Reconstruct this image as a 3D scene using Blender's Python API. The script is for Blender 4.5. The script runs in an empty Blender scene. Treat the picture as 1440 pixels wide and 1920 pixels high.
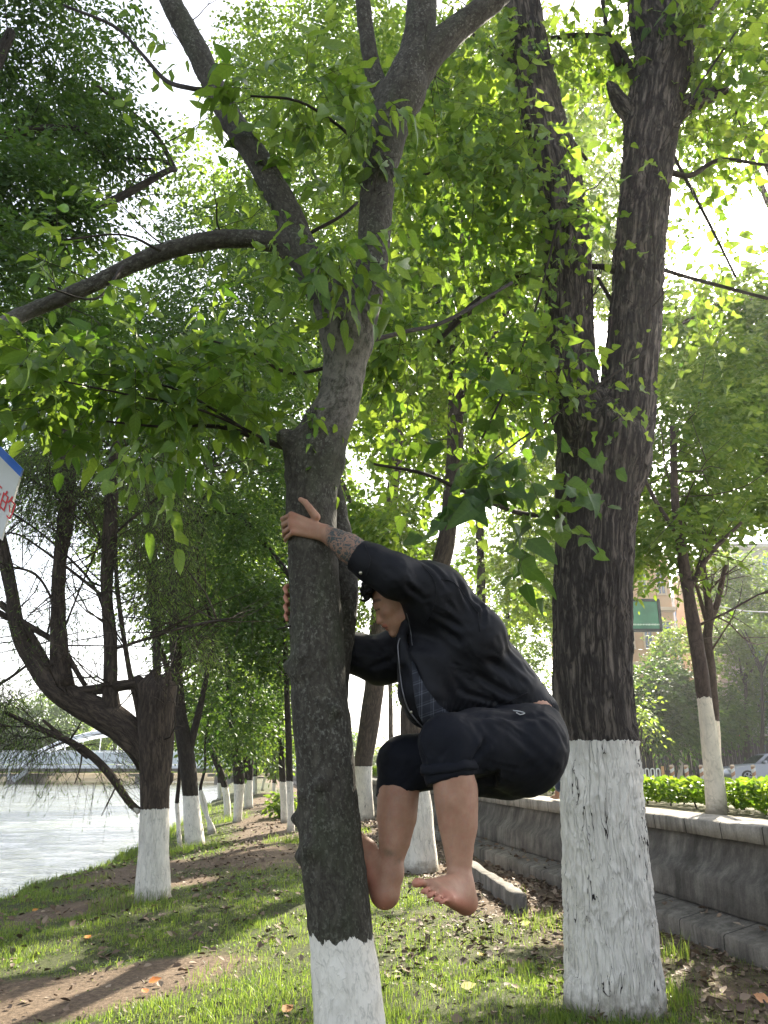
import bpy, math, random
import numpy as np
import openvdb
from mathutils import Vector

R = math.radians
rng = np.random.default_rng(7)
random.seed(7)
scene = bpy.context.scene
C = scene.collection

# ------------------------------------------------------------------ camera, world, sun, exposure
CAM_H = 1.35
PITCH = math.atan(472 / 1442)
cam_d = bpy.data.cameras.new('camera')
cam = bpy.data.objects.new('camera', cam_d)
C.objects.link(cam)
cam.location = (0, 0, CAM_H)
cam.rotation_euler = (R(90) + PITCH, 0, 0)
cam_d.sensor_fit = 'VERTICAL'
cam_d.sensor_height = 24
cam_d.lens = 24 * 1442 / 1920
cam_d.clip_start = 0.05
cam_d.clip_end = 3000
scene.camera = cam

SUN_AZ, SUN_EL = R(27), R(37)
SUN = np.array([math.sin(SUN_AZ) * math.cos(SUN_EL), math.cos(SUN_AZ) * math.cos(SUN_EL), math.sin(SUN_EL)])
world = bpy.data.worlds.new("World")
scene.world = world
world.use_nodes = True
wn = world.node_tree.nodes
sky = wn.new('ShaderNodeTexSky')
sky.sky_type = 'NISHITA'
sky.sun_disc = False
sky.sun_elevation = SUN_EL
sky.sun_rotation = SUN_AZ
sky.air_density = 1.0
sky.dust_density = 2.5
sky.ozone_density = 1.0
hs = wn.new('ShaderNodeHueSaturation')      # thin high haze: a whiter sky
hs.inputs['Saturation'].default_value = 0.5
world.node_tree.links.new(sky.outputs[0], hs.inputs['Color'])
world.node_tree.links.new(hs.outputs[0], wn['Background'].inputs[0])
wn['Background'].inputs[1].default_value = 0.105

sl = bpy.data.lights.new('sun', 'SUN')
sl.energy = 5.0
sl.angle = R(0.5)
sl.color = (1.0, 0.92, 0.76)
so = bpy.data.objects.new('sun', sl)
C.objects.link(so)
so.rotation_euler = Vector(SUN).to_track_quat('Z', 'Y').to_euler()
so.location = (6, 12, 12)

scene.view_settings.view_transform = 'Standard'
scene.view_settings.look = 'None'
scene.view_settings.gamma = 1
scene.view_settings.exposure = 2.05
scene.cycles.use_denoising = True
scene.cycles.max_bounces = 8
scene.cycles.diffuse_bounces = 4
scene.cycles.transmission_bounces = 6
scene.cycles.sample_clamp_indirect = 8.0

# ------------------------------------------------------------------ picture <-> place
CP, SP = math.cos(PITCH), math.sin(PITCH)

def ray(px, py):
    x = (px - 720) / 1442.0
    u = (960 - py) / 1442.0
    return np.array([x, CP - u * SP, SP + u * CP])

def P(px, py, Y):
    r = ray(px, py)
    t = Y / r[1]
    return np.array([r[0] * t, Y, CAM_H + r[2] * t])

def mpp(p):
    """metres per photo pixel at point p"""
    zc = p[1] * CP + (p[2] - CAM_H) * SP
    return zc / 1442.0

WA = R(10.1)          # heading of the wall, left of straight ahead
def sp_of(x, y):      # -> (s along the wall, p to the right of the camera)
    return -x * math.sin(WA) + y * math.cos(WA), x * math.cos(WA) + y * math.sin(WA)

def xy_of(s, p):
    return -s * math.sin(WA) + p * math.cos(WA), s * math.cos(WA) + p * math.sin(WA)

# ------------------------------------------------------------------ noise
def _hash(i, j, k, seed):
    h = (i * 73856093) ^ (j * 19349663) ^ (k * 83492791) ^ (seed * 2654435761)
    h = (h ^ (h >> 13)) * 1274126177
    h = h & 0x7fffffff
    h = (h ^ (h >> 16))
    return (h & 0xffff) / 65535.0

def noise(Pt, seed=0):
    Pt = np.asarray(Pt, dtype=np.float64)
    f = np.floor(Pt)
    i = f.astype(np.int64)
    t = Pt - f
    t = t * t * (3 - 2 * t)
    r = 0
    for a in (0, 1):
        wa = t[..., 0] if a else 1 - t[..., 0]
        for b in (0, 1):
            wb = t[..., 1] if b else 1 - t[..., 1]
            for c in (0, 1):
                wc = t[..., 2] if c else 1 - t[..., 2]
                r = r + wa * wb * wc * _hash(i[..., 0] + a, i[..., 1] + b, i[..., 2] + c, seed)
    return r * 2 - 1

def fbm(Pt, oct=3, seed=0):
    Pt = np.asarray(Pt, dtype=np.float64)
    r, a = 0, 0.5
    for o in range(oct):
        r = r + a * noise(Pt * 2 ** o, seed + o * 17)
        a *= 0.5
    return r

def sstep(a, b, x):
    t = np.clip((x - a) / (b - a), 0, 1)
    return t * t * (3 - 2 * t)

# ------------------------------------------------------------------ mesh helpers
class MB:
    """collects triangles into one mesh"""
    def __init__(self):
        self.V, self.F, self.A, self.n, self.M = [], [], {}, 0, []

    def add(self, V, F, mat=0, **attrs):
        V = np.asarray(V, dtype=np.float32).reshape(-1, 3)
        F = np.asarray(F, dtype=np.int64)
        if F.shape[1] == 4:
            F = np.concatenate([F[:, [0, 1, 2]], F[:, [0, 2, 3]]])
        for k, v in attrs.items():
            v = np.asarray(v, dtype=np.float32)
            if k not in self.A:
                self.A[k] = []
            self.A[k].append((self.n, len(V), v))
        self.V.append(V)
        self.F.append(F + self.n)
        self.M.append(np.full(len(F), mat, dtype=np.int32))
        self.n += len(V)
        return self

    def box(self, c, s, rz=0, mat=0):
        c = np.array(c, float); s = np.array(s, float) / 2
        v = np.array([[x, y, z] for x in (-1, 1) for y in (-1, 1) for z in (-1, 1)], float) * s
        ca, sa = math.cos(rz), math.sin(rz)
        v = np.stack([v[:, 0] * ca - v[:, 1] * sa, v[:, 0] * sa + v[:, 1] * ca, v[:, 2]], 1) + c
        f = [[0, 1, 3, 2], [4, 6, 7, 5], [0, 4, 5, 1], [2, 3, 7, 6], [0, 2, 6, 4], [1, 5, 7, 3]]
        return self.add(v, f, mat)

    def build(self, name, mats, parent=None, smooth=True, origin=None):
        me = bpy.data.meshes.new(name)
        V = np.concatenate(self.V); F = np.concatenate(self.F); M = np.concatenate(self.M)
        if origin is not None:
            V = V - np.asarray(origin, dtype=np.float32)
        me.vertices.add(len(V)); me.vertices.foreach_set('co', V.ravel().astype(np.float32))
        me.loops.add(len(F) * 3); me.loops.foreach_set('vertex_index', F.ravel().astype(np.int32))
        me.polygons.add(len(F))
        me.polygons.foreach_set('loop_start', np.arange(0, len(F) * 3, 3, dtype=np.int32))
        me.polygons.foreach_set('material_index', M)
        me.polygons.foreach_set('use_smooth', np.full(len(F), smooth, dtype=bool))
        for k, items in self.A.items():
            vec = items[0][2].ndim == 2
            arr = np.zeros((len(V), 3) if vec else len(V), dtype=np.float32)
            for s, n, v in items:
                arr[s:s + n] = v
            at = me.attributes.new(k, 'FLOAT_VECTOR' if vec else 'FLOAT', 'POINT')
            at.data.foreach_set('vector' if vec else 'value', arr.ravel())
        for m in (mats if isinstance(mats, (list, tuple)) else [mats]):
            me.materials.append(m)
        me.update()
        o = bpy.data.objects.new(name, me)
        C.objects.link(o)
        if origin is not None and parent is None:
            o.location = tuple(float(q) for q in origin)
        if parent is not None:
            o.parent = parent
        return o

def tag(o, label=None, cat=None, group=None, kind=None):
    if label: o['label'] = label
    if cat: o['category'] = cat
    if group: o['group'] = group
    if kind: o['kind'] = kind
    return o

def empty(name, loc, label, cat, group=None, rz=0):
    o = bpy.data.objects.new(name, None)
    o.empty_display_size = 0.2
    C.objects.link(o)
    o.location = tuple(float(q) for q in loc)
    o.rotation_euler = (0, 0, rz)
    return tag(o, label, cat, group)

def structure(mb, name, mat, smooth=True):
    o = mb.build(name, mat, smooth=smooth)
    o['kind'] = 'structure'
    return o

def resample(pts, rad, step):
    pts = np.asarray(pts, float); rad = np.asarray(rad, float)
    if len(pts) == 2:
        n = max(2, int(np.linalg.norm(pts[1] - pts[0]) / step) + 1)
        t = np.linspace(0, 1, n)[:, None]
        return pts[0] * (1 - t) + pts[1] * t, rad[0] * (1 - t[:, 0]) + rad[1] * t[:, 0]
    q = np.concatenate([[2 * pts[0] - pts[1]], pts, [2 * pts[-1] - pts[-2]]])
    rr = np.concatenate([[rad[0]], rad, [rad[-1]]])
    op, orr = [], []
    for i in range(len(pts) - 1):
        n = max(1, int(np.linalg.norm(pts[i + 1] - pts[i]) / step))
        t = np.arange(n)[:, None] / n
        p0, p1, p2, p3 = q[i], q[i + 1], q[i + 2], q[i + 3]
        op.append(0.5 * (2 * p1 + (p2 - p0) * t + (2 * p0 - 5 * p1 + 4 * p2 - p3) * t ** 2 + (3 * p1 - p0 - 3 * p2 + p3) * t ** 3))
        r1, r2 = rr[i + 1], rr[i + 2]
        orr.append(r1 + (r2 - r1) * sstep(0, 1, t[:, 0]) * 0.5 + (r2 - r1) * t[:, 0] * 0.5)
    op.append(pts[-1:]); orr.append(rad[-1:])
    return np.concatenate(op), np.concatenate(orr)

def frames(p):
    T = np.gradient(p, axis=0)
    T /= np.linalg.norm(T, axis=1)[:, None] + 1e-9
    N = np.zeros_like(T)
    a = np.array([0, 1.0, 0]) if abs(T[0][1]) < 0.8 else np.array([1.0, 0, 0])
    n = a - T[0] * a.dot(T[0])
    N[0] = n / np.linalg.norm(n)
    for i in range(1, len(p)):
        n = N[i - 1] - T[i] * N[i - 1].dot(T[i])
        N[i] = n / (np.linalg.norm(n) + 1e-9)
    return T, N, np.cross(T, N)

def add_tube(mb, pts, rad, sides=10, step=None, amp=0.0, freq=6.0, seed=0, mat=0, wh=None, ft=None):
    """swept tube; wh = height of the whitewash top"""
    if step is None:
        step = max(0.02, float(np.mean(rad)) * 0.9)
    p, r = resample(pts, rad, step)
    T, N, B = frames(p)
    L = np.concatenate([[0], np.cumsum(np.linalg.norm(np.diff(p, axis=0), axis=1))])
    th = np.linspace(0, 2 * np.pi, sides, endpoint=False)
    c, s = np.cos(th), np.sin(th)
    rm = float(np.mean(r))
    bc = np.stack([np.outer(np.ones(len(p)), c) * rm, np.outer(np.ones(len(p)), s) * rm, np.outer(L, np.ones(sides))], -1)
    d = 1.0
    if amp:
        d = 1 + amp * fbm(bc * freq * np.array([1, 1, .35]) + seed * 3.1, 3, seed)[..., None] * 2
    V = p[:, None, :] + (r[:, None, None] * (N[:, None, :] * c[None, :, None] + B[:, None, :] * s[None, :, None])) * d
    n = len(p)
    i = np.arange(n - 1)[:, None] * sides
    j = np.arange(sides)[None, :]
    j2 = (j + 1) % sides
    F = np.stack([i + j, i + j2, i + sides + j2, i + sides + j], -1).reshape(-1, 4)
    V = V.reshape(-1, 3)
    # cap both ends
    V = np.concatenate([V, p[:1], p[-1:]])
    a0, a1 = len(V) - 2, len(V) - 1
    jj = np.arange(sides); jj2 = (jj + 1) % sides
    capF = np.concatenate([np.stack([jj2, jj, np.full(sides, a0)], 1), np.stack([(n - 1) * sides + jj, (n - 1) * sides + jj2, np.full(sides, a1)], 1)])
    F = np.concatenate([F[:, [0, 1, 2]], F[:, [0, 2, 3]], capF])
    bcf = np.concatenate([bc.reshape(-1, 3), [[0, 0, 0]], [[0, 0, L[-1]]]]) + seed * 1.7
    at = {'bc': bcf}
    at['wh'] = (V[:, 2] - wh) if wh is not None else np.full(len(V), 5.0)
    at['ft'] = (V[:, 2] - ft) if ft is not None else np.full(len(V), 5.0)
    mb.add(V, F, mat, **at)

# ------------------------------------------------------------------ signed distance modelling (smooth organic shapes)
class SDF:
    def __init__(self, lo, hi, h):
        self.lo = np.array(lo, float); self.h = h
        self.n = np.ceil((np.array(hi, float) - self.lo) / h).astype(int) + 1
        self.f = np.full(self.n, 4 * h + 0.05, dtype=np.float32)
        self.big = 4 * h + 0.05

    def _sl(self, lo, hi):
        a = np.clip(np.floor((lo - self.lo) / self.h).astype(int), 0, self.n - 1)
        b = np.clip(np.ceil((hi - self.lo) / self.h).astype(int) + 1, 1, self.n)
        ax = [self.lo[i] + np.arange(a[i], b[i]) * self.h for i in range(3)]
        G = np.stack(np.meshgrid(*ax, indexing='ij'), -1)
        return tuple(slice(a[i], b[i]) for i in range(3)), G

    def _merge(self, sl, d, k, sub=False):
        f = self.f[sl]
        if sub:
            d = -d
            if k <= 0:
                self.f[sl] = np.maximum(f, d); return
            h = np.clip(.5 - .5 * (d - f) / k, 0, 1)
            # smooth max
            self.f[sl] = -( np.where(True, (-f) * h + (-d) * (1 - h) - k * h * (1 - h), 0))
            return
        if k <= 0:
            self.f[sl] = np.minimum(f, d); return
        h = np.clip(.5 + .5 * (f - d) / k, 0, 1)
        self.f[sl] = f * (1 - h) + d * h - k * h * (1 - h)

    def cone(self, a, b, ra, rb, k=0.02, flat=None, sub=False):
        """tapered capsule; flat=(direction, factor) squashes across a direction"""
        a = np.asarray(a, float); b = np.asarray(b, float)
        m = max(ra, rb) * (max(1, 1 / flat[1]) if flat else 1) + k + 2 * self.h
        sl, G = self._sl(np.minimum(a, b) - m, np.maximum(a, b) + m)
        ab = b - a
        L2 = ab.dot(ab) + 1e-12
        t = np.clip(((G - a) @ ab) / L2, 0, 1)
        q = G - a - t[..., None] * ab
        if flat:
            fd = np.asarray(flat[0], float); fd = fd / np.linalg.norm(fd)
            c = q @ fd
            q = q + (c * (flat[1] - 1))[..., None] * fd
        d = np.sqrt((q * q).sum(-1)) - (ra + (rb - ra) * t)
        self._merge(sl, d, k, sub)

    def chain(self, pts, rad, k=0.02, flat=None):
        """tapered limb through several points, united sharply along itself and softly with the rest"""
        pts = [np.asarray(p, float) for p in pts]
        m = max(rad) * (max(1, 1 / flat[1]) if flat else 1) + k + 2 * self.h
        sl, G = self._sl(np.min(pts, 0) - m, np.max(pts, 0) + m)
        D = None
        for a, b, ra, rb in zip(pts[:-1], pts[1:], rad[:-1], rad[1:]):
            ab = b - a
            t = np.clip(((G - a) @ ab) / (ab.dot(ab) + 1e-12), 0, 1)
            q = G - a - t[..., None] * ab
            if flat:
                fd = np.asarray(flat[0], float); fd = fd / np.linalg.norm(fd)
                q = q + ((q @ fd) * (flat[1] - 1))[..., None] * fd
            d = np.sqrt((q * q).sum(-1)) - (ra + (rb - ra) * t)
            D = d if D is None else np.minimum(D, d)
        self._merge(sl, D, k)

    def ell(self, c, ax, rad, k=0.02, sub=False):
        """ellipsoid: ax = 3 axis vectors, rad = 3 radii"""
        c = np.asarray(c, float); ax = np.asarray(ax, float); rad = np.asarray(rad, float)
        m = rad.max() + k + 2 * self.h
        sl, G = self._sl(c - m, c + m)
        q = (G - c) @ ax.T
        k0 = np.sqrt(((q / rad) ** 2).sum(-1)); k1 = np.sqrt(((q / rad ** 2) ** 2).sum(-1)) + 1e-6
        d = k0 * (k0 - 1) / k1
        self._merge(sl, d, k, sub)

    def cut(self, point, normal, lo, hi, k=0.0):
        """remove everything on the normal side of a plane within a box"""
        sl, G = self._sl(np.asarray(lo, float), np.asarray(hi, float))
        nrm = np.asarray(normal, float); nrm = nrm / np.linalg.norm(nrm)
        d = (G - np.asarray(point, float)) @ nrm
        self.f[sl] = np.maximum(self.f[sl], d)

    def mesh(self):
        f = np.clip(self.f, -self.big, self.big).astype(np.float32)
        # close at the box faces
        for ax in range(3):
            s0 = [slice(None)] * 3; s0[ax] = 0; f[tuple(s0)] = self.big
            s0[ax] = -1; f[tuple(s0)] = self.big
        g = openvdb.FloatGrid(self.big)
        g.copyFromArray(f)
        pts, quads = g.convertToQuads(0.0)
        V = pts.astype(np.float64) * self.h + self.lo
        F = quads.astype(np.int64)[:, ::-1]
        return V, F

def vnormals(V, F):
    T = np.concatenate([F[:, [0, 1, 2]], F[:, [0, 2, 3]]]) if F.shape[1] == 4 else F
    n = np.cross(V[T[:, 1]] - V[T[:, 0]], V[T[:, 2]] - V[T[:, 0]])
    N = np.zeros_like(V)
    for i in range(3):
        np.add.at(N, T[:, i], n)
    return N / (np.linalg.norm(N, axis=1)[:, None] + 1e-12)

# ------------------------------------------------------------------ materials
def newmat(name):
    m = bpy.data.materials.new(name)
    m.use_nodes = True
    nt = m.node_tree
    b = nt.nodes['Principled BSDF']
    return m, nt, b

def nd(nt, t, **kw):
    n = nt.nodes.new(t)
    for k, v in kw.items():
        if k.startswith('i_'):
            key = k[2:]
            n.inputs[int(key) if key.isdigit() else key].default_value = v
        else:
            setattr(n, k, v)
    return n

def ramp(nt, src, stops, interp='LINEAR'):
    n = nt.nodes.new('ShaderNodeValToRGB')
    n.color_ramp.interpolation = interp
    el = n.color_ramp.elements
    while len(el) > 1: el.remove(el[-1])
    el[0].position = stops[0][0]; el[0].color = (*stops[0][1], 1)
    for p, c in stops[1:]:
        e = el.new(p); e.color = (*c, 1)
    nt.links.new(src, n.inputs[0])
    return n.outputs[0]

def mixc(nt, fac, a, b, mode='MIX'):
    n = nt.nodes.new('ShaderNodeMix'); n.data_type = 'RGBA'; n.blend_type = mode
    for s, v in ((0, fac), (6, a), (7, b)):
        if isinstance(v, (int, float)): n.inputs[s].default_value = v
        elif isinstance(v, tuple): n.inputs[s].default_value = (*v, 1)
        else: nt.links.new(v, n.inputs[s])
    return n.outputs[2]

def mth(nt, op, a, b=None, c=None):
    n = nt.nodes.new('ShaderNodeMath'); n.operation = op
    for i, v in enumerate((a, b, c)):
        if v is None: continue
        if isinstance(v, (int, float)): n.inputs[i].default_value = v
        else: nt.links.new(v, n.inputs[i])
    return n.outputs[0]

def coords(nt, attr=None, scale=(1, 1, 1), rot=(0, 0, 0)):
    if attr:
        s = nd(nt, 'ShaderNodeAttribute', attribute_name=attr).outputs['Vector']
    else:
        s = nt.nodes.new('ShaderNodeTexCoord').outputs['Object']
    m = nt.nodes.new('ShaderNodeMapping')
    m.inputs['Scale'].default_value = scale
    m.inputs['Rotation'].default_value = rot
    nt.links.new(s, m.inputs[0])
    return m.outputs[0]

def ntex(nt, vec, scale, detail=4, rough=0.6, dist=0.0):
    n = nd(nt, 'ShaderNodeTexNoise')
    n.inputs['Scale'].default_value = scale; n.inputs['Detail'].default_value = detail
    n.inputs['Roughness'].default_value = rough; n.inputs['Distortion'].default_value = dist
    nt.links.new(vec, n.inputs['Vector'])
    return n.outputs['Fac']

def vtex(nt, vec, scale, feature='F1', out='Distance'):
    n = nd(nt, 'ShaderNodeTexVoronoi'); n.feature = feature
    n.inputs['Scale'].default_value = scale
    nt.links.new(vec, n.inputs['Vector'])
    return n.outputs[out]

def bump(nt, b, h, strength=0.5, dist=0.01):
    n = nd(nt, 'ShaderNodeBump'); n.inputs['Strength'].default_value = strength; n.inputs['Distance'].default_value = dist
    nt.links.new(h, n.inputs['Height']); nt.links.new(n.outputs[0], b.inputs['Normal'])
    return n

def plain(name, col, rough=0.6, metal=0.0, var=0.15, scale=20, bmp=0.0, spec=0.5):
    m, nt, b = newmat(name)
    v = ntex(nt, coords(nt), scale, 3)
    lo = tuple(max(0, c * (1 - var)) for c in col); hi = tuple(min(1, c * (1 + var)) for c in col)
    nt.links.new(ramp(nt, v, [(0.3, lo), (0.7, hi)]), b.inputs['Base Color'])
    b.inputs['Roughness'].default_value = rough
    b.inputs['Metallic'].default_value = metal
    b.inputs['Specular IOR Level'].default_value = spec
    if bmp: bump(nt, b, v, bmp)
    return m

def bark_mat(name, c0, c1, c2, ridge=24, stretch=0.16, bstr=0.9, bdist=0.02, speck=0.0, wash=(0.84, 0.79, 0.70), chip=0.30, crk=-0.006, wjag=.09):
    """bark in limb coordinates; whitewash below the height in attribute wh"""
    m, nt, b = newmat(name)
    v = coords(nt, 'bc', (1, 1, stretch))
    # wander the furrows a little
    wob = nd(nt, 'ShaderNodeTexNoise'); wob.inputs['Scale'].default_value = 5; nt.links.new(coords(nt, 'bc'), wob.inputs['Vector'])
    va = nt.nodes.new('ShaderNodeVectorMath'); va.operation = 'MULTIPLY_ADD'
    nt.links.new(wob.outputs['Color'], va.inputs[0]); va.inputs[1].default_value = (.035, .035, .02); nt.links.new(v, va.inputs[2])
    v = va.outputs[0]
    n1 = ntex(nt, v, ridge, 6, 0.68, 0.5)
    ra = ntex(nt, v, ridge * 0.55, 3, 0.55, 0.3)
    rb = ntex(nt, v, ridge * 1.1, 2, 0.5, 0.6)
    ve = mth(nt, 'MINIMUM', mth(nt, 'ABSOLUTE', mth(nt, 'SUBTRACT', ra, .5)), mth(nt, 'ADD', mth(nt, 'ABSOLUTE', mth(nt, 'SUBTRACT', rb, .47)), .012))
    fur = ramp(nt, ve, [(0.0, (0, 0, 0)), (0.035, (.55, .55, .55)), (0.11, (1, 1, 1))])
    fine = ntex(nt, coords(nt, 'bc', (1, 1, .5)), 130, 3, 0.7)
    hgt = mth(nt, 'ADD', mth(nt, 'MULTIPLY', n1, 0.6), mth(nt, 'ADD', mth(nt, 'MULTIPLY', fur, 0.30), mth(nt, 'MULTIPLY', fine, .12)))
    col = ramp(nt, hgt, [(0.30, c0), (0.52, c1), (0.80, c2)])
    big = ntex(nt, coords(nt, 'bc', (1, 1, .5)), 3.5, 4)
    col = mixc(nt, mth(nt, 'MULTIPLY', big, 0.7), col, c1)
    if speck:
        sp = ntex(nt, coords(nt, 'bc', (1, 1, .8)), 85, 3, 0.7)
        pt = ntex(nt, coords(nt, 'bc', (1, 1, .6)), 7, 3, 0.6)
        s = mth(nt, 'MULTIPLY', ramp(nt, sp, [(0.52, (0, 0, 0)), (0.66, (1, 1, 1))]), ramp(nt, pt, [(0.4, (.25, .25, .25)), (0.62, (1, 1, 1))]))
        col = mixc(nt, mth(nt, 'MULTIPLY', s, speck), col, (0.24, 0.24, 0.20))
        mo = ramp(nt, ntex(nt, coords(nt, 'bc', (1, 1, .4)), 5, 4), [(.5, (0, 0, 0)), (.66, (1, 1, 1))])
        col = mixc(nt, mth(nt, 'MULTIPLY', mo, .4), col, (0.05, 0.065, 0.03))
    w = nd(nt, 'ShaderNodeAttribute', attribute_name='wh').outputs['Fac']
    wnz = ntex(nt, coords(nt, 'bc', (1, 1, .18)), 26, 4, 0.7)
    edge = mth(nt, 'ADD', w, mth(nt, 'MULTIPLY', mth(nt, 'SUBTRACT', wnz, 0.5), wjag))
    mask = mth(nt, 'LESS_THAN', edge, 0.0)
    cn = ntex(nt, coords(nt, 'bc', (1, 1, .3)), 11, 3, .6)
    crack = mth(nt, 'GREATER_THAN', mth(nt, 'ADD', ve, mth(nt, 'MULTIPLY', cn, -.075)), crk - .038)
    chips = mth(nt, 'GREATER_THAN', ntex(nt, coords(nt, 'bc', (1, 1, .3)), 34, 5, 0.75), chip)
    mask = mth(nt, 'MULTIPLY', mask, mth(nt, 'MULTIPLY', crack, chips))
    wcol = ramp(nt, ntex(nt, coords(nt, 'bc', (1, 1, .5)), 9, 5, .7), [(0.3, tuple(c * 0.8 for c in wash)), (0.6, wash)])
    wcol = mixc(nt, ramp(nt, hgt, [(.3, (.75, .75, .75)), (.5, (0, 0, 0))]), wcol, tuple(c * .55 for c in wash))
    ft = nd(nt, 'ShaderNodeAttribute', attribute_name='ft').outputs['Fac']
    mud = ramp(nt, mth(nt, 'ADD', ft, mth(nt, 'MULTIPLY', mth(nt, 'SUBTRACT', ntex(nt, coords(nt, 'bc'), 9, 5, .7), .5), .35)), [(.02, (.8, .8, .8)), (.16, (0, 0, 0))])
    wcol = mixc(nt, mud, wcol, (.16, .13, .09))
    drt = ramp(nt, ntex(nt, coords(nt, 'bc', (1, 1, .12)), 16, 4, .7), [(.52, (0, 0, 0)), (.75, (.45, .45, .45))])
    wcol = mixc(nt, drt, wcol, (.36, .33, .27))
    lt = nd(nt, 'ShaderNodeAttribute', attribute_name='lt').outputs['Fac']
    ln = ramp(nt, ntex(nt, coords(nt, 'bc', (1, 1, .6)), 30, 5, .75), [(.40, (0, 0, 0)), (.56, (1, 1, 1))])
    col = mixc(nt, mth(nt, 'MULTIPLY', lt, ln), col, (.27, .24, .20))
    col = mixc(nt, mask, col, wcol)
    nt.links.new(col, b.inputs['Base Color'])
    b.inputs['Roughness'].default_value = 0.9
    b.inputs['Specular IOR Level'].default_value = 0.25
    bump(nt, b, hgt, bstr, bdist)
    return m

def leaf_mat(name, c_lo, c_hi, t_lo, t_hi, trans=0.45, rough=0.45):
    m, nt, b = newmat(name)
    lv = nd(nt, 'ShaderNodeAttribute', attribute_name='lv').outputs['Fac']
    lu = nd(nt, 'ShaderNodeAttribute', attribute_name='lu').outputs['Fac']
    rib = ramp(nt, lu, [(0.0, (1, 1, 1)), (0.16, (0, 0, 0))])
    ca = mixc(nt, lv, c_lo, c_hi)
    ca = mixc(nt, mth(nt, 'MULTIPLY', rib, 0.35), ca, tuple(min(1, c * 2.0) for c in c_hi))
    lt = nd(nt, 'ShaderNodeAttribute', attribute_name='la').outputs['Fac']
    vf = mth(nt, 'FRACT', mth(nt, 'SUBTRACT', mth(nt, 'MULTIPLY', lt, 7.0), mth(nt, 'MULTIPLY', lu, 1.3)))
    vl = mth(nt, 'LESS_THAN', vf, 0.16)
    old = ramp(nt, lv, [(.955, (0, 0, 0)), (.97, (1, 1, 1))])
    ca = mixc(nt, mth(nt, 'MULTIPLY', vl, .16), ca, tuple(c * .55 for c in c_lo))
    ca = mixc(nt, mth(nt, 'MULTIPLY', old, .7), ca, (.20, .17, .03))
    ta = mixc(nt, lv, t_lo, t_hi)
    ta = mixc(nt, mth(nt, 'MULTIPLY', vl, .35), ta, t_lo)
    nt.links.new(ca, b.inputs['Base Color'])
    b.inputs['Roughness'].default_value = rough
    b.inputs['Specular IOR Level'].default_value = 0.35
    tr = nd(nt, 'ShaderNodeBsdfTranslucent')
    nt.links.new(ta, tr.inputs[0])
    mx = nd(nt, 'ShaderNodeMixShader'); mx.inputs[0].default_value = trans
    nt.links.new(b.outputs[0], mx.inputs[1]); nt.links.new(tr.outputs[0], mx.inputs[2])
    nt.links.new(mx.outputs[0], nt.nodes['Material Output'].inputs[0])
    return m

BARK_A = bark_mat('smooth_bark', (0.019, 0.016, 0.012), (0.050, 0.044, 0.034), (0.10, 0.090, 0.070), ridge=38, stretch=0.5, bstr=0.7, bdist=0.008, speck=0.55, chip=.28, crk=-.03, wjag=.10)
BARK_B = bark_mat('furrowed_bark', (0.011, 0.009, 0.008), (0.044, 0.036, 0.031), (0.29, 0.24, 0.195), ridge=30, stretch=0.13, bstr=1.0, bdist=0.028, chip=.315, crk=.001, wjag=.05)
BARK_C = bark_mat('willow_bark', (0.014, 0.011, 0.009), (0.058, 0.044, 0.034), (0.17, 0.13, 0.098), ridge=26, stretch=0.2, bstr=1.0, bdist=0.02)
BARK_D = bark_mat('dark_bark', (0.012, 0.010, 0.009), (0.035, 0.028, 0.022), (0.085, 0.068, 0.052), ridge=30, stretch=0.25, bstr=0.8, bdist=0.012)
BARK_T = bark_mat('street_bark', (0.03, 0.022, 0.018), (0.075, 0.055, 0.045), (0.14, 0.105, 0.085), ridge=20, stretch=0.4, bstr=0.5, bdist=0.008, wash=(0.70, 0.62, 0.50), chip=.2, crk=-.02)
TWIG = plain('twig_bark', (0.045, 0.036, 0.026), 0.9, var=0.3)

# leaves
LEAF_OVATE = leaf_mat('ovate_leaf', (0.036, 0.082, 0.014), (0.10, 0.175, 0.032), (0.10, 0.23, 0.018), (0.42, 0.56, 0.06), 0.45, 0.36)
LEAF_HEART = leaf_mat('heart_leaf', (0.040, 0.092, 0.016), (0.11, 0.19, 0.036), (0.11, 0.25, 0.02), (0.50, 0.64, 0.065), 0.46, 0.40)
LEAF_DARK = leaf_mat('dark_leaf', (0.020, 0.050, 0.013), (0.055, 0.105, 0.024), (0.06, 0.16, 0.015), (0.24, 0.38, 0.04), 0.33, 0.5)
LEAF_MID = leaf_mat('mid_leaf', (0.032, 0.078, 0.016), (0.09, 0.155, 0.032), (0.12, 0.26, 0.02), (0.46, 0.60, 0.06), 0.40, 0.5)
LEAF_YELLOW = leaf_mat('yellow_green_leaf', (0.050, 0.095, 0.016), (0.14, 0.20, 0.034), (0.12, 0.24, 0.02), (0.48, 0.60, 0.065), 0.42, 0.5)
LEAF_WILLOW = leaf_mat('willow_leaf', (0.040, 0.075, 0.022), (0.10, 0.15, 0.045), (0.14, 0.25, 0.04), (0.36, 0.50, 0.08), 0.45, 0.5)
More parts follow.
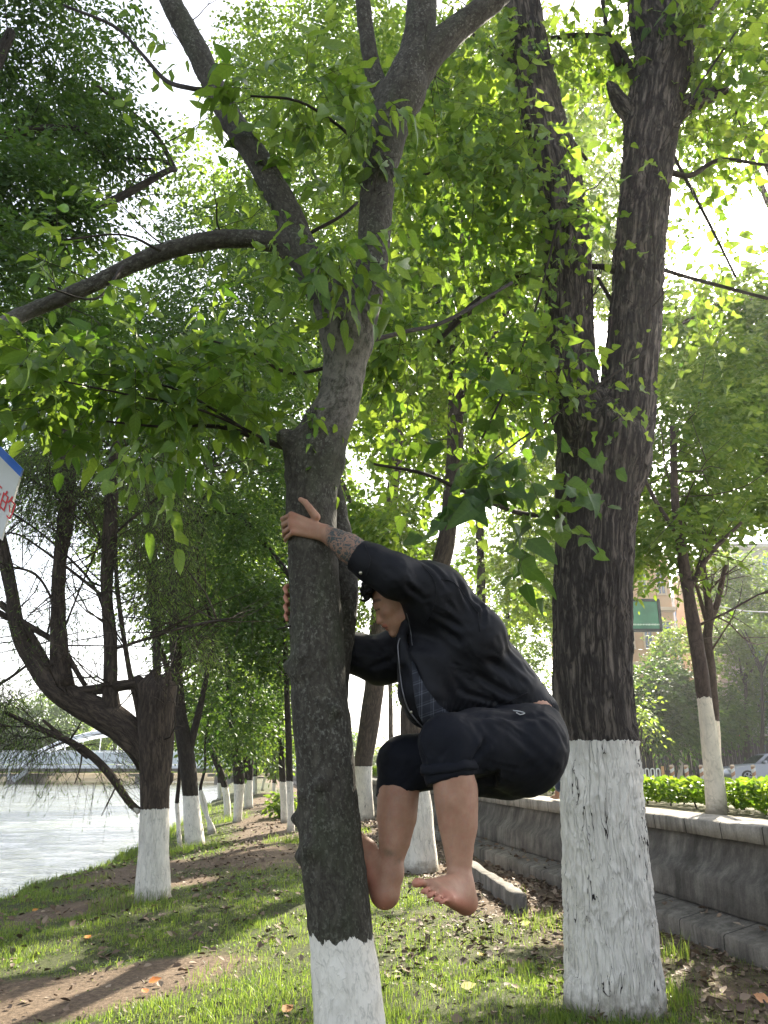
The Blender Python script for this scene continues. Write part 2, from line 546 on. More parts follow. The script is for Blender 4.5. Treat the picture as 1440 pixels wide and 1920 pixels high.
# ------------------------------------------------------------------ leaves
def leaf_template(prof, nseg, droop=0.12, fold=0.35, wav=0.0, bend=0.0):
    """unit leaf along +x; prof(t) = half width; returns verts, tris, |across|"""
    V, U, TT = [], [], []
    ts = np.linspace(0, 1, nseg + 1)
    F = []
    idx = []
    for i, t in enumerate(ts):
        z = -droop * t * t
        w = prof(t)
        if w < 1e-3:
            V.append((t, 0, z)); U.append(0.0); TT.append(t); idx.append((len(V) - 1,) * 3)
        else:
            V += [(t, -w, z + fold * w), (t, 0, z), (t, w, z + fold * w)]
            U += [1.0, 0.0, 1.0]; TT += [t] * 3
            n = len(V); idx.append((n - 3, n - 2, n - 1))
    for a, b in zip(idx[:-1], idx[1:]):
        for k in (0, 1):
            q = [a[k], b[k], b[k + 1], a[k + 1]]
            for tri in ((q[0], q[1], q[2]), (q[0], q[2], q[3])):
                if len(set(tri)) == 3: F.append(tri)
    V = np.array(V); V[:, 2] += wav * np.sin(V[:, 0] * 9) * np.abs(V[:, 1]) * 2; V[:, 1] += bend * V[:, 0] ** 2
    return V, np.array(F), np.array(U), np.array(TT)

T_OVATE = leaf_template(lambda t: 0.235 * math.sin(math.pi * min(1, t ** 0.78)) ** 0.9 if 0 < t < 1 else 0, 6, 0.22)
_po = lambda t: 0.235 * math.sin(math.pi * min(1, t ** 0.78)) ** 0.9 if 0 < t < 1 else 0
_ph = lambda t: (0.46 * (1 - t) ** 0.66 * (min(1, t / 0.2)) ** 0.5) if 0 < t < 1 else 0
T_OVATE = [leaf_template(_po, 6, .22), leaf_template(_po, 6, .45, .55, .2, .12), leaf_template(_po, 6, .05, .25, .25, -.14), leaf_template(lambda t: .8 * _po(t), 6, .6, .4, .15)]
T_HEART = [leaf_template(_ph, 7, .15, .12), leaf_template(_ph, 7, .35, .4, .25, .08), leaf_template(_ph, 7, -.08, .2, .2, -.08), leaf_template(lambda t: .85 * _ph(t), 7, .5, .6, .1)]
T_SMALL = leaf_template(lambda t: 0.24 * math.sin(math.pi * t ** 0.8) if 0 < t < 1 else 0, 3, 0.12)
T_ROUND = leaf_template(lambda t: 0.36 * math.sin(math.pi * t ** 0.7) if 0 < t < 1 else 0, 3, 0.12, 0.2)
T_NARROW = leaf_template(lambda t: 0.09 * math.sin(math.pi * t) if 0 < t < 1 else 0, 2, 0.2)

def place_leaves(mb, pos, axis, nrm, size, tmpl, mat=0, lv=None, r=None):
    r = r or rng
    n = len(pos)
    if n == 0: return
    if isinstance(tmpl, list):
        w = r.integers(0, len(tmpl), n)
        lv = r.random(n) if lv is None else lv
        for i_, t_ in enumerate(tmpl):
            q = w == i_
            place_leaves(mb, pos[q], axis[q], nrm[q], size[q], t_, mat, lv[q], r)
        return
    axis = axis / (np.linalg.norm(axis, axis=1)[:, None] + 1e-9)
    side = np.cross(nrm, axis); side /= (np.linalg.norm(side, axis=1)[:, None] + 1e-9)
    up = np.cross(axis, side)
    tv, tf, tu, tt_ = tmpl
    V = pos[:, None, :] + size[:, None, None] * (tv[None, :, 0:1] * axis[:, None, :] + tv[None, :, 1:2] * side[:, None, :] + tv[None, :, 2:3] * up[:, None, :])
    F = (np.arange(n) * len(tv))[:, None, None] + tf[None]
    if lv is None: lv = r.random(n)
    mb.add(V.reshape(-1, 3), F.reshape(-1, 3), mat, lv=np.repeat(lv, len(tv)), lu=np.tile(tu, n), la=np.tile(tt_, n))

LIT = []     # ground patches that the sun reaches: (x, y, rx, ry, ang)
def sun_keep(pos, r):
    """thin the canopy where it would shade the sunlit patches of ground"""
    if not LIT: return np.ones(len(pos), bool)
    G = pos - SUN[None, :] * (pos[:, 2] / SUN[2])[:, None]
    keep = np.ones(len(pos), bool)
    for (x, y, rx, ry, an) in LIT:
        dx, dy = G[:, 0] - x, G[:, 1] - y
        a = dx * math.cos(an) + dy * math.sin(an); b = -dx * math.sin(an) + dy * math.cos(an)
        q = (a / (rx * 1.15)) ** 2 + (b / (ry * 1.7)) ** 2 + 0.45 * noise(G * 2.3, 5)
        keep &= ~((q < 1) & (r.random(len(pos)) < 0.99))
    return keep

GAPS = []    # openings in the canopy: directions from the path where the sky shows (px, py, rx, ry)
def spray(mb, centers, radii, ntwig, nleaf, size, tmpl, mat=0, twig_len=0.35, twig_mat=None, twig_r=0.003,
          droop=0.5, clump=0.45, cfreq=1.6, seed=1, flat=0.5, carve=True, updir=(0, 0, 1), spread=0.9):
    """leafy twigs filling an ellipsoid: ntwig twigs of nleaf leaves"""
    r = np.random.default_rng(seed)
    c = np.asarray(centers, float); rad = np.asarray(radii, float)
    m = int(ntwig * 2.2)
    d = r.normal(size=(m, 3)); d /= np.linalg.norm(d, axis=1)[:, None]
    S = d * (r.random(m) ** (1 / 2.6))[:, None] * rad + c
    keep = fbm(S * cfreq, 2, seed % 7 + 1) > (-0.35 + clump) * 0.55 + r.normal(size=m) * 0.05
    S, d = S[keep][:ntwig], d[keep][:ntwig]
    n = len(S)
    if n == 0: return
    D = d * np.array([1, 1, .35]) + r.normal(size=(n, 3)) * 0.6
    D[:, 2] -= droop * 0.5
    D /= np.linalg.norm(D, axis=1)[:, None]
    L = twig_len * (0.6 + 0.8 * r.random(n))
    if carve:
        k2 = sun_keep(S, r)
        S, D, L = S[k2], D[k2], L[k2]; n = len(S)
        if n == 0: return
    sideb = np.cross(D, np.array([0, 0, 1.0])); sideb /= np.linalg.norm(sideb, axis=1)[:, None] + 1e-9
    tw_v = r.random(n)
    for k in range(nleaf):
        t = (k + 0.6) / nleaf
        pos = S + D * (L * t)[:, None]; pos[:, 2] -= droop * 0.35 * L * t * t
        sg = 1 if k % 2 else -1
        last = k == nleaf - 1
        ax = D * (1.0 if last else 0.55) + (0 if last else 1) * sg * sideb * spread + r.normal(size=(n, 3)) * 0.25
        ax[:, 2] -= droop * (0.4 + 0.5 * r.random(n))
        nr = np.tile(np.array(updir, float), (n, 1)) * 1.0 + r.normal(size=(n, 3)) * flat
        sz = size * (0.5 + 0.8 * r.random(n)) * (0.75 + 0.25 * math.sin(math.pi * t))
        lv = np.clip(0.55 * tw_v + 0.45 * r.random(n), 0, 1)
        kk = sun_keep(pos, r) if carve else np.ones(n, bool)
        place_leaves(mb, pos[kk], ax[kk], nr[kk], sz[kk], tmpl, mat, lv[kk], r)
    if twig_mat is not None:
        # thin three-sided twigs
        m2 = n
        E = S + D * L[:, None]; E[:, 2] -= droop * 0.35 * L
        M = S + D * (L * .5)[:, None]; M[:, 2] -= droop * 0.09 * L
        nb = np.cross(D, sideb)
        rings = []
        for pt, rr in ((S, twig_r), (M, twig_r * .7), (E, twig_r * .35)):
            for a in (0, 2.094, 4.189):
                rings.append(pt + rr * (math.cos(a) * sideb + math.sin(a) * nb))
        V = np.stack(rings, 1)
        f = []
        for a in (0, 1):
            for j in range(3):
                j2 = (j + 1) % 3
                f += [[a * 3 + j, a * 3 + j2, a * 3 + 3 + j2], [a * 3 + j, a * 3 + 3 + j2, a * 3 + 3 + j]]
        F = (np.arange(n) * 9)[:, None, None] + np.array(f)[None]
        mb.add(V.reshape(-1, 3), F.reshape(-1, 3), twig_mat, lv=np.zeros(n * 9), lu=np.ones(n * 9))

def clump_px(px, py, rx, ry, Y, dY):
    c = P(px, py, Y); k = mpp(c)
    return c, np.array([rx * k, dY, ry * k])

# ------------------------------------------------------------------ ground heights
EDGE_S = [-10, 5, 9, 12, 15, 19, 28, 45, 80, 130]
EDGE_P = [-6.0, -4.5, -3.7, -3.05, -2.45, -1.95, -1.45, -1.0, -0.6, -0.4]
WATER_Z = -0.55
def edge_p(s):
    return np.interp(s, EDGE_S, EDGE_P) + 0.12 * np.sin(s * 1.3) + 0.07 * np.sin(s * 3.1 + 1)

def ground_z(x, y):
    s, p = sp_of(x, y)
    e = edge_p(s)
    q = np.clip((1.0 - p) / (1.0 - e), 0, 1)
    z = -0.38 * q ** 1.6
    z = z - 0.5 * sstep(0.02, -0.35, (p - e))
    return z + 0.03 * noise(np.stack([x * 0.9, y * 0.9, x * 0], -1), 3) + 0.012 * noise(np.stack([x * 4, y * 4, x * 0], -1), 4)

def G(px, py):
    """where the ray through a photo pixel meets the bank"""
    r = ray(px, py)
    t = 3.0
    z = 0.0
    for _ in range(30):
        t = (z - CAM_H) / r[2]
        t = min(max(t, 0.5), 140)
        z = float(ground_z(np.array(r[0] * t), np.array(r[1] * t)))
    return np.array([r[0] * t, r[1] * t, z])

def lit_px(px, py, rx, ry):
    c = G(px, py); LIT.append((c[0], c[1], rx, ry, math.pi / 2 - SUN_AZ))
def lit_pt(p, rx, ry):
    g = np.asarray(p) - SUN * (p[2] / SUN[2]); LIT.append((g[0], g[1], rx, ry, math.pi / 2 - SUN_AZ))
for q in [(500, 1775, 1.0, .33), (400, 1850, 1.0, .36), (210, 1850, .9, .35), (575, 1715, .7, .28), (110, 1895, .6, .4), (650, 1690, .5, .2), (505, 1500, 5, 1.2), (450, 1590, 1.2, .35),
          (330, 1660, .8, .2), (720, 1560, 1.0, .3), (770, 1745, .35, .2), (960, 1640, .6, .25), (60, 1800, .5, .3), (1000, 1860, .3, .16)]:
    lit_px(*q)
for (s_, p_, z_, rx, ry) in [(9, 4.2, .9, 1.6, .5), (12, 4.3, .9, 3, .6), (7.4, 5.3, 1.1, 1.5, .5), (9.5, 5.3, 1.1, 2, .5), (12, 5.4, 1.1, 2.5, .6), (8, 4.7, 1.5, 1.3, .35), (8, 4.7, 2.2, 1.0, .3)]:
    x_, y_ = xy_of(s_, p_); lit_pt(np.array([x_, y_, z_]), rx, ry)

def rand_twigs(mb, limbs, n, length, rad, seed, up=0.25, zmin=None):
    """bare fine twigs growing from random places on the limbs"""
    r = np.random.default_rng(seed)
    allp = [resample(p, q, .15) for p, q in limbs]
    w = np.array([len(p) for p, _ in allp], float); w /= w.sum()
    for i in range(n):
        p, q = allp[r.choice(len(allp), p=w)]
        j = r.integers(len(p) // 4, len(p))
        a = p[j]
        if zmin is not None and a[2] < zmin: continue
        d = r.normal(size=3); d[2] = d[2] * .6 + up; d /= np.linalg.norm(d)
        L = length * (.4 + .9 * r.random()); pts = [a]; n_ = 4
        for k in range(n_):
            d = d + r.normal(size=3) * .22 + np.array([0, 0, .04]); d /= np.linalg.norm(d)
            pts.append(pts[-1] + d * L / n_)
        r0 = min(rad * (.6 + .8 * r.random()), q[j] * .7)
        add_tube(mb, pts, [r0, r0 * .8, r0 * .6, r0 * .4, r0 * .2], 5, L / 8, 0, 3, i)
        for b_ in range(2):
            k = r.integers(1, 4); e = d * .4 + r.normal(size=3) * .6; e /= np.linalg.norm(e)
            add_tube(mb, [pts[k], pts[k] + e * L * .2 + np.array([0, 0, .01]), pts[k] + e * L * .4], [r0 * .5, r0 * .35, r0 * .15], 4, L / 8, 0, 3, i)
# ------------------------------------------------------------------ setting: bank, water, far shore, upper ground
def grid_sp(ss, ps, zf):
    S, Q = np.meshgrid(ss, ps, indexing='ij')
    X, Y = xy_of(S, Q)
    Z = zf(X, Y)
    V = np.stack([X, Y, Z], -1).reshape(-1, 3)
    n, m = S.shape
    i = np.arange(n - 1)[:, None] * m; j = np.arange(m - 1)[None]
    F = np.stack([i + j, i + j + 1, i + m + j + 1, i + m + j], -1).reshape(-1, 4)[:, ::-1]
    return V, F

def soil_mat():
    m, nt, b = newmat('bank_soil')
    v = coords(nt)
    n1 = ntex(nt, v, 2.2, 5, 0.6)
    n2 = ntex(nt, v, 28, 4, 0.7)
    dirt = ramp(nt, n2, [(0.3, (0.06, 0.042, 0.028)), (0.55, (0.14, 0.10, 0.068)), (0.75, (0.22, 0.165, 0.115))])
    moss = ramp(nt, n2, [(0.3, (0.030, 0.038, 0.014)), (0.7, (0.085, 0.092, 0.036))])
    gr = nd(nt, 'ShaderNodeAttribute', attribute_name='grass').outputs['Fac']
    f = ramp(nt, mth(nt, 'ADD', gr, mth(nt, 'MULTIPLY', mth(nt, 'SUBTRACT', n1, .5), 0.5)), [(0.3, (0, 0, 0)), (0.7, (1, 1, 1))])
    nt.links.new(mixc(nt, f, dirt, moss), b.inputs['Base Color'])
    b.inputs['Roughness'].default_value = 0.95
    b.inputs['Specular IOR Level'].default_value = 0.2
    bump(nt, b, n2, 0.7, 0.02)
    return m

# where grass grows (0..1) on the lower bank
def blob(x, y, cx, cy, rx, ry, an=0.0):
    dx, dy = x - cx, y - cy
    a = dx * math.cos(an) + dy * math.sin(an); b = -dx * math.sin(an) + dy * math.cos(an)
    return np.exp(-((a / rx) ** 2 + (b / ry) ** 2))

BARE = [(*G(px, py)[:2], rx, ry, am) for (px, py, rx, ry, am) in [(150, 1860, .85, .42, 1.1), (20, 1890, .7, .5, 1.1), (330, 1815, .5, .22, .9), (150, 1700, .8, .7, 1.1), (250, 1635, .8, 1.3, 1.1), (470, 1605, .75, 1.5, 1.0), (500, 1545, .6, 4, 1.0), (355, 1655, .5, .5, .8), (490, 1500, .6, 8, .8), (620, 1640, .35, .7, .7)]]
def path_p(s):   # middle of the trodden path
    return np.interp(s, [0, 4, 6, 8, 10, 13, 17, 22, 30, 45, 80], [-1.9, -2.35, -2.0, -1.7, -1.75, -1.0, -.35, 0.05, 0.2, 0.25, 0.3])

def grass_density(x, y):
    s, p = sp_of(x, y)
    n = fbm(np.stack([x * 0.8, y * 0.8, x * 0], -1), 3, 11)
    g = 0.92 + 0.5 * n
    for (cx, cy, rx, ry, am) in BARE:
        g = g - am * blob(x, y, cx, cy, rx, ry, 0.1)
    # litter under the wall on the right
    g = g - 0.62 * sstep(1.7, 3.2, p) - 0.2 * sstep(0.3, 1.2, p) * sstep(5.0, 7.0, s)
    g = g + 0.9 * np.exp(-((p - edge_p(s) - 0.15) / 0.16) ** 2)
    return np.clip(g, 0, 1) * (p < 3.66)

ss = np.concatenate([np.arange(-3, 3, .4), np.arange(3, 16, 0.07), np.arange(16, 40, 0.3), np.arange(40, 135, 2.0)])
ps = np.concatenate([np.arange(-8.5, -5, .4), np.arange(-5, 3.7, 0.07), [3.7, 3.95]])
V, F = grid_sp(ss, ps, ground_z)
mb = MB(); mb.add(V, F, grass=grass_density(V[:, 0], V[:, 1]))
SOIL = soil_mat()
structure(mb, 'ground', SOIL)

# water
def water_mat():
    m, nt, b = newmat('water')
    b.inputs['Base Color'].default_value = (0.13, 0.14, 0.115, 1)
    b.inputs['Roughness'].default_value = 0.08
    b.inputs['IOR'].default_value = 1.45
    b.inputs['Specular IOR Level'].default_value = 0.9
    v = coords(nt, None, (0.30, 1.05, 1), (0, 0, R(-6)))
    a = ntex(nt, v, 1.5, 3, 0.5, 0.3)
    v2 = coords(nt, None, (1.0, 2.2, 1), (0, 0, R(14)))
    c = ntex(nt, v2, 5.5, 3, 0.6, 0.3)
    h = mth(nt, 'ADD', a, mth(nt, 'MULTIPLY', c, 0.35))
    bump(nt, b, h, .7, 0.10)
    return m
mb = MB()
xs = np.concatenate([np.arange(-45, -14, .5), np.arange(-14, 1.5, .11)]); ys = np.concatenate([np.arange(5, 30, .085), np.arange(30, 80, .35)])
X_, Y_ = np.meshgrid(xs, ys, indexing='ij'); Wp = np.stack([X_ * .55 + Y_ * .12, Y_ * 1.9, X_ * 0], -1)
fade = sstep(0, 2.5, X_ + 45) * sstep(0, 1.0, 1.4 - X_) * sstep(0, 6, 80 - Y_) * sstep(0, 1, Y_ - 5)
Z_ = WATER_Z + .02 * fade + fade * (.018 * noise(Wp, 61) + .011 * noise(Wp * 2.3, 62) + .006 * noise(Wp * np.array([3.1, 5.2, 1]), 63))
n_, m_2 = X_.shape
i_ = np.arange(n_ - 1)[:, None] * m_2; j_ = np.arange(m_2 - 1)[None]
mb.add(np.stack([X_, Y_, Z_], -1).reshape(-1, 3), np.stack([i_ + j_, i_ + m_2 + j_, i_ + m_2 + j_ + 1, i_ + j_ + 1], -1).reshape(-1, 4))
z_ = WATER_Z - .004
mb.add([[-160, -40, z_], [30, -40, z_], [30, 150, z_], [-160, 150, z_]], [[0, 1, 2, 3]])
structure(mb, 'water', water_mat())

# far ground sheet to the horizon (beyond the water and under the upper level)
FARG = plain('far_ground', (0.07, 0.09, 0.035), 0.95, var=0.4, scale=0.6)
mb = MB()
mb.add([[-900, 97, 0.2], [900, 97, 0.2], [900, 1500, 0.2], [-900, 1500, 0.2]], [[0, 1, 2, 3]])
structure(mb, 'far_shore', FARG, smooth=False)

# upper level: planting strip behind the wall, pavement and road
def sheet(name, s0, s1, p0, p1, z, mat, n=60):
    V, F = grid_sp(np.linspace(s0, s1, n), np.linspace(p0, p1, 6), lambda X, Y: X * 0 + z)
    m_ = MB(); m_.add(V, F)
    return structure(m_, name, mat)
PLANT = plain('planting_soil', (0.10, 0.085, 0.045), 0.95, var=0.5, scale=14, bmp=0.4)
sheet('planting_strip', -3, 134, 4.38, 6.3, 0.865, PLANT)
PAVE = plain('paving_stone', (0.36, 0.34, 0.31), 0.85, var=0.15, scale=8)
mb = MB()
V, F = grid_sp(np.linspace(-3, 134, 3), np.array([6.3, 6.302, 14, 14.002]), lambda X, Y: X * 0 + 0.55)
V[:, 2] = np.where(np.tile(np.array([1, 0, 0, 0]), 3) > 0, 0.865, V[:, 2]); V[:, 2] = np.where(np.tile(np.array([0, 0, 0, 1]), 3) > 0, 0.30, V[:, 2])
mb.add(V, F); structure(mb, 'pavement', PAVE, smooth=False)
ROAD = plain('asphalt', (0.06, 0.06, 0.062), 0.85, var=0.2, scale=30)
sheet('road', -3, 134, 14.0, 140, 0.41, ROAD)
sheet('road_marking', 0, 130, 17.2, 17.35, 0.414, plain('road_paint', (0.7, 0.7, 0.66), 0.7))

# ------------------------------------------------------------------ retaining wall
def stone_mat(name, c0, c1, c2, streak=0.7, joints=None):
    m, nt, b = newmat(name)
    v = coords(nt)
    n1 = ntex(nt, v, 3.0, 6, 0.65)
    col = ramp(nt, n1, [(0.25, c0), (0.5, c1), (0.78, c2)])
    vs = coords(nt, None, (1, 1, 0.10))
    st = mth(nt, 'ADD', mth(nt, 'MULTIPLY', ntex(nt, vs, 7, 5, 0.75, .4), .6), mth(nt, 'MULTIPLY', ntex(nt, v, 1.7, 4, .6), .4))
    dark = ramp(nt, st, [(0.40, (1, 1, 1)), (0.56, (0, 0, 0))])
    col = mixc(nt, mth(nt, 'MULTIPLY', dark, streak), col, tuple(c * 0.35 for c in c0))
    fine = ntex(nt, v, 60, 3)
    col = mixc(nt, 0.25, col, ramp(nt, fine, [(0.3, (0.06, 0.055, 0.05)), (0.7, (0.5, 0.48, 0.44))]), 'OVERLAY')
    if joints:
        va = coords(nt, 'jc')
        sx = nd(nt, 'ShaderNodeSeparateXYZ'); nt.links.new(va, sx.inputs[0])
        fr = mth(nt, 'FRACT', mth(nt, 'DIVIDE', sx.outputs[0], joints))
        j = mth(nt, 'LESS_THAN', mth(nt, 'ABSOLUTE', mth(nt, 'SUBTRACT', fr, 0.5)), 0.008 / joints)
        col = mixc(nt, mth(nt, 'MULTIPLY', j, 0.8), col, (0.02, 0.018, 0.015))
    nt.links.new(col, b.inputs['Base Color'])
    b.inputs['Roughness'].default_value = 0.9
    b.inputs['Specular IOR Level'].default_value = 0.3
    bump(nt, b, mth(nt, 'ADD', n1, mth(nt, 'MULTIPLY', fine, 0.3)), 0.6, 0.02)
    return m
CAPM = stone_mat('cap_stone', (0.22, 0.20, 0.17), (0.38, 0.35, 0.31), (0.50, 0.46, 0.41), 0.75, joints=0.55)
FACEM = stone_mat('stained_concrete', (0.065, 0.060, 0.054), (0.165, 0.15, 0.135), (0.31, 0.29, 0.26), 0.6)
LEDM = stone_mat('ledge_stone', (0.10, 0.09, 0.078), (0.21, 0.19, 0.165), (0.34, 0.31, 0.27), 0.7, joints=0.62)

def extrude_profile(mb, prof, s0, s1, ds, amp=0.006, seed=0):
    """prof: open list of (p, z) swept along the wall; resampled and roughened"""
    pr = [np.array(prof[0], float)]
    for a, b_ in zip(prof[:-1], prof[1:]):
        a, b_ = np.array(a, float), np.array(b_, float)
        n = max(1, int(np.linalg.norm(b_ - a) / 0.06))
        for i in range(1, n + 1): pr.append(a + (b_ - a) * i / n)
    pr = np.array(pr)
    sv = np.arange(s0, s1 + ds, ds)
    S, I = np.meshgrid(sv, np.arange(len(pr)), indexing='ij')
    Q = pr[I, 0]; Z = pr[I, 1]
    nz = fbm(np.stack([S * 5, Q * 9, Z * 9], -1), 3, seed)
    Q = Q + amp * nz; Z = Z + amp * 0.6 * nz
    X, Y = xy_of(S, Q)
    V = np.stack([X, Y, Z], -1).reshape(-1, 3)
    n, m = S.shape
    i = np.arange(n - 1)[:, None] * m; j = np.arange(m - 1)[None]
    F = np.stack([i + j, i + j + 1, i + m + j + 1, i + m + j], -1).reshape(-1, 4)
    jc = np.stack([S, Q, Z], -1).reshape(-1, 3)
    mb.add(V, F, jc=jc)
    return mb
wx, wy = xy_of(6.0, 3.9)
wall = empty('retaining_wall', (0, 0, 0), 'long low stained concrete retaining wall with pale stone cap and ledge beside the grass', 'wall')
def wall_part(name, prof, mat, amp, seed):
    m_ = MB()
    extrude_profile(m_, prof, -2.5, 16, 0.07, amp, seed)
    extrude_profile(m_, prof, 16.0, 60, 0.5, amp, seed)
    extrude_profile(m_, prof, 60, 134, 2.0, amp, seed)
    return m_.build(name, mat, wall)
wall_part('face', [(3.93, 0.30), (3.93, 0.20), (3.90, 0.22), (3.915, 0.44), (4.03, 0.56), (4.09, 0.76), (4.12, 0.77)], FACEM, 0.010, 3)
wall_part('ledge', [(3.62, -0.35), (3.62, 0.125), (3.635, 0.14), (3.92, 0.205), (3.96, 0.205)], LEDM, 0.014, 5)
wall_part('cap', [(4.10, 0.762), (3.985, 0.758), (3.98, 0.875), (3.995, 0.888), (4.42, 0.895), (4.42, 0.80)], CAPM, 0.008, 7)

# ------------------------------------------------------------------ low stone step in the litter
g0, g1 = G(868, 1628), G(990, 1712)
def step_block(a, b_, w, h, name, label):
    a = np.array(a); b_ = np.array(b_)
    L = np.linalg.norm((b_ - a)[:2]); an = math.atan2(b_[1] - a[1], b_[0] - a[0])
    m_ = MB()
    xs = np.linspace(0, L, 24); prof = [(0, -.15), (0, h - .01), (.012, h), (w - .012, h), (w, h - .01), (w, -.15)]
    V = []
    for x in xs:
        for (q, z) in prof: V.append((x, q, z))
    V = np.array(V); n, m = len(xs), len(prof)
    V[:, 1:] += 0.012 * np.stack([noise(V * 7, 2), noise(V * 7, 3)], 1)
    i = np.arange(n - 1)[:, None] * m; j = np.arange(m - 1)[None]
    F = np.stack([i + j, i + m + j, i + m + j + 1, i + j + 1], -1).reshape(-1, 4)
    F = np.concatenate([F, [[0, 1, 2, 3], [0, 3, 4, 5]], [[(n - 1) * m + k for k in (3, 2, 1, 0)], [(n - 1) * m + k for k in (5, 4, 3, 0)]]])
    ca, sa = math.cos(an), math.sin(an)
    W = np.stack([a[0] + V[:, 0] * ca - V[:, 1] * sa, a[1] + V[:, 0] * sa + V[:, 1] * ca, V[:, 2] + a[2]], 1)
    m_.add(W, F, jc=W)
    return tag(m_.build(name, LEDM, origin=a), label, 'kerb')
step_block(g1, g0, 0.13, 0.17, 'stone_kerb', 'low broken stone kerb in fallen leaves below the wall, behind the hanging foot')

# ------------------------------------------------------------------ grass, litter
def scatter_grass():
    r = np.random.default_rng(21)
    out = []
    for (s0, s1, dens) in ((2.6, 6.0, 4200), (6.0, 9.5, 3000), (9.5, 16, 1100), (16, 32, 260)):
        A = (s1 - s0) * 8.7
        n = int(A * dens)
        s = r.uniform(s0, s1, n); p = r.uniform(-5.0, 3.7, n)
        x, y = xy_of(s, p)
        # only what the wide field of view could ever see
        vis = np.abs(x) < y * 0.62 + 0.9
        x, y, s, p = x[vis], y[vis], s[vis], p[vis]
        pn = np.stack([x, y, x * 0], -1)
        g = grass_density(x, y)
        tuft = fbm(pn * 3.1, 2, 5)
        k = r.random(len(x)) < np.clip((g - 0.28) * 1.5, 0.01, 1) * np.clip(0.62 + 1.3 * tuft, 0.08, 1) * (p > edge_p(s) + 0.02)
        x, y = x[k], y[k]
        sc = np.interp(y, [3, 6, 10, 18, 30], [1, 1, 1.15, 1.6, 2.4])
        out.append(np.stack([x, y, sc, 0.35 + 0.9 * np.clip(g[k], 0, 1) * np.clip(0.6 + tuft[k], .3, 1.2)], 1))
    return np.concatenate(out)

def blades(mb, x, y, hgt, w, r, z=None, lean=0.45, lv=None):
    n = len(x)
    z = ground_z(x, y) - 0.005 if z is None else z
    a = r.uniform(0, 2 * np.pi, n); d = np.stack([np.cos(a), np.sin(a)], 1)
    le = lean * (0.3 + r.random(n) * 1.2)
    sd = np.stack([-d[:, 1], d[:, 0]], 1)
    rows = []
    for t, ww in ((0, 1), (0.4, .85), (0.75, .55), (1.0, 0.0)):
        off = le * hgt * t ** 2
        cz = hgt * (t - 0.28 * le * t ** 2)
        cx = x + d[:, 0] * off; cy = y + d[:, 1] * off
        if ww > 0:
            rows.append(np.stack([cx - sd[:, 0] * w * ww, cy - sd[:, 1] * w * ww, z + cz], 1))
            rows.append(np.stack([cx + sd[:, 0] * w * ww, cy + sd[:, 1] * w * ww, z + cz], 1))
        else:
            rows.append(np.stack([cx, cy, z + cz], 1))
    V = np.stack(rows, 1)
    f = np.array([[0, 1, 3], [0, 3, 2], [2, 3, 5], [2, 5, 4], [4, 5, 6]])
    F = (np.arange(n) * 7)[:, None, None] + f[None]
    lv = r.random(n) if lv is None else lv
    mb.add(V.reshape(-1, 3), F.reshape(-1, 3), lv=np.repeat(lv, 7), lu=np.ones(n * 7))

GRASSM = leaf_mat('grass_blade', (0.045, 0.09, 0.018), (0.14, 0.19, 0.04), (0.16, 0.30, 0.03), (0.46, 0.58, 0.08), 0.42, 0.45)
g = scatter_grass()
r_ = np.random.default_rng(5)
mb = MB()
hgt = (0.024 + 0.042 * r_.random(len(g))) * g[:, 3] * g[:, 2] ** 0.5
hgt *= np.where(r_.random(len(g)) < 0.05, 1.8, 1)
wid = 0.0021 * g[:, 2] * (0.7 + 0.7 * r_.random(len(g)))
blades(mb, g[:, 0], g[:, 1], hgt, wid, r_)
# longer tufts round the trunks, along the water's edge and at the foot of the wall
def tuft(px, py, n, rad, h, seed):
    c = G(px, py); r = np.random.default_rng(seed)
    a = r.uniform(0, 6.28, n); q = rad * np.sqrt(r.random(n))
    x = c[0] + q * np.cos(a); y = c[1] + q * np.sin(a)
    blades(mb, x, y, h * .8 * (0.4 + 0.8 * r.random(n)), 0.0022 * max(1, c[1] / 8) * (0.7 + 0.6 * r.random(n)), r, lean=0.5)
for k, (px, py, n, rad, h) in enumerate([(1050, 1905, 170, .22, .13), (1100, 1925, 150, .25, .12), (1245, 1880, 260, .2, .2), (1262, 1800, 90, .14, .24),
        (240, 1695, 420, .42, .20), (300, 1702, 220, .3, .13), (1012, 1735, 260, .3, .17), (330, 1600, 200, .5, .2), (372, 1592, 160, .4, .2),
        (160, 1655, 160, .4, .14), (225, 1610, 160, .5, .16), (100, 1680, 160, .4, .12), (425, 1540, 200, .6, .25), (545, 1580, 260, .5, .22),
        (660, 1560, 160, .4, .2), (965, 1690, 60, .12, .22), (1185, 1900, 120, .3, .1), (860, 1900, 160, .45, .13), (780, 1860, 160, .4, .12),
        (740, 1780, 160, .4, .12), (560, 1740, 260, .5, .12), (470, 1830, 240, .45, .12), (400, 1880, 240, .45, .12), (520, 1890, 260, .45, .14)]):
    tuft(px, py, n, rad, h, 100 + k)
for k in range(70):   # fringe at the water's edge
    s = 8.5 + 26 * (k / 70) ** 1.4
    e = float(edge_p(s)) + rng.uniform(0.0, .14)
    x, y = xy_of(s, e)
    n = 40; r = np.random.default_rng(300 + k)
    xx = x + r.normal(size=n) * .13; yy = y + r.normal(size=n) * .13
    blades(mb, xx, yy, (0.05 + 0.09 * r.random(n)) * max(1, s / 14), np.full(n, 0.003 * max(1, s / 9)), r)
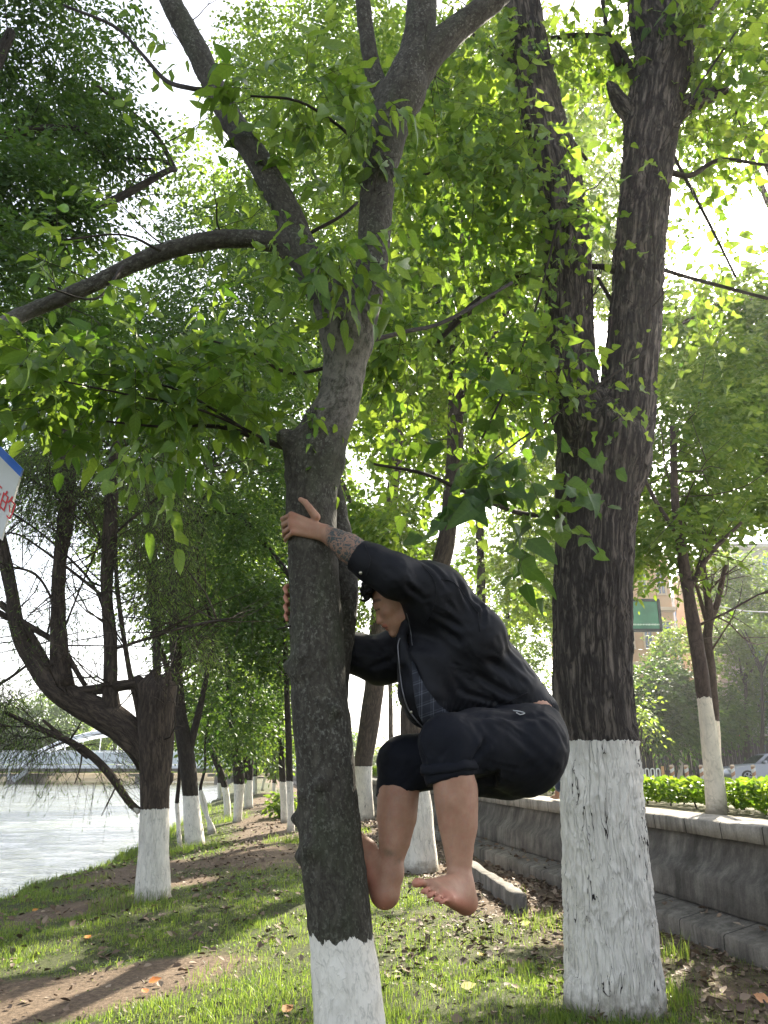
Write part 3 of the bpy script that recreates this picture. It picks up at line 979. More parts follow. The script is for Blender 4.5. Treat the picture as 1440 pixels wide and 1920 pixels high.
def ground_cover():
    r = np.random.default_rng(91)
    for (s0, s1, n, sz) in ((2.8, 6.5, 30000, .013), (6.5, 11, 30000, .018), (11, 20, 16000, .032)):
        s = r.uniform(s0, s1, n); p = r.uniform(-5, 3.66, n); x, y = xy_of(s, p)
        g = grass_density(x, y); t = fbm(np.stack([x * 2.2, y * 2.2, x * 0], -1), 3, 15)
        k = (np.abs(x) < y * .62 + .9) & (r.random(n) < np.clip(g - .15, 0.04, 1) * np.clip(.5 + 1.6 * t, .05, 1)) & (p > edge_p(s))
        x, y = x[k], y[k]; m = len(x)
        pos = np.stack([x, y, ground_z(x, y) + r.random(m) * .022], 1)
        ax = r.normal(size=(m, 3)) * np.array([1, 1, .35]); nr = r.normal(size=(m, 3)) * .4 + np.array([0, 0, 1])
        place_leaves(mb, pos, ax, nr, sz * (.6 + r.random(m)), T_ROUND, 0, r.random(m) * .8, r)
ground_cover()
tag(mb.build('grass', GRASSM), 'short green grass and weeds growing in patches over the river bank', 'grass', kind='stuff')

def litter_mat():
    m, nt, b = newmat('dead_leaf')
    lv = nd(nt, 'ShaderNodeAttribute', attribute_name='lv').outputs['Fac']
    c = ramp(nt, lv, [(0.0, (0.05, 0.032, 0.022)), (0.4, (0.13, 0.085, 0.055)), (0.7, (0.24, 0.17, 0.115)), (0.95, (0.36, 0.29, 0.21))])
    nt.links.new(c, b.inputs['Base Color']); b.inputs['Roughness'].default_value = 0.75
    return m
LITTER = litter_mat()
def scatter_litter():
    r = np.random.default_rng(31)
    m_ = MB()
    T = leaf_template(lambda t: 0.33 * math.sin(math.pi * t ** 0.75) if 0 < t < 1 else 0, 4, -0.25, 0.55)
    for (s0, s1, p0, p1, dens, z0) in ((2.6, 10, 0.2, 3.62, 260, None), (10, 20, -.5, 3.62, 110, None), (20, 34, -.5, 3.6, 40, None), (3.5, 16, -3.2, .5, 60, None), (3.5, 18, 3.66, 3.9, 60, 0.19)):
        n = int((s1 - s0) * (p1 - p0) * dens)
        s = r.uniform(s0, s1, n); p = r.uniform(p0, p1, n)
        x, y = xy_of(s, p)
        if z0 is None:
            nn = fbm(np.stack([x * 1.6, y * 1.6, x * 0], -1), 2, 8)
            w = np.clip(0.15 + 0.75 * sstep(0.6, 3.3, p) + 0.7 * nn + 0.5 * np.exp(-((p - 3.5) / .35) ** 2), 0.02, 1) if p1 > 1 else np.full(n, .6)
            k = r.random(n) < w
            x, y, s, p = x[k], y[k], s[k], p[k]; n = len(x)
            z = ground_z(x, y) + 0.004 + 0.016 * r.random(n)
        else:
            z = 0.145 + 0.065 * (p - 3.63) / .29 + 0.012
        a = r.uniform(0, 6.28, n)
        ax = np.stack([np.cos(a), np.sin(a), r.normal(size=n) * .25], 1)
        nr = np.stack([r.normal(size=n) * .45, r.normal(size=n) * .45, np.ones(n)], 1)
        far = np.interp(s, [5, 12, 30], [1, 1.15, 1.7])
        place_leaves(m_, np.stack([x, y, z], 1), ax, nr, (0.025 + 0.055 * r.random(n) ** 1.6) * far, T, 0, np.clip(r.beta(2, 2.2, n), 0, 1), r)
    return m_
tag(scatter_litter().build('leaf_litter', LITTER), 'dry brown fallen leaves strewn over the soil below the wall', 'fallen leaves', kind='stuff')

# single fallen leaves that stand out
def fallen(px, py, size, col, label, rot, curl=0.5, z=None):
    c = G(px, py); c[2] += 0.02
    m, nt, b = newmat('fallen_leaf')
    v = ntex(nt, coords(nt), 40, 3)
    nt.links.new(ramp(nt, v, [(0.3, tuple(q * .6 for q in col)), (0.6, col)]), b.inputs['Base Color'])
    b.inputs['Roughness'].default_value = 0.6
    T = leaf_template(lambda t: 0.40 * math.sin(math.pi * t ** 0.7) * (1 + .12 * math.sin(t * 22)) if 0 < t < 1 else 0, 9, -0.25 * curl, 0.5 * curl)
    m_ = MB()
    place_leaves(m_, np.array([c]), np.array([[math.cos(rot), math.sin(rot), .12]]), np.array([[.15, -.3, 1.0]]), np.array([size]), T)
    tag(m_.build('fallen_leaf', m, origin=c), label, 'leaf', 'single bright fallen leaves')
fallen(278, 1848, 0.085, (0.55, 0.17, 0.03), 'orange fallen leaf on bare soil, the larger one in the lower left corner', 0.3)
fallen(275, 1868, 0.06, (0.48, 0.16, 0.04), 'small orange fallen leaf just below the larger orange leaf', 2.4)
fallen(160, 1765, 0.07, (0.6, 0.22, 0.03), 'orange fallen leaf on the grass left of the willow foot', 1.3)
fallen(60, 1712, 0.07, (0.6, 0.26, 0.04), 'orange-yellow fallen leaf near the water at the left edge', 0.8)
fallen(865, 1858, 0.10, (0.48, 0.42, 0.12), 'round yellow-green fallen leaf in the grass below the hanging feet', 0.2, .2)
fallen(905, 1798, 0.07, (0.55, 0.40, 0.05), 'small yellow fallen leaf among dry leaves below the near foot', 2.0, .3)
fallen(975, 1738, 0.10, (0.42, 0.42, 0.08), 'long yellowish leaf lying beside the stone kerb end', 0.1, .3)
fallen(1190, 1872, 0.17, (0.34, 0.19, 0.11), 'large curled brown leaf at the foot of the thick whitewashed trunk', 0.05, 1.2)
fallen(1428, 1888, 0.11, (0.55, 0.25, 0.10), 'orange-brown fallen leaf in the bottom right corner', 1.0, .6)
fallen(530, 1905, 0.08, (0.50, 0.24, 0.08), 'rusty fallen leaf in sunlit grass left of the thin trunk', 0.9, .6)
# ------------------------------------------------------------------ trees
def limb_px(path, Y0, dY=None):
    """path: (px, py, width_px[, Y]) -> points, radii"""
    pts, rad = [], []
    for q in path:
        Y = q[3] if len(q) > 3 else Y0
        c = P(q[0], q[1], Y)
        pts.append(c); rad.append(q[2] * mpp(c) / 2)
    return np.array(pts), np.array(rad)

def sdf_trunk(limbs, h, k, mb, wh, amp, freq, seed, extra=None, zs=0.35, ridge=0.0, foot=0.0, light=None):
    P_, R_ = [], []
    for pts, rad in limbs:
        p, r = resample(pts, rad, 0.06)
        P_.append(p); R_.append(r)
    lo = np.min([p.min(0) for p in P_], 0) - 0.35; hi = np.max([p.max(0) for p in P_], 0) + 0.35
    sd = SDF(lo, hi, h)
    for li, (p, r) in enumerate(zip(P_, R_)):
        for i in range(len(p) - 1):
            sd.cone(p[i], p[i + 1], r[i], r[i + 1], k=0.004 if i else k)
    # smooth the forks: a second pass of blended fork balls
    if extra:
        for (c, rr, kk) in extra: sd.ell(c, np.eye(3), rr, kk)
    V, F = sd.mesh()
    N = vnormals(V, F)
    # limb coordinates from the nearest limb
    best = np.full(len(V), 1e9); bc = np.zeros((len(V), 3))
    for li, (p, r) in enumerate(zip(P_, R_)):
        T, Nn, B = frames(p)
        L = np.concatenate([[0], np.cumsum(np.linalg.norm(np.diff(p, axis=0), axis=1))])
        for i in range(len(p) - 1):
            ab = p[i + 1] - p[i]; l2 = ab.dot(ab)
            m = np.abs(V[:, 2] - (p[i][2] + p[i + 1][2]) / 2) < 0.5
            idx = np.nonzero(m)[0]
            if len(idx) == 0: continue
            q = V[idx] - p[i]
            t = np.clip(q @ ab / l2, 0, 1)
            d = np.linalg.norm(q - t[:, None] * ab, axis=1) - r[i]
            u = d < best[idx]
            ii = idx[u]
            best[ii] = d[u]
            qq = q[u]
            bc[ii] = np.stack([qq @ Nn[i], qq @ B[i], L[i] + qq @ T[i]], 1)
        bc[:, 2] += 0
    d = amp * fbm(bc * freq * np.array([1, 1, zs]), 4, seed) * 2
    if ridge:
        rn = np.abs(noise(bc * np.array([30, 30, 3.6]) + 2.2 * noise(bc * 5, 3)[:, None], seed + 5))
        d = d - ridge * np.clip(1 - rn * 3.0, 0, 1)
    V = V + N * d[:, None]
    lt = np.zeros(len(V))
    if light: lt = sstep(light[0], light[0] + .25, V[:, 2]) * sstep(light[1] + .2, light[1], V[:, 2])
    mb.add(V, F, bc=bc, wh=V[:, 2] - wh, ft=V[:, 2] - foot, lt=lt * .5)

WG = 'whitewashed trees along the bank'

# ---- foreground tree that the man clings to
TA = 2.75
tA = empty('tree', P(655, 1920, TA) * np.array([1, 1, 0]), 'slender grey-barked tree that the man is hugging, nearest to the camera, whitewashed foot', 'tree', WG)
baseA = P(668, 2050, TA); baseA2 = np.array([P(672, 2080, TA)[0] + .02, TA, -0.1])
wA = float(P(640, 1750, TA)[2])
trunkA = limb_px([(688, 2330, 150), (668, 2080, 142), (655, 1920, 134), (641, 1760, 121), (622, 1600, 117), (614, 1500, 114), (608, 1400, 110), (598, 1300, 106), (594, 1200, 100),
                  (590, 1100, 94), (585, 1000, 92), (584, 930, 96), (592, 860, 112), (612, 800, 92), (634, 760, 80), (645, 700, 78), (650, 650, 84), (652, 600, 92)], TA)
limbA1 = limb_px([(650, 640, 80), (622, 570, 74), (588, 510, 62), (563, 460, 56), (540, 400, 52), (490, 310, 48), (425, 210, 44), (372, 100, 42), (320, 0, 40), (270, -110, 36)], TA)
limbA2 = limb_px([(655, 640, 76), (684, 560, 64), (700, 480, 60), (704, 400, 62), (712, 320, 66), (728, 250, 70), (752, 180, 84), (778, 110, 66), (788, 50, 58), (792, -20, 54), (800, -120, 48)], TA)
limbA3 = limb_px([(752, 190, 60), (800, 110, 58), (850, 60, 50), (895, 25, 44), (960, -30, 40), (1020, -90, 34)], TA)
limbA4 = limb_px([(740, 210, 40), (708, 160, 34), (692, 90, 30), (682, 20, 28), (676, -60, 26)], TA)
limbA5 = limb_px([(560, 470, 50), (520, 456, 38), (470, 448, 34), (420, 447, 33), (370, 455, 33), (320, 468, 32), (250, 495, 30), (180, 530, 29), (110, 562, 28), (40, 590, 28), (-60, 640, 25, 2.55)], TA)
stub = limb_px([(590, 860, 60), (558, 838, 48), (536, 822, 34), (524, 818, 12)], TA - 0.03)
stemA = limb_px([(612, 1420, 60, 2.86), (620, 1300, 64, 2.88), (634, 1200, 62, 2.89), (641, 1120, 62, 2.90), (640, 1040, 56, 2.90), (630, 960, 44, 2.89), (612, 880, 36, 2.86)], TA)
mb = MB()
knobs = []
for (px, py, rr, dz) in [(556, 1535, .020, 0), (566, 1605, .020, 0), (585, 1590, .026, -.08), (572, 1490, .020, -.06), (545, 1250, .026, -.03), (560, 1262, .030, -.06), (566, 1230, .022, -.07), (630, 1330, .018, -.09), (600, 1470, .018, -.1)]:
    knobs.append((P(px, py, TA + dz), np.array([rr * 1.1, rr, rr * .85]), 0.03))
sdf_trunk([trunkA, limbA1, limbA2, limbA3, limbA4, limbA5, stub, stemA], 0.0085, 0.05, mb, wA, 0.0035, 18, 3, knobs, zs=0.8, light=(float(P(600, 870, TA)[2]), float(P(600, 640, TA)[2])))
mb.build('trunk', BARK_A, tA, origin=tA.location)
# thin branches of the foreground tree
mb = MB()
for q, sd_ in (([(532, 838, 12), (480, 822, 9), (430, 803, 8), (370, 798, 7), (300, 800, 5, 2.65), (200, 790, 4, 2.5)], 1),
           ([(545, 842, 9), (470, 812, 7), (420, 780, 6, 2.7), (330, 730, 5, 2.6), (210, 700, 4, 2.5)], 2),
           ([(520, 835, 6), (380, 770, 5, 2.6), (240, 740, 4, 2.4), (120, 715, 3, 2.3)], 3),
           ([(610, 690, 7), (540, 700, 6), (470, 660, 5, 2.6), (400, 640, 4, 2.5)], 4),
           ([(402, 172, 11), (360, 166, 10), (310, 150, 8, 2.9), (265, 100, 7, 3.0), (215, 50, 6, 3.1), (120, 10, 5, 3.2)], 5),
           ([(575, 440, 7), (640, 405, 6, 2.8), (670, 380, 5, 2.9)], 6), ([(700, 300, 8), (640, 240, 6, 2.7), (560, 190, 5, 2.5), (470, 180, 4, 2.4)], 7),
           ([(688, 640, 10, 2.8), (760, 622, 8, 3.0), (840, 600, 7, 3.3), (960, 530, 6, 3.8)], 8),
           ([(300, 470, 6, 2.7), (230, 440, 5, 2.5), (120, 450, 4, 2.4)], 9), ([(230, 500, 6, 2.7), (180, 560, 5, 2.5), (90, 540, 4, 2.3)], 10),
           ([(560, 1170, 4, 2.72), (520, 1180, 3, 2.7)], 11)):
    p_, r__ = limb_px(q, TA); mb = MB()
    add_tube(mb, p_, r__, 6, 0.05, 0.15, 12, sd_)
    mb.build('branch', BARK_D, tA, origin=tA.location)
mb = MB()
rand_twigs(mb, [limbA1, limbA2, limbA3, limbA5], 40, .4, .0035, 78, zmin=2.4)
tag(mb.build('twigs', BARK_D, tA, origin=tA.location), kind='stuff')
# big ovate leaves
mb = MB()
def spA(px, py, rx, ry, Y, dY, nt_, nl, size, seed, **k):
    c, rad = clump_px(px, py, rx, ry, Y, dY)
    nt_ = int(nt_ * 1.6)
    kw = dict(twig_len=0.22, twig_mat=1, twig_r=0.0016, droop=0.55, clump=0.25, cfreq=4.0, flat=0.75); kw.update(k)
    spray(mb, c, rad, nt_, nl, size, T_OVATE, 0, seed=seed, **kw)
spA(250, 705, 220, 80, 2.75, .35, 34, 6, .105, 1)
spA(160, 730, 150, 85, 2.4, .3, 18, 6, .105, 2)
spA(330, 760, 150, 70, 2.7, .35, 24, 6, .10, 3)
spA(430, 690, 110, 80, 2.7, .3, 18, 6, .09, 4)
spA(110, 685, 110, 36, 2.4, .15, 9, 5, .10, 5)
spA(120, 470, 110, 36, 2.95, .15, 10, 5, .085, 6)
spA(250, 440, 90, 40, 3.0, .15, 12, 5, .08, 7)
spA(370, 580, 120, 50, 3.0, .2, 24, 5, .085, 8)
spA(645, 485, 95, 26, 2.48, .10, 13, 6, .105, 9, droop=1.2, carve=False, clump=-2)
spA(560, 460, 60, 26, 2.5, .08, 5, 5, .085, 10, carve=False, clump=-2)
spA(550, 170, 110, 34, 2.5, .15, 16, 6, .115, 11, droop=.4, carve=False, clump=-2)
spA(670, 215, 80, 50, 2.5, .15, 12, 6, .10, 12, droop=.9, carve=False, clump=-2)
spA(480, 370, 80, 60, 3.0, .25, 16, 5, .085, 13)
spA(570, 790, 40, 40, 2.7, .12, 9, 5, .07, 14)
spA(540, 600, 60, 50, 2.8, .2, 12, 5, .08, 15)
spA(200, 840, 80, 30, 2.4, .15, 7, 5, .095, 16, droop=1.1)
spA(20, 720, 40, 50, 2.5, .15, 5, 5, .09, 17)
spA(330, 100, 150, 50, 3.3, .2, 8, 5, .07, 18)
spA(545, 1195, 20, 12, 2.68, .04, 2, 2, .05, 19, twig_len=.06, carve=False)
spA(620, 360, 60, 50, 3.0, .2, 10, 5, .08, 20)
mb.build('crown', [LEAF_OVATE, TWIG], tA, origin=tA.location)

# ---- thick forked tree on the right
bB = G(1150, 1893); TB = bB[1]
tB = empty('tree', bB, 'thick forked poplar with deeply furrowed bark and whitewashed foot, right of the man', 'tree', WG)
wB = float(P(1120, 1390, TB)[2])
trunkB = limb_px([(1152, 1960, 200), (1150, 1880, 178), (1147, 1800, 167), (1141, 1700, 158), (1134, 1600, 152), (1127, 1500, 148), (1122, 1390, 140), (1112, 1300, 141), (1110, 1200, 139),
                  (1111, 1100, 137), (1115, 1000, 142), (1124, 900, 152), (1133, 830, 150)], TB)
limbB1 = limb_px([(1118, 870, 120), (1088, 790, 100), (1072, 700, 86), (1066, 600, 84), (1064, 500, 84), (1058, 420, 84), (1042, 320, 84), (1018, 220, 78), (998, 120, 68), (984, 40, 62), (970, -60, 56)], TB)
limbB2 = limb_px([(1150, 870, 120), (1172, 780, 104), (1180, 700, 94), (1190, 600, 92), (1197, 500, 88), (1206, 400, 88), (1215, 300, 90), (1228, 200, 96), (1242, 110, 96), (1225, 30, 84), (1215, -80, 74)], TB)
limbB3 = limb_px([(1245, 130, 80), (1280, 60, 60), (1320, 0, 50), (1370, -80, 44)], TB)
limbB4 = limb_px([(1205, 260, 40), (1180, 215, 30), (1155, 180, 22), (1145, 160, 14)], TB)
limbB5 = limb_px([(1235, 230, 40), (1290, 195, 30), (1340, 175, 24), (1360, 170, 14)], TB)
mb = MB()
lumps = [(P(1140, 790, TB - .03), np.array([.14, .15, .2]), .12)]
for (px, py, rr, dz) in [(1168, 740, .06, -.14), (1150, 880, .05, -.2), (1040, 700, .05, -.05), (1082, 1862, .06, -.1), (1215, 1850, .07, -.05), (1232, 330, .05, -.1), (1130, 760, .06, -.1)]:
    lumps.append((P(px, py, TB + dz), np.array([rr, rr, rr * 1.5]), .06))
sdf_trunk([trunkB, limbB1, limbB2, limbB3, limbB4, limbB5], 0.0125, 0.10, mb, wB, 0.010, 9, 9, lumps, zs=0.3, ridge=0.013)
mb.build('trunk', BARK_B, tB, origin=tB.location)
mb = MB()
for q, sd_ in (([(1200, 165, 16), (1150, 80, 12), (1090, 66, 10), (1030, 72, 8)], 1), ([(1160, 120, 14), (1140, 60, 10), (1130, 0, 9)], 2),
           ([(1055, 505, 18), (990, 515, 20), (930, 545, 20), (870, 590, 16), (820, 640, 12)], 3), ([(1050, 960, 12), (990, 965, 10), (900, 935, 8, 4.6), (800, 890, 7, 4.4), (700, 870, 5, 4.2)], 4),
           ([(1165, 515, 14), (1130, 500, 12), (1105, 500, 10)], 5), ([(1165, 600, 10), (1150, 570, 8), (1120, 520, 6)], 6), ([(1230, 310, 14), (1290, 330, 10), (1350, 300, 8), (1440, 310, 6)], 7),
           ([(1225, 500, 9), (1290, 520, 7), (1440, 560, 6)], 8), ([(1210, 660, 8, 4.8), (1110, 730, 5, 4.7), (1010, 800, 4, 4.5), (900, 880, 3, 4.4)], 9),
           ([(1050, 400, 6, 4.7), (1010, 560, 5, 4.6), (960, 700, 4, 4.5), (905, 820, 4, 4.4)], 10), ([(1100, 300, 7), (1060, 250, 6), (990, 200, 5)], 11),
           ([(1205, 700, 5, 4.85), (1215, 620, 5, 4.85), (1228, 500, 4, 4.85), (1225, 420, 4, 4.85), (1245, 320, 4, 4.9), (1300, 180, 4, 4.9), (1380, 60, 4, 5)], 12),
           ([(1135, 760, 5, 4.85), (1133, 800, 5, 4.8), (1110, 845, 4, 4.8), (1070, 860, 3, 4.8)], 13), ([(1000, 150, 8), (940, 100, 7), (880, 60, 6)], 14),
           ([(1010, 250, 8), (930, 260, 6), (820, 320, 5), (740, 335, 5)], 15), ([(1240, 250, 7), (1320, 400, 6), (1380, 520, 5)], 16)):
    p_, r__ = limb_px(q, TB); mb = MB()
    add_tube(mb, p_, r__, 6, 0.06, 0.15, 10, sd_)
    mb.build('branch', BARK_D, tB, origin=tB.location)
mb = MB()
rand_twigs(mb, [limbB1, limbB2, limbB3], 46, .7, .007, 77, zmin=2.6)
tag(mb.build('twigs', BARK_D, tB, origin=tB.location), kind='stuff')
mb = MB()
def spB(px, py, rx, ry, Y, dY, nt_, nl, size, seed, mat=0, **k):
    c, rad = clump_px(px, py, rx, ry, Y, dY)
    nt_ = int(nt_ * 2.2)
    kw = dict(twig_len=0.45, twig_mat=2, twig_r=0.0022, droop=0.7, clump=0.35, cfreq=2.2, flat=0.9); kw.update(k)
    spray(mb, c, rad, nt_, nl, size, T_HEART, mat, seed=seed, **kw)
spB(850, 380, 130, 230, 5.0, .5, 130, 6, .115, 41)
spB(850, 680, 150, 130, 4.6, .5, 80, 6, .115, 42)
spB(900, 150, 130, 150, 5.2, .5, 90, 6, .115, 43)
spB(1010, 300, 90, 130, 4.5, .25, 16, 5, .12, 44)
spB(1010, 640, 70, 120, 4.4, .2, 7, 5, .10, 45)
spB(960, 800, 90, 60, 4.0, .3, 7, 5, .15, 46, mat=1)
spB(970, 930, 70, 60, 3.9, .3, 9, 5, .15, 47, mat=1)
spB(1310, 220, 100, 130, 5.4, .5, 44, 6, .115, 48)
spB(1330, 60, 110, 80, 5.0, .4, 40, 6, .115, 49)
spB(1080, 60, 120, 70, 5.0, .4, 50, 6, .115, 50)
spB(1320, 560, 70, 80, 5.6, .4, 16, 6, .10, 51)
spB(820, 820, 120, 90, 4.8, .4, 40, 6, .10, 52)
spB(1080, 600, 50, 200, 4.75, .12, 8, 4, .08, 53)
spB(1050, 430, 60, 150, 4.7, .12, 9, 5, .10, 55)
spB(1240, 420, 50, 200, 4.8, .15, 7, 4, .09, 56)
spB(1190, 760, 30, 60, 4.75, .1, 6, 4, .07, 54)
mb.build('crown', [LEAF_HEART, LEAF_DARK, TWIG], tB, origin=tB.location)

# ---- generic bank tree
def bank_tree(label, foot, trunk, ww_y, bark, limbs=(), crown=(), leaf=None, tmpl=None, size=.08, group=WG, name='tree', gz=None, seed=0, cat='tree', dens=4.0, tw=22, tl=1.3, tr_=.012, **kw):
    b = G(*foot) if gz is None else P_at_z(foot[0], foot[1], gz)
    Y = b[1]
    t = empty(name, b, label, cat, group)
    wh = None if ww_y is None else float(P(foot[0], ww_y, Y)[2])
    m_ = MB(); LB = []
    tr = [(foot[0], foot[1] + 14 * trunk[0][2] / 40, trunk[0][2] * 1.25)] + list(trunk)
    p_, r__ = limb_px(tr, Y)
    big = r__.max() > 0.1
    LB.append((p_, r__))
    add_tube(m_, p_, r__, 20 if big else 12, None, 0.10, 7, seed + 1, wh=wh, ft=b[2])
    for i, l in enumerate(limbs):
        l = [tuple(q[:3]) + ((Y + q[3],) if len(q) > 3 else ()) for q in l]
        p2, r2 = limb_px(l, Y); LB.append((p2, r2))
        add_tube(m_, p2, r2, 12 if r2.max() > .05 else 7, None, 0.14, 8, seed + 2 + i, wh=wh)
    if tw: rand_twigs(m_, LB, tw, tl, tr_, seed * 13 + 5, zmin=b[2] + 1.6)
    m_.build('trunk', bark, t, origin=t.location)
    if crown:
        m_ = MB()
        for i, c_ in enumerate(crown):
            px, py, rx, ry, dy, ddy, ntw, nl = c_[:8]
            c, rad = clump_px(px, py, rx, ry, Y + dy, ddy)
            k = dict(twig_len=0.5, twig_mat=None, droop=0.45, clump=0.35, cfreq=1.1, flat=0.7); k.update(kw)
            sz = c_[8] if len(c_) > 8 else size
            spray(m_, c, rad, int(ntw * dens), nl, sz, tmpl, 0, seed=seed * 31 + i, **k)
        m_.build('crown', leaf, t, origin=t.location)
    return t

def P_at_z(px, py, z):
    r = ray(px, py); t = (z - CAM_H) / r[2]
    return np.array([r[0] * t, r[1] * t, z])

# ---- old pollard willow at the water
bank_tree('old gnarled willow with a broken-off stump top and thick limb reaching out over the water', (286, 1688),
    [(286, 1680, 66), (287, 1600, 58), (290, 1515, 54), (291, 1450, 60), (291, 1390, 68), (292, 1330, 66), (296, 1285, 70), (300, 1272, 50)], 1516, BARK_C,
    limbs=[[(275, 1300, 30), (262, 1278, 22), (255, 1268, 10)], [(300, 1300, 40), (312, 1270, 22), (318, 1258, 8)], [(290, 1300, 40), (286, 1268, 24), (288, 1256, 9)], [(312, 1330, 26), (322, 1320, 18), (328, 1316, 8)], [(312, 1470, 16), (320, 1462, 12), (322, 1448, 7)],
           [(280, 1430, 46), (250, 1383, 54), (205, 1350, 56), (150, 1320, 50), (105, 1288, 46), (60, 1235, 32), (35, 1190, 26), (20, 1100, 24), (0, 1010, 22), (-20, 940, 20)],
           [(118, 1290, 46), (112, 1230, 36), (108, 1150, 26), (112, 1060, 25), (122, 980, 30), (126, 900, 30), (130, 800, 24), (120, 700, 20), (130, 600, 16)],
           [(210, 1350, 40), (207, 1280, 26), (207, 1200, 24), (200, 1100, 22), (206, 1010, 26), (208, 930, 24), (214, 860, 18), (230, 760, 14)],
           [(300, 1290, 34), (250, 1283, 20), (180, 1293, 18), (120, 1298, 18), (85, 1290, 16)],
           [(262, 1522, 14), (240, 1500, 15), (205, 1450, 16), (170, 1415, 14), (130, 1390, 13), (65, 1362, 10), (10, 1335, 6)],
           [(262, 1420, 20), (262, 1340, 14), (245, 1270, 11), (230, 1180, 9), (218, 1080, 8), (215, 950, 7)],
           [(165, 1420, 9), (110, 1375, 8), (80, 1350, 5)], [(100, 1270, 16), (50, 1180, 12), (0, 1150, 12), (-40, 1120, 10)], [(160, 1285, 10), (110, 1210, 11), (40, 1165, 12), (0, 1130, 12)],
           [(205, 1220, 6), (300, 1190, 6), (350, 1175, 6), (430, 1160, 5, -1)], [(190, 1115, 6), (120, 1060, 5), (40, 1005, 4), (0, 1000, 3)],
           [(200, 1160, 5), (170, 1090, 5), (90, 1010, 4), (20, 960, 3)], [(110, 1150, 5), (70, 1080, 5), (10, 1060, 4)], [(60, 1240, 5), (20, 1270, 5), (-30, 1300, 5)],
           [(215, 1000, 6), (300, 930, 6), (380, 880, 5, -.5)], [(208, 1060, 5), (160, 960, 4), (60, 900, 4)], [(120, 1180, 4), (160, 1080, 4), (190, 1010, 3)],
           [(155, 1405, 4), (150, 1440, 3), (140, 1470, 2)], [(225, 1460, 3), (205, 1500, 3), (190, 1530, 2)]],
    crown=[(60, 930, 150, 90, 0, .9, 330, 6), (230, 950, 150, 80, .2, .9, 300, 6), (40, 1130, 100, 90, .3, .8, 70, 6), (330, 1060, 120, 110, .3, .8, 260, 6), (160, 1150, 100, 90, 0, .8, 36, 6), (330, 1215, 70, 50, .2, .5, 60, 6), (10, 1330, 70, 60, 0, .6, 170, 6),
           (120, 1420, 120, 50, 0, .6, 90, 6, .055), (70, 1385, 90, 40, 0, .6, 90, 6, .06), (200, 870, 240, 60, .5, .9, 300, 6), (60, 1230, 80, 40, 0, .5, 40, 6), (190, 1490, 50, 30, 0, .3, 14, 5, .05)],
    leaf=[LEAF_WILLOW, TWIG], tmpl=T_NARROW, size=.075, seed=3, twig_len=.4, droop=1.1, flat=1.0, clump=.35, twig_mat=1, twig_r=.003, cfreq=1.4, dens=2.6, tw=190, tl=1.3, tr_=.009)
# ---- the other bank trees
bank_tree('slim dark-trunked whitewashed tree standing right behind the old willow', (365, 1587),
    [(365, 1580, 38), (358, 1490, 29), (347, 1400, 29), (336, 1330, 24), (328, 1200, 20), (320, 1050, 18), (312, 900, 15), (300, 700, 12)], 1492, BARK_D,
    limbs=[[(350, 1420, 16), (372, 1340, 13), (390, 1250, 9), (400, 1180, 7), (375, 1100, 5), (370, 1020, 4)], [(333, 1300, 12), (290, 1180, 9), (280, 1050, 7), (310, 980, 5)],
           [(322, 1100, 9), (380, 1000, 7), (372, 960, 5), (400, 900, 4)], [(318, 1000, 12), (430, 960, 10), (520, 1050, 10), (560, 1110, 9)]],
    crown=[(420, 1080, 110, 140, 0, 1.5, 260, 7), (430, 1290, 90, 110, 2, 1.5, 170, 7), (330, 800, 230, 130, -2, 2, 420, 7), (470, 920, 90, 110, -1, 1.5, 160, 7), (130, 700, 200, 150, -3, 2, 330, 7), (450, 600, 140, 130, -2, 2, 220, 7)],
    leaf=LEAF_DARK, tmpl=T_SMALL, size=.125, seed=5, twig_len=.7, clump=.3)
bank_tree('thin twisted whitewashed stem left of the slim dark tree, at the water edge', (337, 1590), [(337, 1585, 9), (334, 1540, 7), (332, 1505, 8), (336, 1460, 7), (338, 1400, 5), (345, 1330, 3)], 1506, BARK_D, name='sapling', tw=4, tl=.5, tr_=.004)
bank_tree('crooked forked sapling with whitewashed foot just right of the slim dark tree', (397, 1563), [(397, 1558, 15), (390, 1535, 8), (380, 1510, 7), (376, 1478, 6), (384, 1440, 5), (385, 1390, 4), (392, 1340, 3)], 1482, BARK_D,
    limbs=[[(390, 1535, 6), (384, 1500, 5), (374, 1475, 4)]], name='sapling', seed=2, tw=5, tl=.5, tr_=.004)
bank_tree('leaning dark tree, first of the far clump on the water side', (427, 1536), [(427, 1530, 14), (424, 1490, 12), (416, 1455, 12), (402, 1420, 11), (390, 1380, 8), (380, 1300, 7)], 1476, BARK_D,
    crown=[(390, 1350, 60, 70, 2, 2, 150, 6), (440, 1230, 60, 60, 3, 2, 90, 6)], leaf=LEAF_MID, tmpl=T_SMALL, size=.15, seed=7)
bank_tree('stout dark tree with wide branches in the far clump on the water side', (445, 1542), [(445, 1535, 17), (448, 1490, 18), (448, 1450, 22), (440, 1400, 14), (430, 1300, 12), (425, 1200, 9)], 1470, BARK_D,
    limbs=[[(450, 1450, 12), (465, 1400, 8), (470, 1300, 6)]],
    crown=[(450, 1330, 70, 80, 1, 2, 150, 6), (470, 1180, 70, 90, 1, 2, 110, 6)], leaf=LEAF_DARK, tmpl=T_SMALL, size=.15, seed=8)
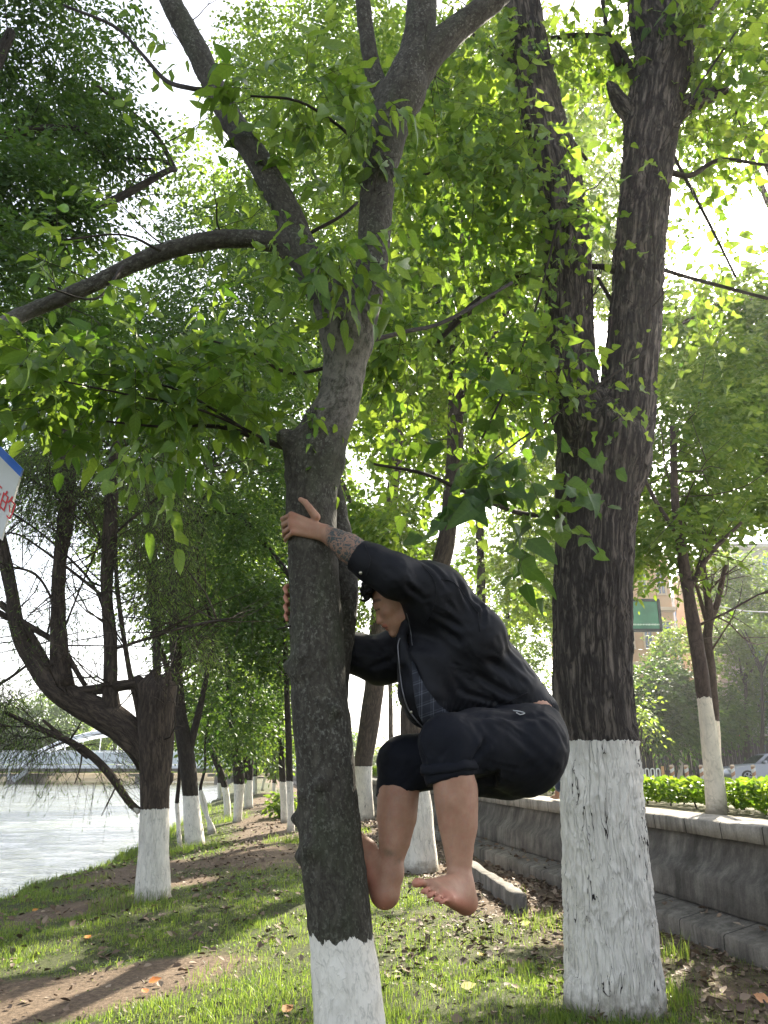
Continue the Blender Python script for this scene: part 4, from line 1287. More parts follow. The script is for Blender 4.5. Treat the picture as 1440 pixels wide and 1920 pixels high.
bank_tree('third tree of the far water-side clump, straight trunk beside the path', (466, 1516), [(466, 1510, 16), (466, 1470, 14), (467, 1430, 17), (470, 1380, 12), (472, 1250, 9)], 1463, BARK_D,
    limbs=[[(467, 1430, 9), (480, 1390, 7), (492, 1330, 5)]], crown=[(480, 1360, 40, 60, 3, 2, 120, 6), (500, 1240, 60, 80, 3, 2, 130, 6)], leaf=LEAF_MID, tmpl=T_SMALL, size=.17, seed=9)
bank_tree('slender far tree where the path disappears, water side', (478, 1490), [(478, 1486, 9), (478, 1455, 8), (480, 1400, 8), (482, 1300, 6)], 1456, BARK_D,
    crown=[(478, 1400, 26, 40, 4, 3, 110, 6), (430, 1420, 30, 30, 5, 3, 50, 6)], leaf=LEAF_YELLOW, tmpl=T_SMALL, size=.22, seed=10)
bank_tree('farthest pale leaning trunk at the end of the path', (492, 1482), [(492, 1479, 5), (496, 1462, 5), (502, 1440, 5), (506, 1400, 4)], 1455, BARK_D,
    crown=[(500, 1395, 24, 36, 2, 3, 90, 6)], leaf=LEAF_MID, tmpl=T_SMALL, size=.25, seed=11)
bank_tree('first of the three close thin trunks left of the hugged tree', (533, 1543), [(533, 1538, 14), (532, 1500, 12), (530, 1465, 12), (527, 1380, 12), (524, 1280, 10), (520, 1100, 8)], 1466, BARK_D,
    crown=[(500, 1330, 70, 80, 1, 2, 150, 6), (480, 1050, 80, 100, 0, 2, 150, 6)], leaf=LEAF_MID, tmpl=T_SMALL, size=.16, seed=12)
bank_tree('second of the three close thin trunks, nearly touching the hugged tree', (546, 1562), [(546, 1556, 15), (545, 1510, 13), (543, 1460, 13), (541, 1380, 12), (536, 1250, 10), (530, 1100, 8)], 1465, BARK_D,
    crown=[(520, 1180, 60, 90, 0, 1.5, 150, 6)], leaf=LEAF_DARK, tmpl=T_SMALL, size=.15, seed=13)
bank_tree('small leafy sapling beside the path left of the hugged tree', (528, 1535), [(528, 1532, 4), (527, 1515, 3), (525, 1500, 2)], None, BARK_D, crown=[(527, 1512, 16, 22, 0, .3, 16, 5, .2)], leaf=LEAF_MID, tmpl=T_OVATE, size=.2, seed=14, name='sapling', twig_len=.3, carve=False, tw=0)
bank_tree('leaning brown-barked tree seen between the hugged tree and the knee', (682, 1538), [(682, 1532, 40), (681, 1490, 36), (681, 1436, 34), (690, 1370, 38), (700, 1300, 38), (708, 1200, 32), (716, 1100, 28), (732, 960, 24), (743, 860, 22), (752, 740, 22), (762, 640, 18), (790, 500, 14)], 1437, BARK_C,
    limbs=[[(750, 700, 14), (800, 660, 12), (880, 580, 12), (960, 530, 9)], [(735, 930, 10), (690, 1000, 8), (640, 900, 7)], [(752, 720, 10), (700, 670, 8), (620, 640, 6)]],
    crown=[(700, 960, 80, 80, -3, 1, 130, 7), (760, 1010, 110, 60, -2, 1, 170, 7), (760, 560, 170, 170, 1, 2, 300, 7), (640, 330, 190, 190, 2, 2, 280, 7), (720, 1130, 70, 50, -1, 1, 60, 7)],
    leaf=LEAF_YELLOW, tmpl=T_ROUND, size=.13, seed=15, twig_len=.6)
bank_tree('whitewashed tree directly behind the hanging legs', (787, 1634), [(787, 1626, 66), (784, 1570, 60), (779, 1480, 54), (773, 1390, 46), (771, 1340, 42), (778, 1240, 40), (800, 1130, 38), (832, 1040, 34), (846, 940, 32), (853, 840, 30), (856, 700, 28), (862, 560, 26), (880, 380, 22)], 1387, BARK_C,
    limbs=[[(850, 830, 16), (900, 700, 14), (960, 560, 12)], [(858, 640, 12), (800, 520, 10), (760, 420, 8)]],
    crown=[(830, 950, 170, 110, 0, 1, 260, 7), (880, 1090, 140, 60, 1, 1, 120, 7), (860, 620, 180, 160, .5, 1.5, 330, 7), (880, 250, 220, 220, 1, 2, 420, 7), (600, 120, 180, 160, 2, 2, 240, 7)],
    leaf=LEAF_MID, tmpl=T_ROUND, size=.12, seed=16, twig_len=.6)
bank_tree('distant straight trunk in the bright gap above the far knee', (735, 1490), [(735, 1486, 12), (735, 1440, 10), (733, 1380, 9), (732, 1300, 8), (730, 1150, 7)], 1450, BARK_C,
    crown=[(730, 1290, 45, 40, 0, 2, 120, 6), (740, 1180, 90, 80, 2, 2, 220, 6)], leaf=LEAF_YELLOW, tmpl=T_SMALL, size=.2, seed=17)
bank_tree('distant dark trunk left of the hugged tree, beyond the path', (514, 1490), [(514, 1487, 7), (514, 1440, 7), (513, 1380, 6), (510, 1250, 5)], 1468, BARK_D,
    crown=[(520, 1400, 30, 40, 0, 3, 130, 6)], leaf=LEAF_MID, tmpl=T_SMALL, size=.25, seed=18)
bank_tree('distant bushy tree behind the arm and far shoulder', (960, 1485), [(960, 1482, 12), (958, 1440, 10), (955, 1300, 9), (950, 1100, 8)], 1450, BARK_D,
    crown=[(950, 1060, 110, 110, 0, 3, 420, 6), (990, 1180, 70, 70, 0, 3, 260, 6), (1000, 1260, 40, 40, 0, 3, 60, 6)], leaf=LEAF_MID, tmpl=T_SMALL, size=.22, seed=19)

# tall tree off the left edge whose dark crown hangs in the upper left corner
bank_tree('tall dense dark-leaved tree whose crown fills the upper left corner', (-210, 1880), [(-210, 1860, 150), (-200, 1600, 130), (-190, 1300, 120), (-150, 900, 110), (-110, 600, 80, 6), (-80, 400, 50, 6.6), (-40, 200, 34, 7), (20, 60, 18, 7.2)], 1500, BARK_D,
    limbs=[[(-90, 430, 30, 1.8), (60, 420, 20, 2.0), (160, 395, 16, 2.2), (240, 362, 14, 2.4), (310, 322, 11, 2.6), (330, 318, 9, 2.7)], [(330, 320, 9, 2.7), (290, 250, 8, 2.5), (240, 205, 7, 2.4), (180, 160, 6, 2.2)], [(330, 318, 7, 2.7), (300, 300, 6, 2.6), (240, 298, 5, 2.4)],
           [(-50, 260, 20, 2.2), (140, 240, 11, 2.4), (200, 300, 8, 2.5)]],
    crown=[(70, 90, 150, 120, 2.4, 1, 420, 8), (110, 260, 150, 90, 2.4, 1, 380, 8), (60, 400, 120, 60, 2.2, 1, 260, 8), (180, 160, 60, 50, 2.4, .8, 50, 8), (240, 305, 80, 24, 2.5, .6, 36, 7), (60, 560, 130, 110, 2, 1, 300, 8), (150, 10, 110, 26, 2.6, .8, 60, 7)],
    leaf=LEAF_DARK, tmpl=T_SMALL, size=.085, seed=20, group='tall trees with crowns overhead', gz=0, twig_len=.45, clump=.45)
# ---- upper level street trees
tD = bank_tree('straight young street tree with cream-painted foot in front of the clipped hedge', (1343, 1526), [(1343, 1520, 38), (1337, 1440, 33), (1321, 1309, 27), (1306, 1210, 25), (1290, 1110, 22), (1275, 1010, 18), (1265, 930, 14), (1262, 800, 12)], 1309, BARK_T,
    limbs=[[(1290, 1110, 12), (1330, 1040, 10), (1390, 980, 7)], [(1275, 1010, 10), (1230, 940, 8), (1200, 880, 6)]],
    crown=[(1300, 860, 160, 120, 1, 1.5, 200, 8), (1380, 990, 120, 80, 1, 1.3, 130, 8), (1240, 1010, 80, 70, .6, 1.2, 80, 8), (1350, 740, 120, 90, 1.5, 1.5, 90, 8)],
    leaf=LEAF_MID, tmpl=T_SMALL, size=.11, gz=.865, seed=22, group='cream-painted street trees', twig_len=.45, clump=.35)
bank_tree('forked street tree with cream-painted foot, just behind the straight young one', (1343, 1505), [(1343, 1500, 20), (1343, 1420, 18), (1341, 1350, 17), (1334, 1260, 16), (1326, 1200, 18), (1330, 1150, 16), (1322, 1090, 12), (1310, 1000, 9)], 1352, BARK_T,
    limbs=[[(1330, 1170, 13), (1345, 1130, 12), (1360, 1060, 9)], [(1327, 1170, 10), (1312, 1120, 8), (1290, 1040, 7)]],
    crown=[(1320, 1115, 110, 24, 0, .8, 50, 8), (1380, 1125, 60, 22, 0, .6, 24, 7), (1220, 1112, 60, 24, .5, .8, 44, 8), (1300, 1030, 130, 60, 1, 1, 110, 8), (1400, 1075, 66, 50, 1, 1, 150, 8), (1420, 1000, 60, 60, 1.5, 1, 60, 8)],
    leaf=LEAF_YELLOW, tmpl=T_OVATE, size=.14, gz=.865, seed=23, group='cream-painted street trees', twig_len=.5)
bank_tree('tall broad tree beyond the wall whose bright crown fills the upper right corner', (1640, 1500), [(1640, 1490, 60), (1640, 1300, 54), (1620, 1000, 50), (1580, 700, 44), (1500, 450, 30), (1420, 250, 20)], 1320, BARK_T,
    limbs=[[(1600, 800, 26), (1500, 620, 18), (1400, 560, 12), (1290, 600, 8), (1240, 640, 5)], [(1520, 500, 18), (1440, 380, 12), (1380, 200, 9)], [(1600, 760, 20), (1500, 740, 12), (1420, 700, 8)]],
    crown=[(1350, 630, 140, 110, 0, 1.5, 380, 8), (1400, 820, 90, 100, 0, 1.2, 260, 8), (1390, 990, 80, 60, 0, 1.2, 150, 8), (1390, 150, 130, 100, 0, 1.5, 200, 8), (1280, 400, 40, 60, 2, 1.0, 26, 8), (1260, 40, 120, 60, 1, 1.5, 140, 8)],
    leaf=LEAF_MID, tmpl=T_ROUND, size=.12, gz=.865, seed=24, group='cream-painted street trees', twig_len=.55)

# ---- bushy trees across the street
def street_bush(label, px, py, Y, w, trunk_top, crown, leaf, seed, wash=None, size=.3, tw=6, n='tree'):
    b = P(px, 1460, Y); b[2] = 0.41
    t = empty(n, b, label, 'tree', 'bushy trees across the street')
    m_ = MB()
    p0 = b.copy(); top = P(px + 2, trunk_top, Y)
    add_tube(m_, [p0, (p0 + top) / 2 + np.array([.1, 0, 0]), top], [w, w * .8, w * .5], 8, .4, .1, 3, seed, wh=wash)
    for q in range(5):
        a = P(px + rng.uniform(-6, 6), trunk_top + 20, Y); e = P(px + rng.uniform(-50, 50), trunk_top - rng.uniform(20, 90), Y + rng.uniform(-1, 1))
        add_tube(m_, [a, (a + e) / 2 + np.array([0, 0, .2]), e], [w * .5, w * .35, w * .15], 6, .4, .1, 3, seed + q, wh=None)
    m_.build('trunk', BARK_T if wash else BARK_D, t, origin=t.location)
    m_ = MB()
    for i, (x, y, rx, ry, ntw) in enumerate(crown):
        c, rad = clump_px(x, y, rx, ry, Y, 1.6)
        spray(m_, c, rad, ntw * 3, tw, size, T_SMALL, 0, seed=seed * 7 + i, twig_len=1.0, clump=.25, cfreq=.6, droop=.3, carve=False)
    m_.build('crown', leaf, t, origin=t.location)
street_bush('rounded dark green tree across the street behind the white arched fence', 1215, 0, 40, .12, 1400, [(1225, 1300, 55, 70, 300), (1230, 1370, 50, 50, 160)], LEAF_DARK, 61)
street_bush('bluish dark tree beside the pale painted post trunk across the street', 1272, 0, 41, .13, 1390, [(1270, 1340, 60, 60, 300), (1280, 1270, 40, 50, 120)], LEAF_DARK, 62, wash=3.1)
street_bush('yellow-green treetop across the street between the building and the leaning trunks', 1262, 0, 44, .12, 1330, [(1275, 1225, 40, 46, 100), (1215, 1272, 34, 30, 60)], LEAF_YELLOW, 63)
street_bush('sparse yellowish tree with bare spreading branches above the parked car', 1395, 0, 46, .16, 1260, [(1400, 1190, 66, 66, 150), (1360, 1220, 44, 50, 80)], LEAF_WILLOW, 64)
street_bush('dark rounded tree behind the parked car', 1400, 0, 48, .14, 1370, [(1420, 1180, 50, 60, 120), (1395, 1310, 66, 60, 330), (1440, 1270, 40, 60, 120)], LEAF_DARK, 65)
street_bush('dark tree mostly hidden by the cream-painted trunks', 1340, 0, 45, .12, 1390, [(1335, 1330, 50, 60, 200)], LEAF_DARK, 66)
street_bush('low shrub-like tree at the far end of the street by the thick trunk', 1195, 0, 30, .08, 1400, [(1190, 1340, 12, 34, 22)], LEAF_YELLOW, 67, size=.22)

# ---- far shore trees behind the bridge
def shore_tree(label, px, Y, crown, leaf, seed, trunk_top=1380):
    b = P(px, 1450, Y); b[2] = .2
    t = empty('tree', b, label, 'tree', 'trees on the far shore')
    m_ = MB(); top = P(px, trunk_top, Y)
    add_tube(m_, [b, top], [.35, .2], 8, 1, .1, 1, seed)
    m_.build('trunk', BARK_D, t, origin=t.location)
    m_ = MB()
    for i, (x, y, rx, ry, ntw) in enumerate(crown):
        c, rad = clump_px(x, y, rx, ry, Y, 3)
        spray(m_, c, rad, ntw * 2, 6, .62, T_SMALL, 0, seed=seed * 7 + i, twig_len=1.8, clump=.1, cfreq=.3, droop=.9, carve=False)
    m_.build('crown', leaf, t, origin=t.location)
shore_tree('grey-green willow on the far shore at the left edge', 20, 112, [(20, 1370, 50, 60, 420), (60, 1400, 50, 40, 240)], LEAF_WILLOW, 71)
shore_tree('pale yellow weeping willow on the far shore under the thick limb', 215, 104, [(215, 1400, 46, 40, 420)], LEAF_YELLOW, 72)
shore_tree('grey-green tree on the far shore left of the bridge arch', 110, 114, [(105, 1350, 60, 55, 420), (140, 1400, 50, 40, 240)], LEAF_WILLOW, 73)
shore_tree('round green tree on the far shore beyond the bridge deck', 300, 116, [(300, 1410, 60, 30, 300)], LEAF_MID, 74)
shore_tree('green tree on the far shore at the right end of the bridge', 400, 118, [(400, 1415, 50, 30, 300), (450, 1400, 40, 44, 240)], LEAF_MID, 75)
shore_tree('tall far tree closing the view past the end of the path', 520, 122, [(520, 1400, 60, 50, 380), (600, 1390, 70, 50, 380)], LEAF_MID, 76)
shore_tree('far tree seen under the man behind the white gap', 690, 124, [(700, 1420, 70, 24, 260)], LEAF_YELLOW, 77)

# taller background trees along the bank that close the canopy
bank_tree('tall pale-leaved tree farther along the bank, its crown high behind the fork', (600, 1500), [(600, 1496, 14), (600, 1300, 12), (605, 1000, 10), (600, 700, 9), (590, 500, 7)], 1466, BARK_D,
    crown=[(560, 700, 200, 180, 0, 3, 420, 7), (640, 420, 220, 200, 0, 3, 460, 7), (540, 930, 130, 90, 0, 2, 200, 7), (620, 150, 220, 160, 0, 3, 360, 7), (400, 330, 80, 70, 0, 3, 50, 7)],
    leaf=LEAF_MID, tmpl=T_ROUND, size=.26, seed=31, twig_len=1.2, clump=-.1, cfreq=.5, dens=6)
bank_tree('tall leafy tree farther along the wall, its crown high between the two forked trees', (900, 1520), [(900, 1516, 22), (905, 1300, 18), (900, 1000, 15), (890, 700, 12), (880, 500, 9)], 1470, BARK_D,
    crown=[(860, 760, 200, 180, 0, 2, 420, 7), (900, 450, 230, 200, 0, 2, 520, 7), (1080, 900, 160, 150, 0, 2, 240, 7), (900, 150, 260, 160, 0, 2, 420, 7), (1110, 500, 110, 200, 0, 2, 220, 7), (1000, 1080, 90, 90, 0, 2, 120, 7), (1130, 200, 120, 160, 0, 2, 180, 7)],
    leaf=LEAF_YELLOW, tmpl=T_ROUND, size=.20, seed=32, twig_len=.9, clump=-.05, cfreq=.7, dens=6)
bank_tree('tall dark tree farther along the bank, its crown behind the left spray of big leaves', (300, 1560), [(300, 1556, 20), (296, 1400, 16), (290, 1100, 14), (270, 800, 11)], 1500, BARK_D,
    crown=[(200, 650, 230, 130, 0, 2, 420, 7), (380, 720, 150, 150, 0, 2, 300, 7), (100, 520, 140, 90, 0, 2, 160, 7), (420, 480, 140, 120, 0, 2, 200, 7), (60, 830, 90, 60, 0, 1.5, 110, 7), (480, 1150, 90, 130, 2, 2, 240, 7), (370, 1150, 60, 110, 2, 2, 130, 7), (300, 960, 130, 90, 0, 2, 160, 7), (100, 920, 110, 60, 0, 2, 60, 7)],
    leaf=LEAF_DARK, tmpl=T_SMALL, size=.20, seed=33, twig_len=.9, clump=0, cfreq=.7, dens=6)

bank_tree('sunlit leafy tree whose green crown shows between the willow and far trunks', (412, 1500), [(412, 1497, 8), (410, 1400, 7), (400, 1250, 6), (390, 1100, 5)], 1468, BARK_D,
    crown=[(300, 1000, 130, 110, 0, 3, 200, 7), (400, 1150, 90, 120, 0, 3, 170, 7), (330, 1120, 70, 70, 0, 3, 60, 7), (450, 1000, 80, 80, 0, 3, 100, 7), (390, 1320, 40, 60, 0, 3, 60, 7)],
    leaf=LEAF_YELLOW, tmpl=T_ROUND, size=.27, seed=41, twig_len=1.2, clump=-.1, cfreq=.5, dens=5)

street_bush('airy green tree in front of the beige-grey building, above the parked car', 1425, 0, 43, .12, 1240, [(1395, 1085, 66, 50, 200), (1440, 1150, 50, 60, 160), (1340, 1090, 40, 36, 70)], LEAF_MID, 68)
# ------------------------------------------------------------------ hedge
def hedge():
    r = np.random.default_rng(77)
    s0, s1 = 5.0, 40
    x, y = xy_of(s0, 5.3)
    t = empty('hedge', (*xy_of(12, 5.5), .865), 'low clipped bright green hedge running along behind the wall cap', 'hedge')
    m_ = MB()
    n = 26000
    s = s0 + (s1 - s0) * r.random(n) ** 1.5
    p = r.uniform(5.02, 5.75, n); z = .90 + .24 * r.random(n)
    edge = r.random(n) < .7
    side = r.integers(0, 3, n)
    p = np.where(edge & (side == 0), 5.02 + .06 * r.random(n), p); z = np.where(edge & (side == 1), 1.11 + .04 * r.random(n), z)
    z = z + .03 * noise(np.stack([s * 2, p * 2, s * 0], -1), 3)
    xx, yy = xy_of(s, p)
    ax = r.normal(size=(n, 3)); ax[:, 2] = np.abs(ax[:, 2]) * .6
    nr = r.normal(size=(n, 3)) * .8 + np.array([-.3, -.5, .8])
    place_leaves(m_, np.stack([xx, yy, z], 1), ax, nr, (.05 + .03 * r.random(n)) * np.interp(s, [5, 15, 40], [1, 1.2, 2]), T_ROUND, 0, r.random(n), r)
    m_.build('foliage', LEAF_HEDGE, t, origin=t.location)
    m_ = MB()
    for k in range(60):
        ss_ = s0 + k * .3; a = np.array([*xy_of(ss_, 5.35 + .2 * math.sin(k * 3)), .86]); b = a + np.array([.08 * math.sin(k), .05, .2])
        add_tube(m_, [a, b], [.012, .006], 5, .1, 0, 3, k)
    tag(m_.build('stems', BARK_D, t, origin=t.location), kind='stuff')
LEAF_HEDGE = leaf_mat('hedge_leaf', (0.045, 0.11, 0.012), (0.13, 0.22, 0.025), (0.2, 0.38, 0.02), (0.5, 0.65, 0.05), 0.4, 0.35)
hedge()

# ------------------------------------------------------------------ bridge
STEELW = plain('bridge_steel', (0.66, 0.68, 0.72), 0.4, var=0.04, scale=1)
CONC = plain('bridge_concrete', (0.36, 0.36, 0.36), 0.85, var=0.12, scale=1)
PIERM = plain('pier_concrete', (0.24, 0.22, 0.20), 0.9, var=0.2, scale=1)
GLASSB = plain('bridge_glass', (0.60, 0.66, 0.70), 0.12, var=0.1, scale=.5)
BY = 82.0
def bp(px, py, Y=BY): return P(px, py, Y)
zdeck = float(bp(200, 1434)[2]); zrail = float(bp(200, 1408)[2])
x0b, x1b = float(bp(-60, 1440)[0]), float(bp(640, 1440)[0])
br = empty('bridge', (float(bp(200, 1440)[0]), BY, WATER_Z), 'pale road bridge with glass railings and a low white arch crossing the river far left', 'bridge')
def part(mb_, name, mat, parent, origin=None, smooth=False):
    o = mb_.build(name, mat, None, smooth=smooth, origin=parent.location)
    o.location = (0, 0, 0); o.parent = parent
    return o
m_ = MB(); m_.box(((x0b + x1b) / 2, BY + 4, zdeck - .18), (x1b - x0b, 9, .34)); part(m_, 'deck', STEELW, br)
m_ = MB(); m_.box(((x0b + x1b) / 2, BY + 4, zdeck - .5), (x1b - x0b, 7.0, .3)); part(m_, 'girder', PIERM, br)
for Yr in (BY - .4, BY + 8.3):
    m_ = MB(); m_.box(((x0b + x1b) / 2, Yr, zrail), (x1b - x0b, .09, .09)); m_.box(((x0b + x1b) / 2, Yr, zdeck + .10), (x1b - x0b, .07, .07))
    k = x0b
    while k < x1b:
        m_.box((k, Yr, (zdeck + zrail) / 2), (.08, .08, zrail - zdeck - .05)); k += 1.15
    rl = part(m_, 'railing', STEELW, br)
    m_ = MB(); m_.box(((x0b + x1b) / 2, Yr, (zdeck + zrail) / 2), (x1b - x0b, .02, zrail - zdeck - .25)); g_ = part(m_, 'glass_panel', GLASSB, br)
for px in (22, 265, 415, 560):
    m_ = MB(); c = bp(px, 1440); m_.box((c[0], BY + 4, (zdeck - .9 + WATER_Z - .4) / 2), (1.7, 6, zdeck - .9 - WATER_Z + .4)); m_.box((c[0], BY + 4, zdeck - 1.02), (3.0, 6.6, .25))
    part(m_, 'pier', PIERM, br)
for Yr in (BY + 1.2,):
    m_ = MB(); pa = []
    for i in range(25):
        t = i / 24; px = 40 + 400 * t; pa.append(bp(px, 1432 - 60 * (1 - (2 * t - 1) ** 2), Yr))
    add_tube(m_, pa, [.42] * 25, 8, 1.0)
    part(m_, 'arch', STEELW, br, smooth=True)
    for i in range(3, 22, 2):
        t = i / 24; px = 40 + 400 * t
        m_ = MB(); a = bp(px, 1432 - 60 * (1 - (2 * t - 1) ** 2), Yr); b = a.copy(); b[2] = zdeck
        add_tube(m_, [b, a], [.05, .05], 5, 2); part(m_, 'hanger', STEELW, br, smooth=True)
m_ = MB(); a = bp(25, 1462, BY + .5); b = bp(60, 1440, BY + .5); add_tube(m_, [a, b], [.35, .2], 6, 1); a = bp(16, 1462, BY); b = bp(20, 1430, BY); add_tube(m_, [a, b], [.12, .12], 6, 1)
part(m_, 'brace', STEELW, br)

# embankment + bright shrubs on the far shore
m_ = MB(); m_.box((-20, 96.0, -.15), (150, 2.0, .9)); m_.box((-14, 95.6, -.35), (60, 3.4, .45))
tag(m_.build('embankment_wall', plain('embankment_stone', (0.46, 0.38, 0.26), 0.9, var=.2, scale=.8), smooth=False, origin=(-20, 96, -.55)), 'sandy stone embankment along the far shore under the bridge', 'wall')
m_ = MB(); r_ = np.random.default_rng(8)
n = 7000; x = r_.uniform(-52, -6, n); y = 97 + r_.random(n) * 3; z = .3 + 1.0 * r_.random(n) * (0.6 + .4 * np.sin(x * .8))
place_leaves(m_, np.stack([x, y, z], 1), r_.normal(size=(n, 3)), r_.normal(size=(n, 3)) + np.array([0, -.5, .5]), .38 + .2 * r_.random(n), T_ROUND, 0, r_.random(n), r_)
tag(m_.build('shrubs', LEAF_YELLOW), 'bright yellow-green shrubs massed on top of the far embankment', 'shrubs', kind='stuff')

# ------------------------------------------------------------------ buildings across the street
def facade(label, name, px0, px1, ptop, Y, depth, wall, floors, cols, trim, winc, bays=None, ztop=None):
    a = P(px0, ptop, Y); b = P(px1, ptop, Y)
    zt = float(a[2]) if ztop is None else ztop
    cx, w = (a[0] + b[0]) / 2, b[0] - a[0]
    t = empty(name, (cx, Y + depth / 2, .3), label, 'building')
    m_ = MB(); m_.box((cx, Y + depth / 2, zt / 2), (w, depth, zt)); part(m_, 'wall', wall, t)
    for f in range(1, floors + 1):
        m_ = MB()
        z = .3 + (zt - .3) * f / floors
        m_.box((cx, Y - .12, z - .2), (w + .5, .5, .28)); m_.box((cx, Y - .03, z - .38), (w + .2, .22, .14))
        part(m_, 'cornice', trim, t)
    for f in range(floors):
        zc = .3 + (zt - .3) * (f + .48) / floors
        hh = (zt - .3) / floors * .5
        for c in range(cols):
            xc = a[0] + w * (c + .5) / cols; ww = w / cols * .46
            m_ = MB(); 
            for dx in (-ww / 2, ww / 2): m_.box((xc + dx, Y - .05, zc), (.12, .2, hh + .12))
            for dz in (-hh / 2, hh / 2): m_.box((xc, Y - .05, zc + dz), (ww + .16, .22, .12))
            m_.box((xc, Y - .04, zc), (.06, .1, hh))
            fo = part(m_, 'window', trim, t)
            m_ = MB(); m_.box((xc, Y - .02, zc), (ww - .1, .06, hh - .1))
            gl = m_.build('pane', winc, None, smooth=False, origin=t.location); gl.location = (0, 0, 0); gl.parent = fo
    return t
WIN = plain('window_glass', (0.10, 0.14, 0.19), 0.08, var=.3, scale=.5)
BLUEW = plain('blue_window', (0.10, 0.22, 0.42), 0.15, var=.3, scale=.5)
facade('peach-orange building with stone cornices behind the green signboard', 'building', 1080, 1249, 1040, 62, 12, plain('peach_render', (0.62, 0.38, 0.20), .9, var=.06, scale=1), 4, 5, plain('cream_trim', (0.66, 0.50, 0.32), .85, var=.05), WIN)
facade('pale grey building set back between the peach one and the leaning trunks', 'building', 1253, 1352, 1120, 78, 12, plain('grey_render', (0.48, 0.48, 0.50), .9, var=.06, scale=1), 4, 4, plain('grey_trim', (0.58, 0.58, 0.60), .85, var=.05), BLUEW)
facade('beige-grey building with tall blue windows at the right edge', 'building', 1362, 1640, 1020, 58, 12, plain('beige_render', (0.40, 0.36, 0.33), .9, var=.06, scale=1), 5, 6, plain('beige_trim', (0.50, 0.46, 0.42), .85, var=.05), BLUEW)
# dark slatted fence with red lettering
FW = plain('dark_fence_wood', (0.045, 0.035, 0.033), .8, var=.3, scale=3)
fy = 50
a = P(1190, 1400, fy); b = P(1640, 1400, fy)
fe = empty('fence', ((a[0] + b[0]) / 2, fy, .41), 'tall dark board fence behind the parked car', 'fence')
m_ = MB(); k = a[0]
zt = float(P(1400, 1380, fy)[2])
while k < b[0]:
    m_.box((k, fy, (.41 + zt) / 2), (.2, .05, zt - .41)); k += .235
part(m_, 'boards', FW, fe)
m_ = MB(); m_.box(((a[0] + b[0]) / 2, fy + .06, zt - .3), (b[0] - a[0], .06, .12)); m_.box(((a[0] + b[0]) / 2, fy + .06, .9), (b[0] - a[0], .06, .12)); part(m_, 'rails', FW, fe)
REDM, nt_, b_ = newmat('red_lettering'); b_.inputs['Base Color'].default_value = (.8, .03, .03, 1)
m_ = MB(); c0 = P(1368, 1379, fy - .12)
rr = np.random.default_rng(4)
for gx in (-.5, .42):
    for i in range(9):
        m_.box((c0[0] + gx + rr.uniform(-.28, .28), fy - .12, c0[2] + rr.uniform(-.2, .25)), (rr.uniform(.05, .32), .03, rr.uniform(.04, .2)), 0)
tag(m_.build('sign_lettering', REDM, smooth=False, origin=c0), 'small red lettering on the dark fence above the parked car', 'sign')
# green roadside signboard
GREEN = plain('green_board', (0.08, 0.26, 0.15), .5, var=.25, scale=1.2)
gy = 27
a = P(1150, 1126, gy); b = P(1239, 1182, gy)
bb = empty('signboard', ((a[0] + b[0]) / 2, gy, .41), 'green roadside signboard with pale small text hanging above the street', 'sign')
m_ = MB(); m_.box(((a[0] + b[0]) / 2, gy, (a[2] + b[2]) / 2), (b[0] - a[0] - .1, .12, a[2] - b[2] - .1)); part(m_, 'panel', GREEN, bb)
m_ = MB()
for z in (a[2], b[2]): m_.box(((a[0] + b[0]) / 2, gy, z), (b[0] - a[0] + .06, .2, .09))
for x in (a[0], b[0]): m_.box((x, gy, (a[2] + b[2]) / 2), (.09, .2, a[2] - b[2]))
part(m_, 'frame', plain('dark_metal', (.05, .055, .05), .4, .3), bb)
m_ = MB(); add_tube(m_, [[a[0] + .3, gy + .3, .41], [a[0] + .3, gy + .3, a[2] + .2]], [.1, .1], 10, 1); add_tube(m_, [[a[0] + .3, gy + .3, b[2] + .6], [b[0] - .2, gy + .15, b[2] + .6]], [.05, .05], 8, 1)
part(m_, 'post', plain('post_grey', (.25, .25, .25), .5, .3), bb)
m_ = MB(); xs = P(1180, 1172, gy - .08)
for i in range(22):
    w_ = .03 + .02 * rr.random()
    m_.box((xs[0] + i * .055, gy - .075, xs[2] + .02), (w_, .02, .04 + .02 * rr.random()))
part(m_, 'text', plain('pale_text', (.6, .75, .62), .6), bb)
# blue curved post by the sign
m_ = MB(); q = 60
add_tube(m_, [P(1253, 1215, q), P(1252, 1175, q)], [.12, .12], 6, 1); add_tube(m_, [P(1240, 1180, q), P(1256, 1188, q), P(1263, 1203, q), P(1258, 1216, q)], [.07] * 4, 6, .4)
tag(m_.build('blue_bracket', plain('blue_paint', (.03, .08, .5), .4), origin=P(1253, 1215, q)), 'blue curved metal bracket on the pale building right of the green signboard', 'bracket')
# overhead cable
m_ = MB(); add_tube(m_, [P(1340, 1136, 30), P(1400, 1146, 30), P(1520, 1150, 30)], [.02, .02, .02], 5, 1)
tag(m_.build('overhead_cable', plain('cable', (.5, .5, .5), .5), origin=P(1400, 1146, 30)), 'thin pale overhead cable in front of the building at the right edge', 'cable')

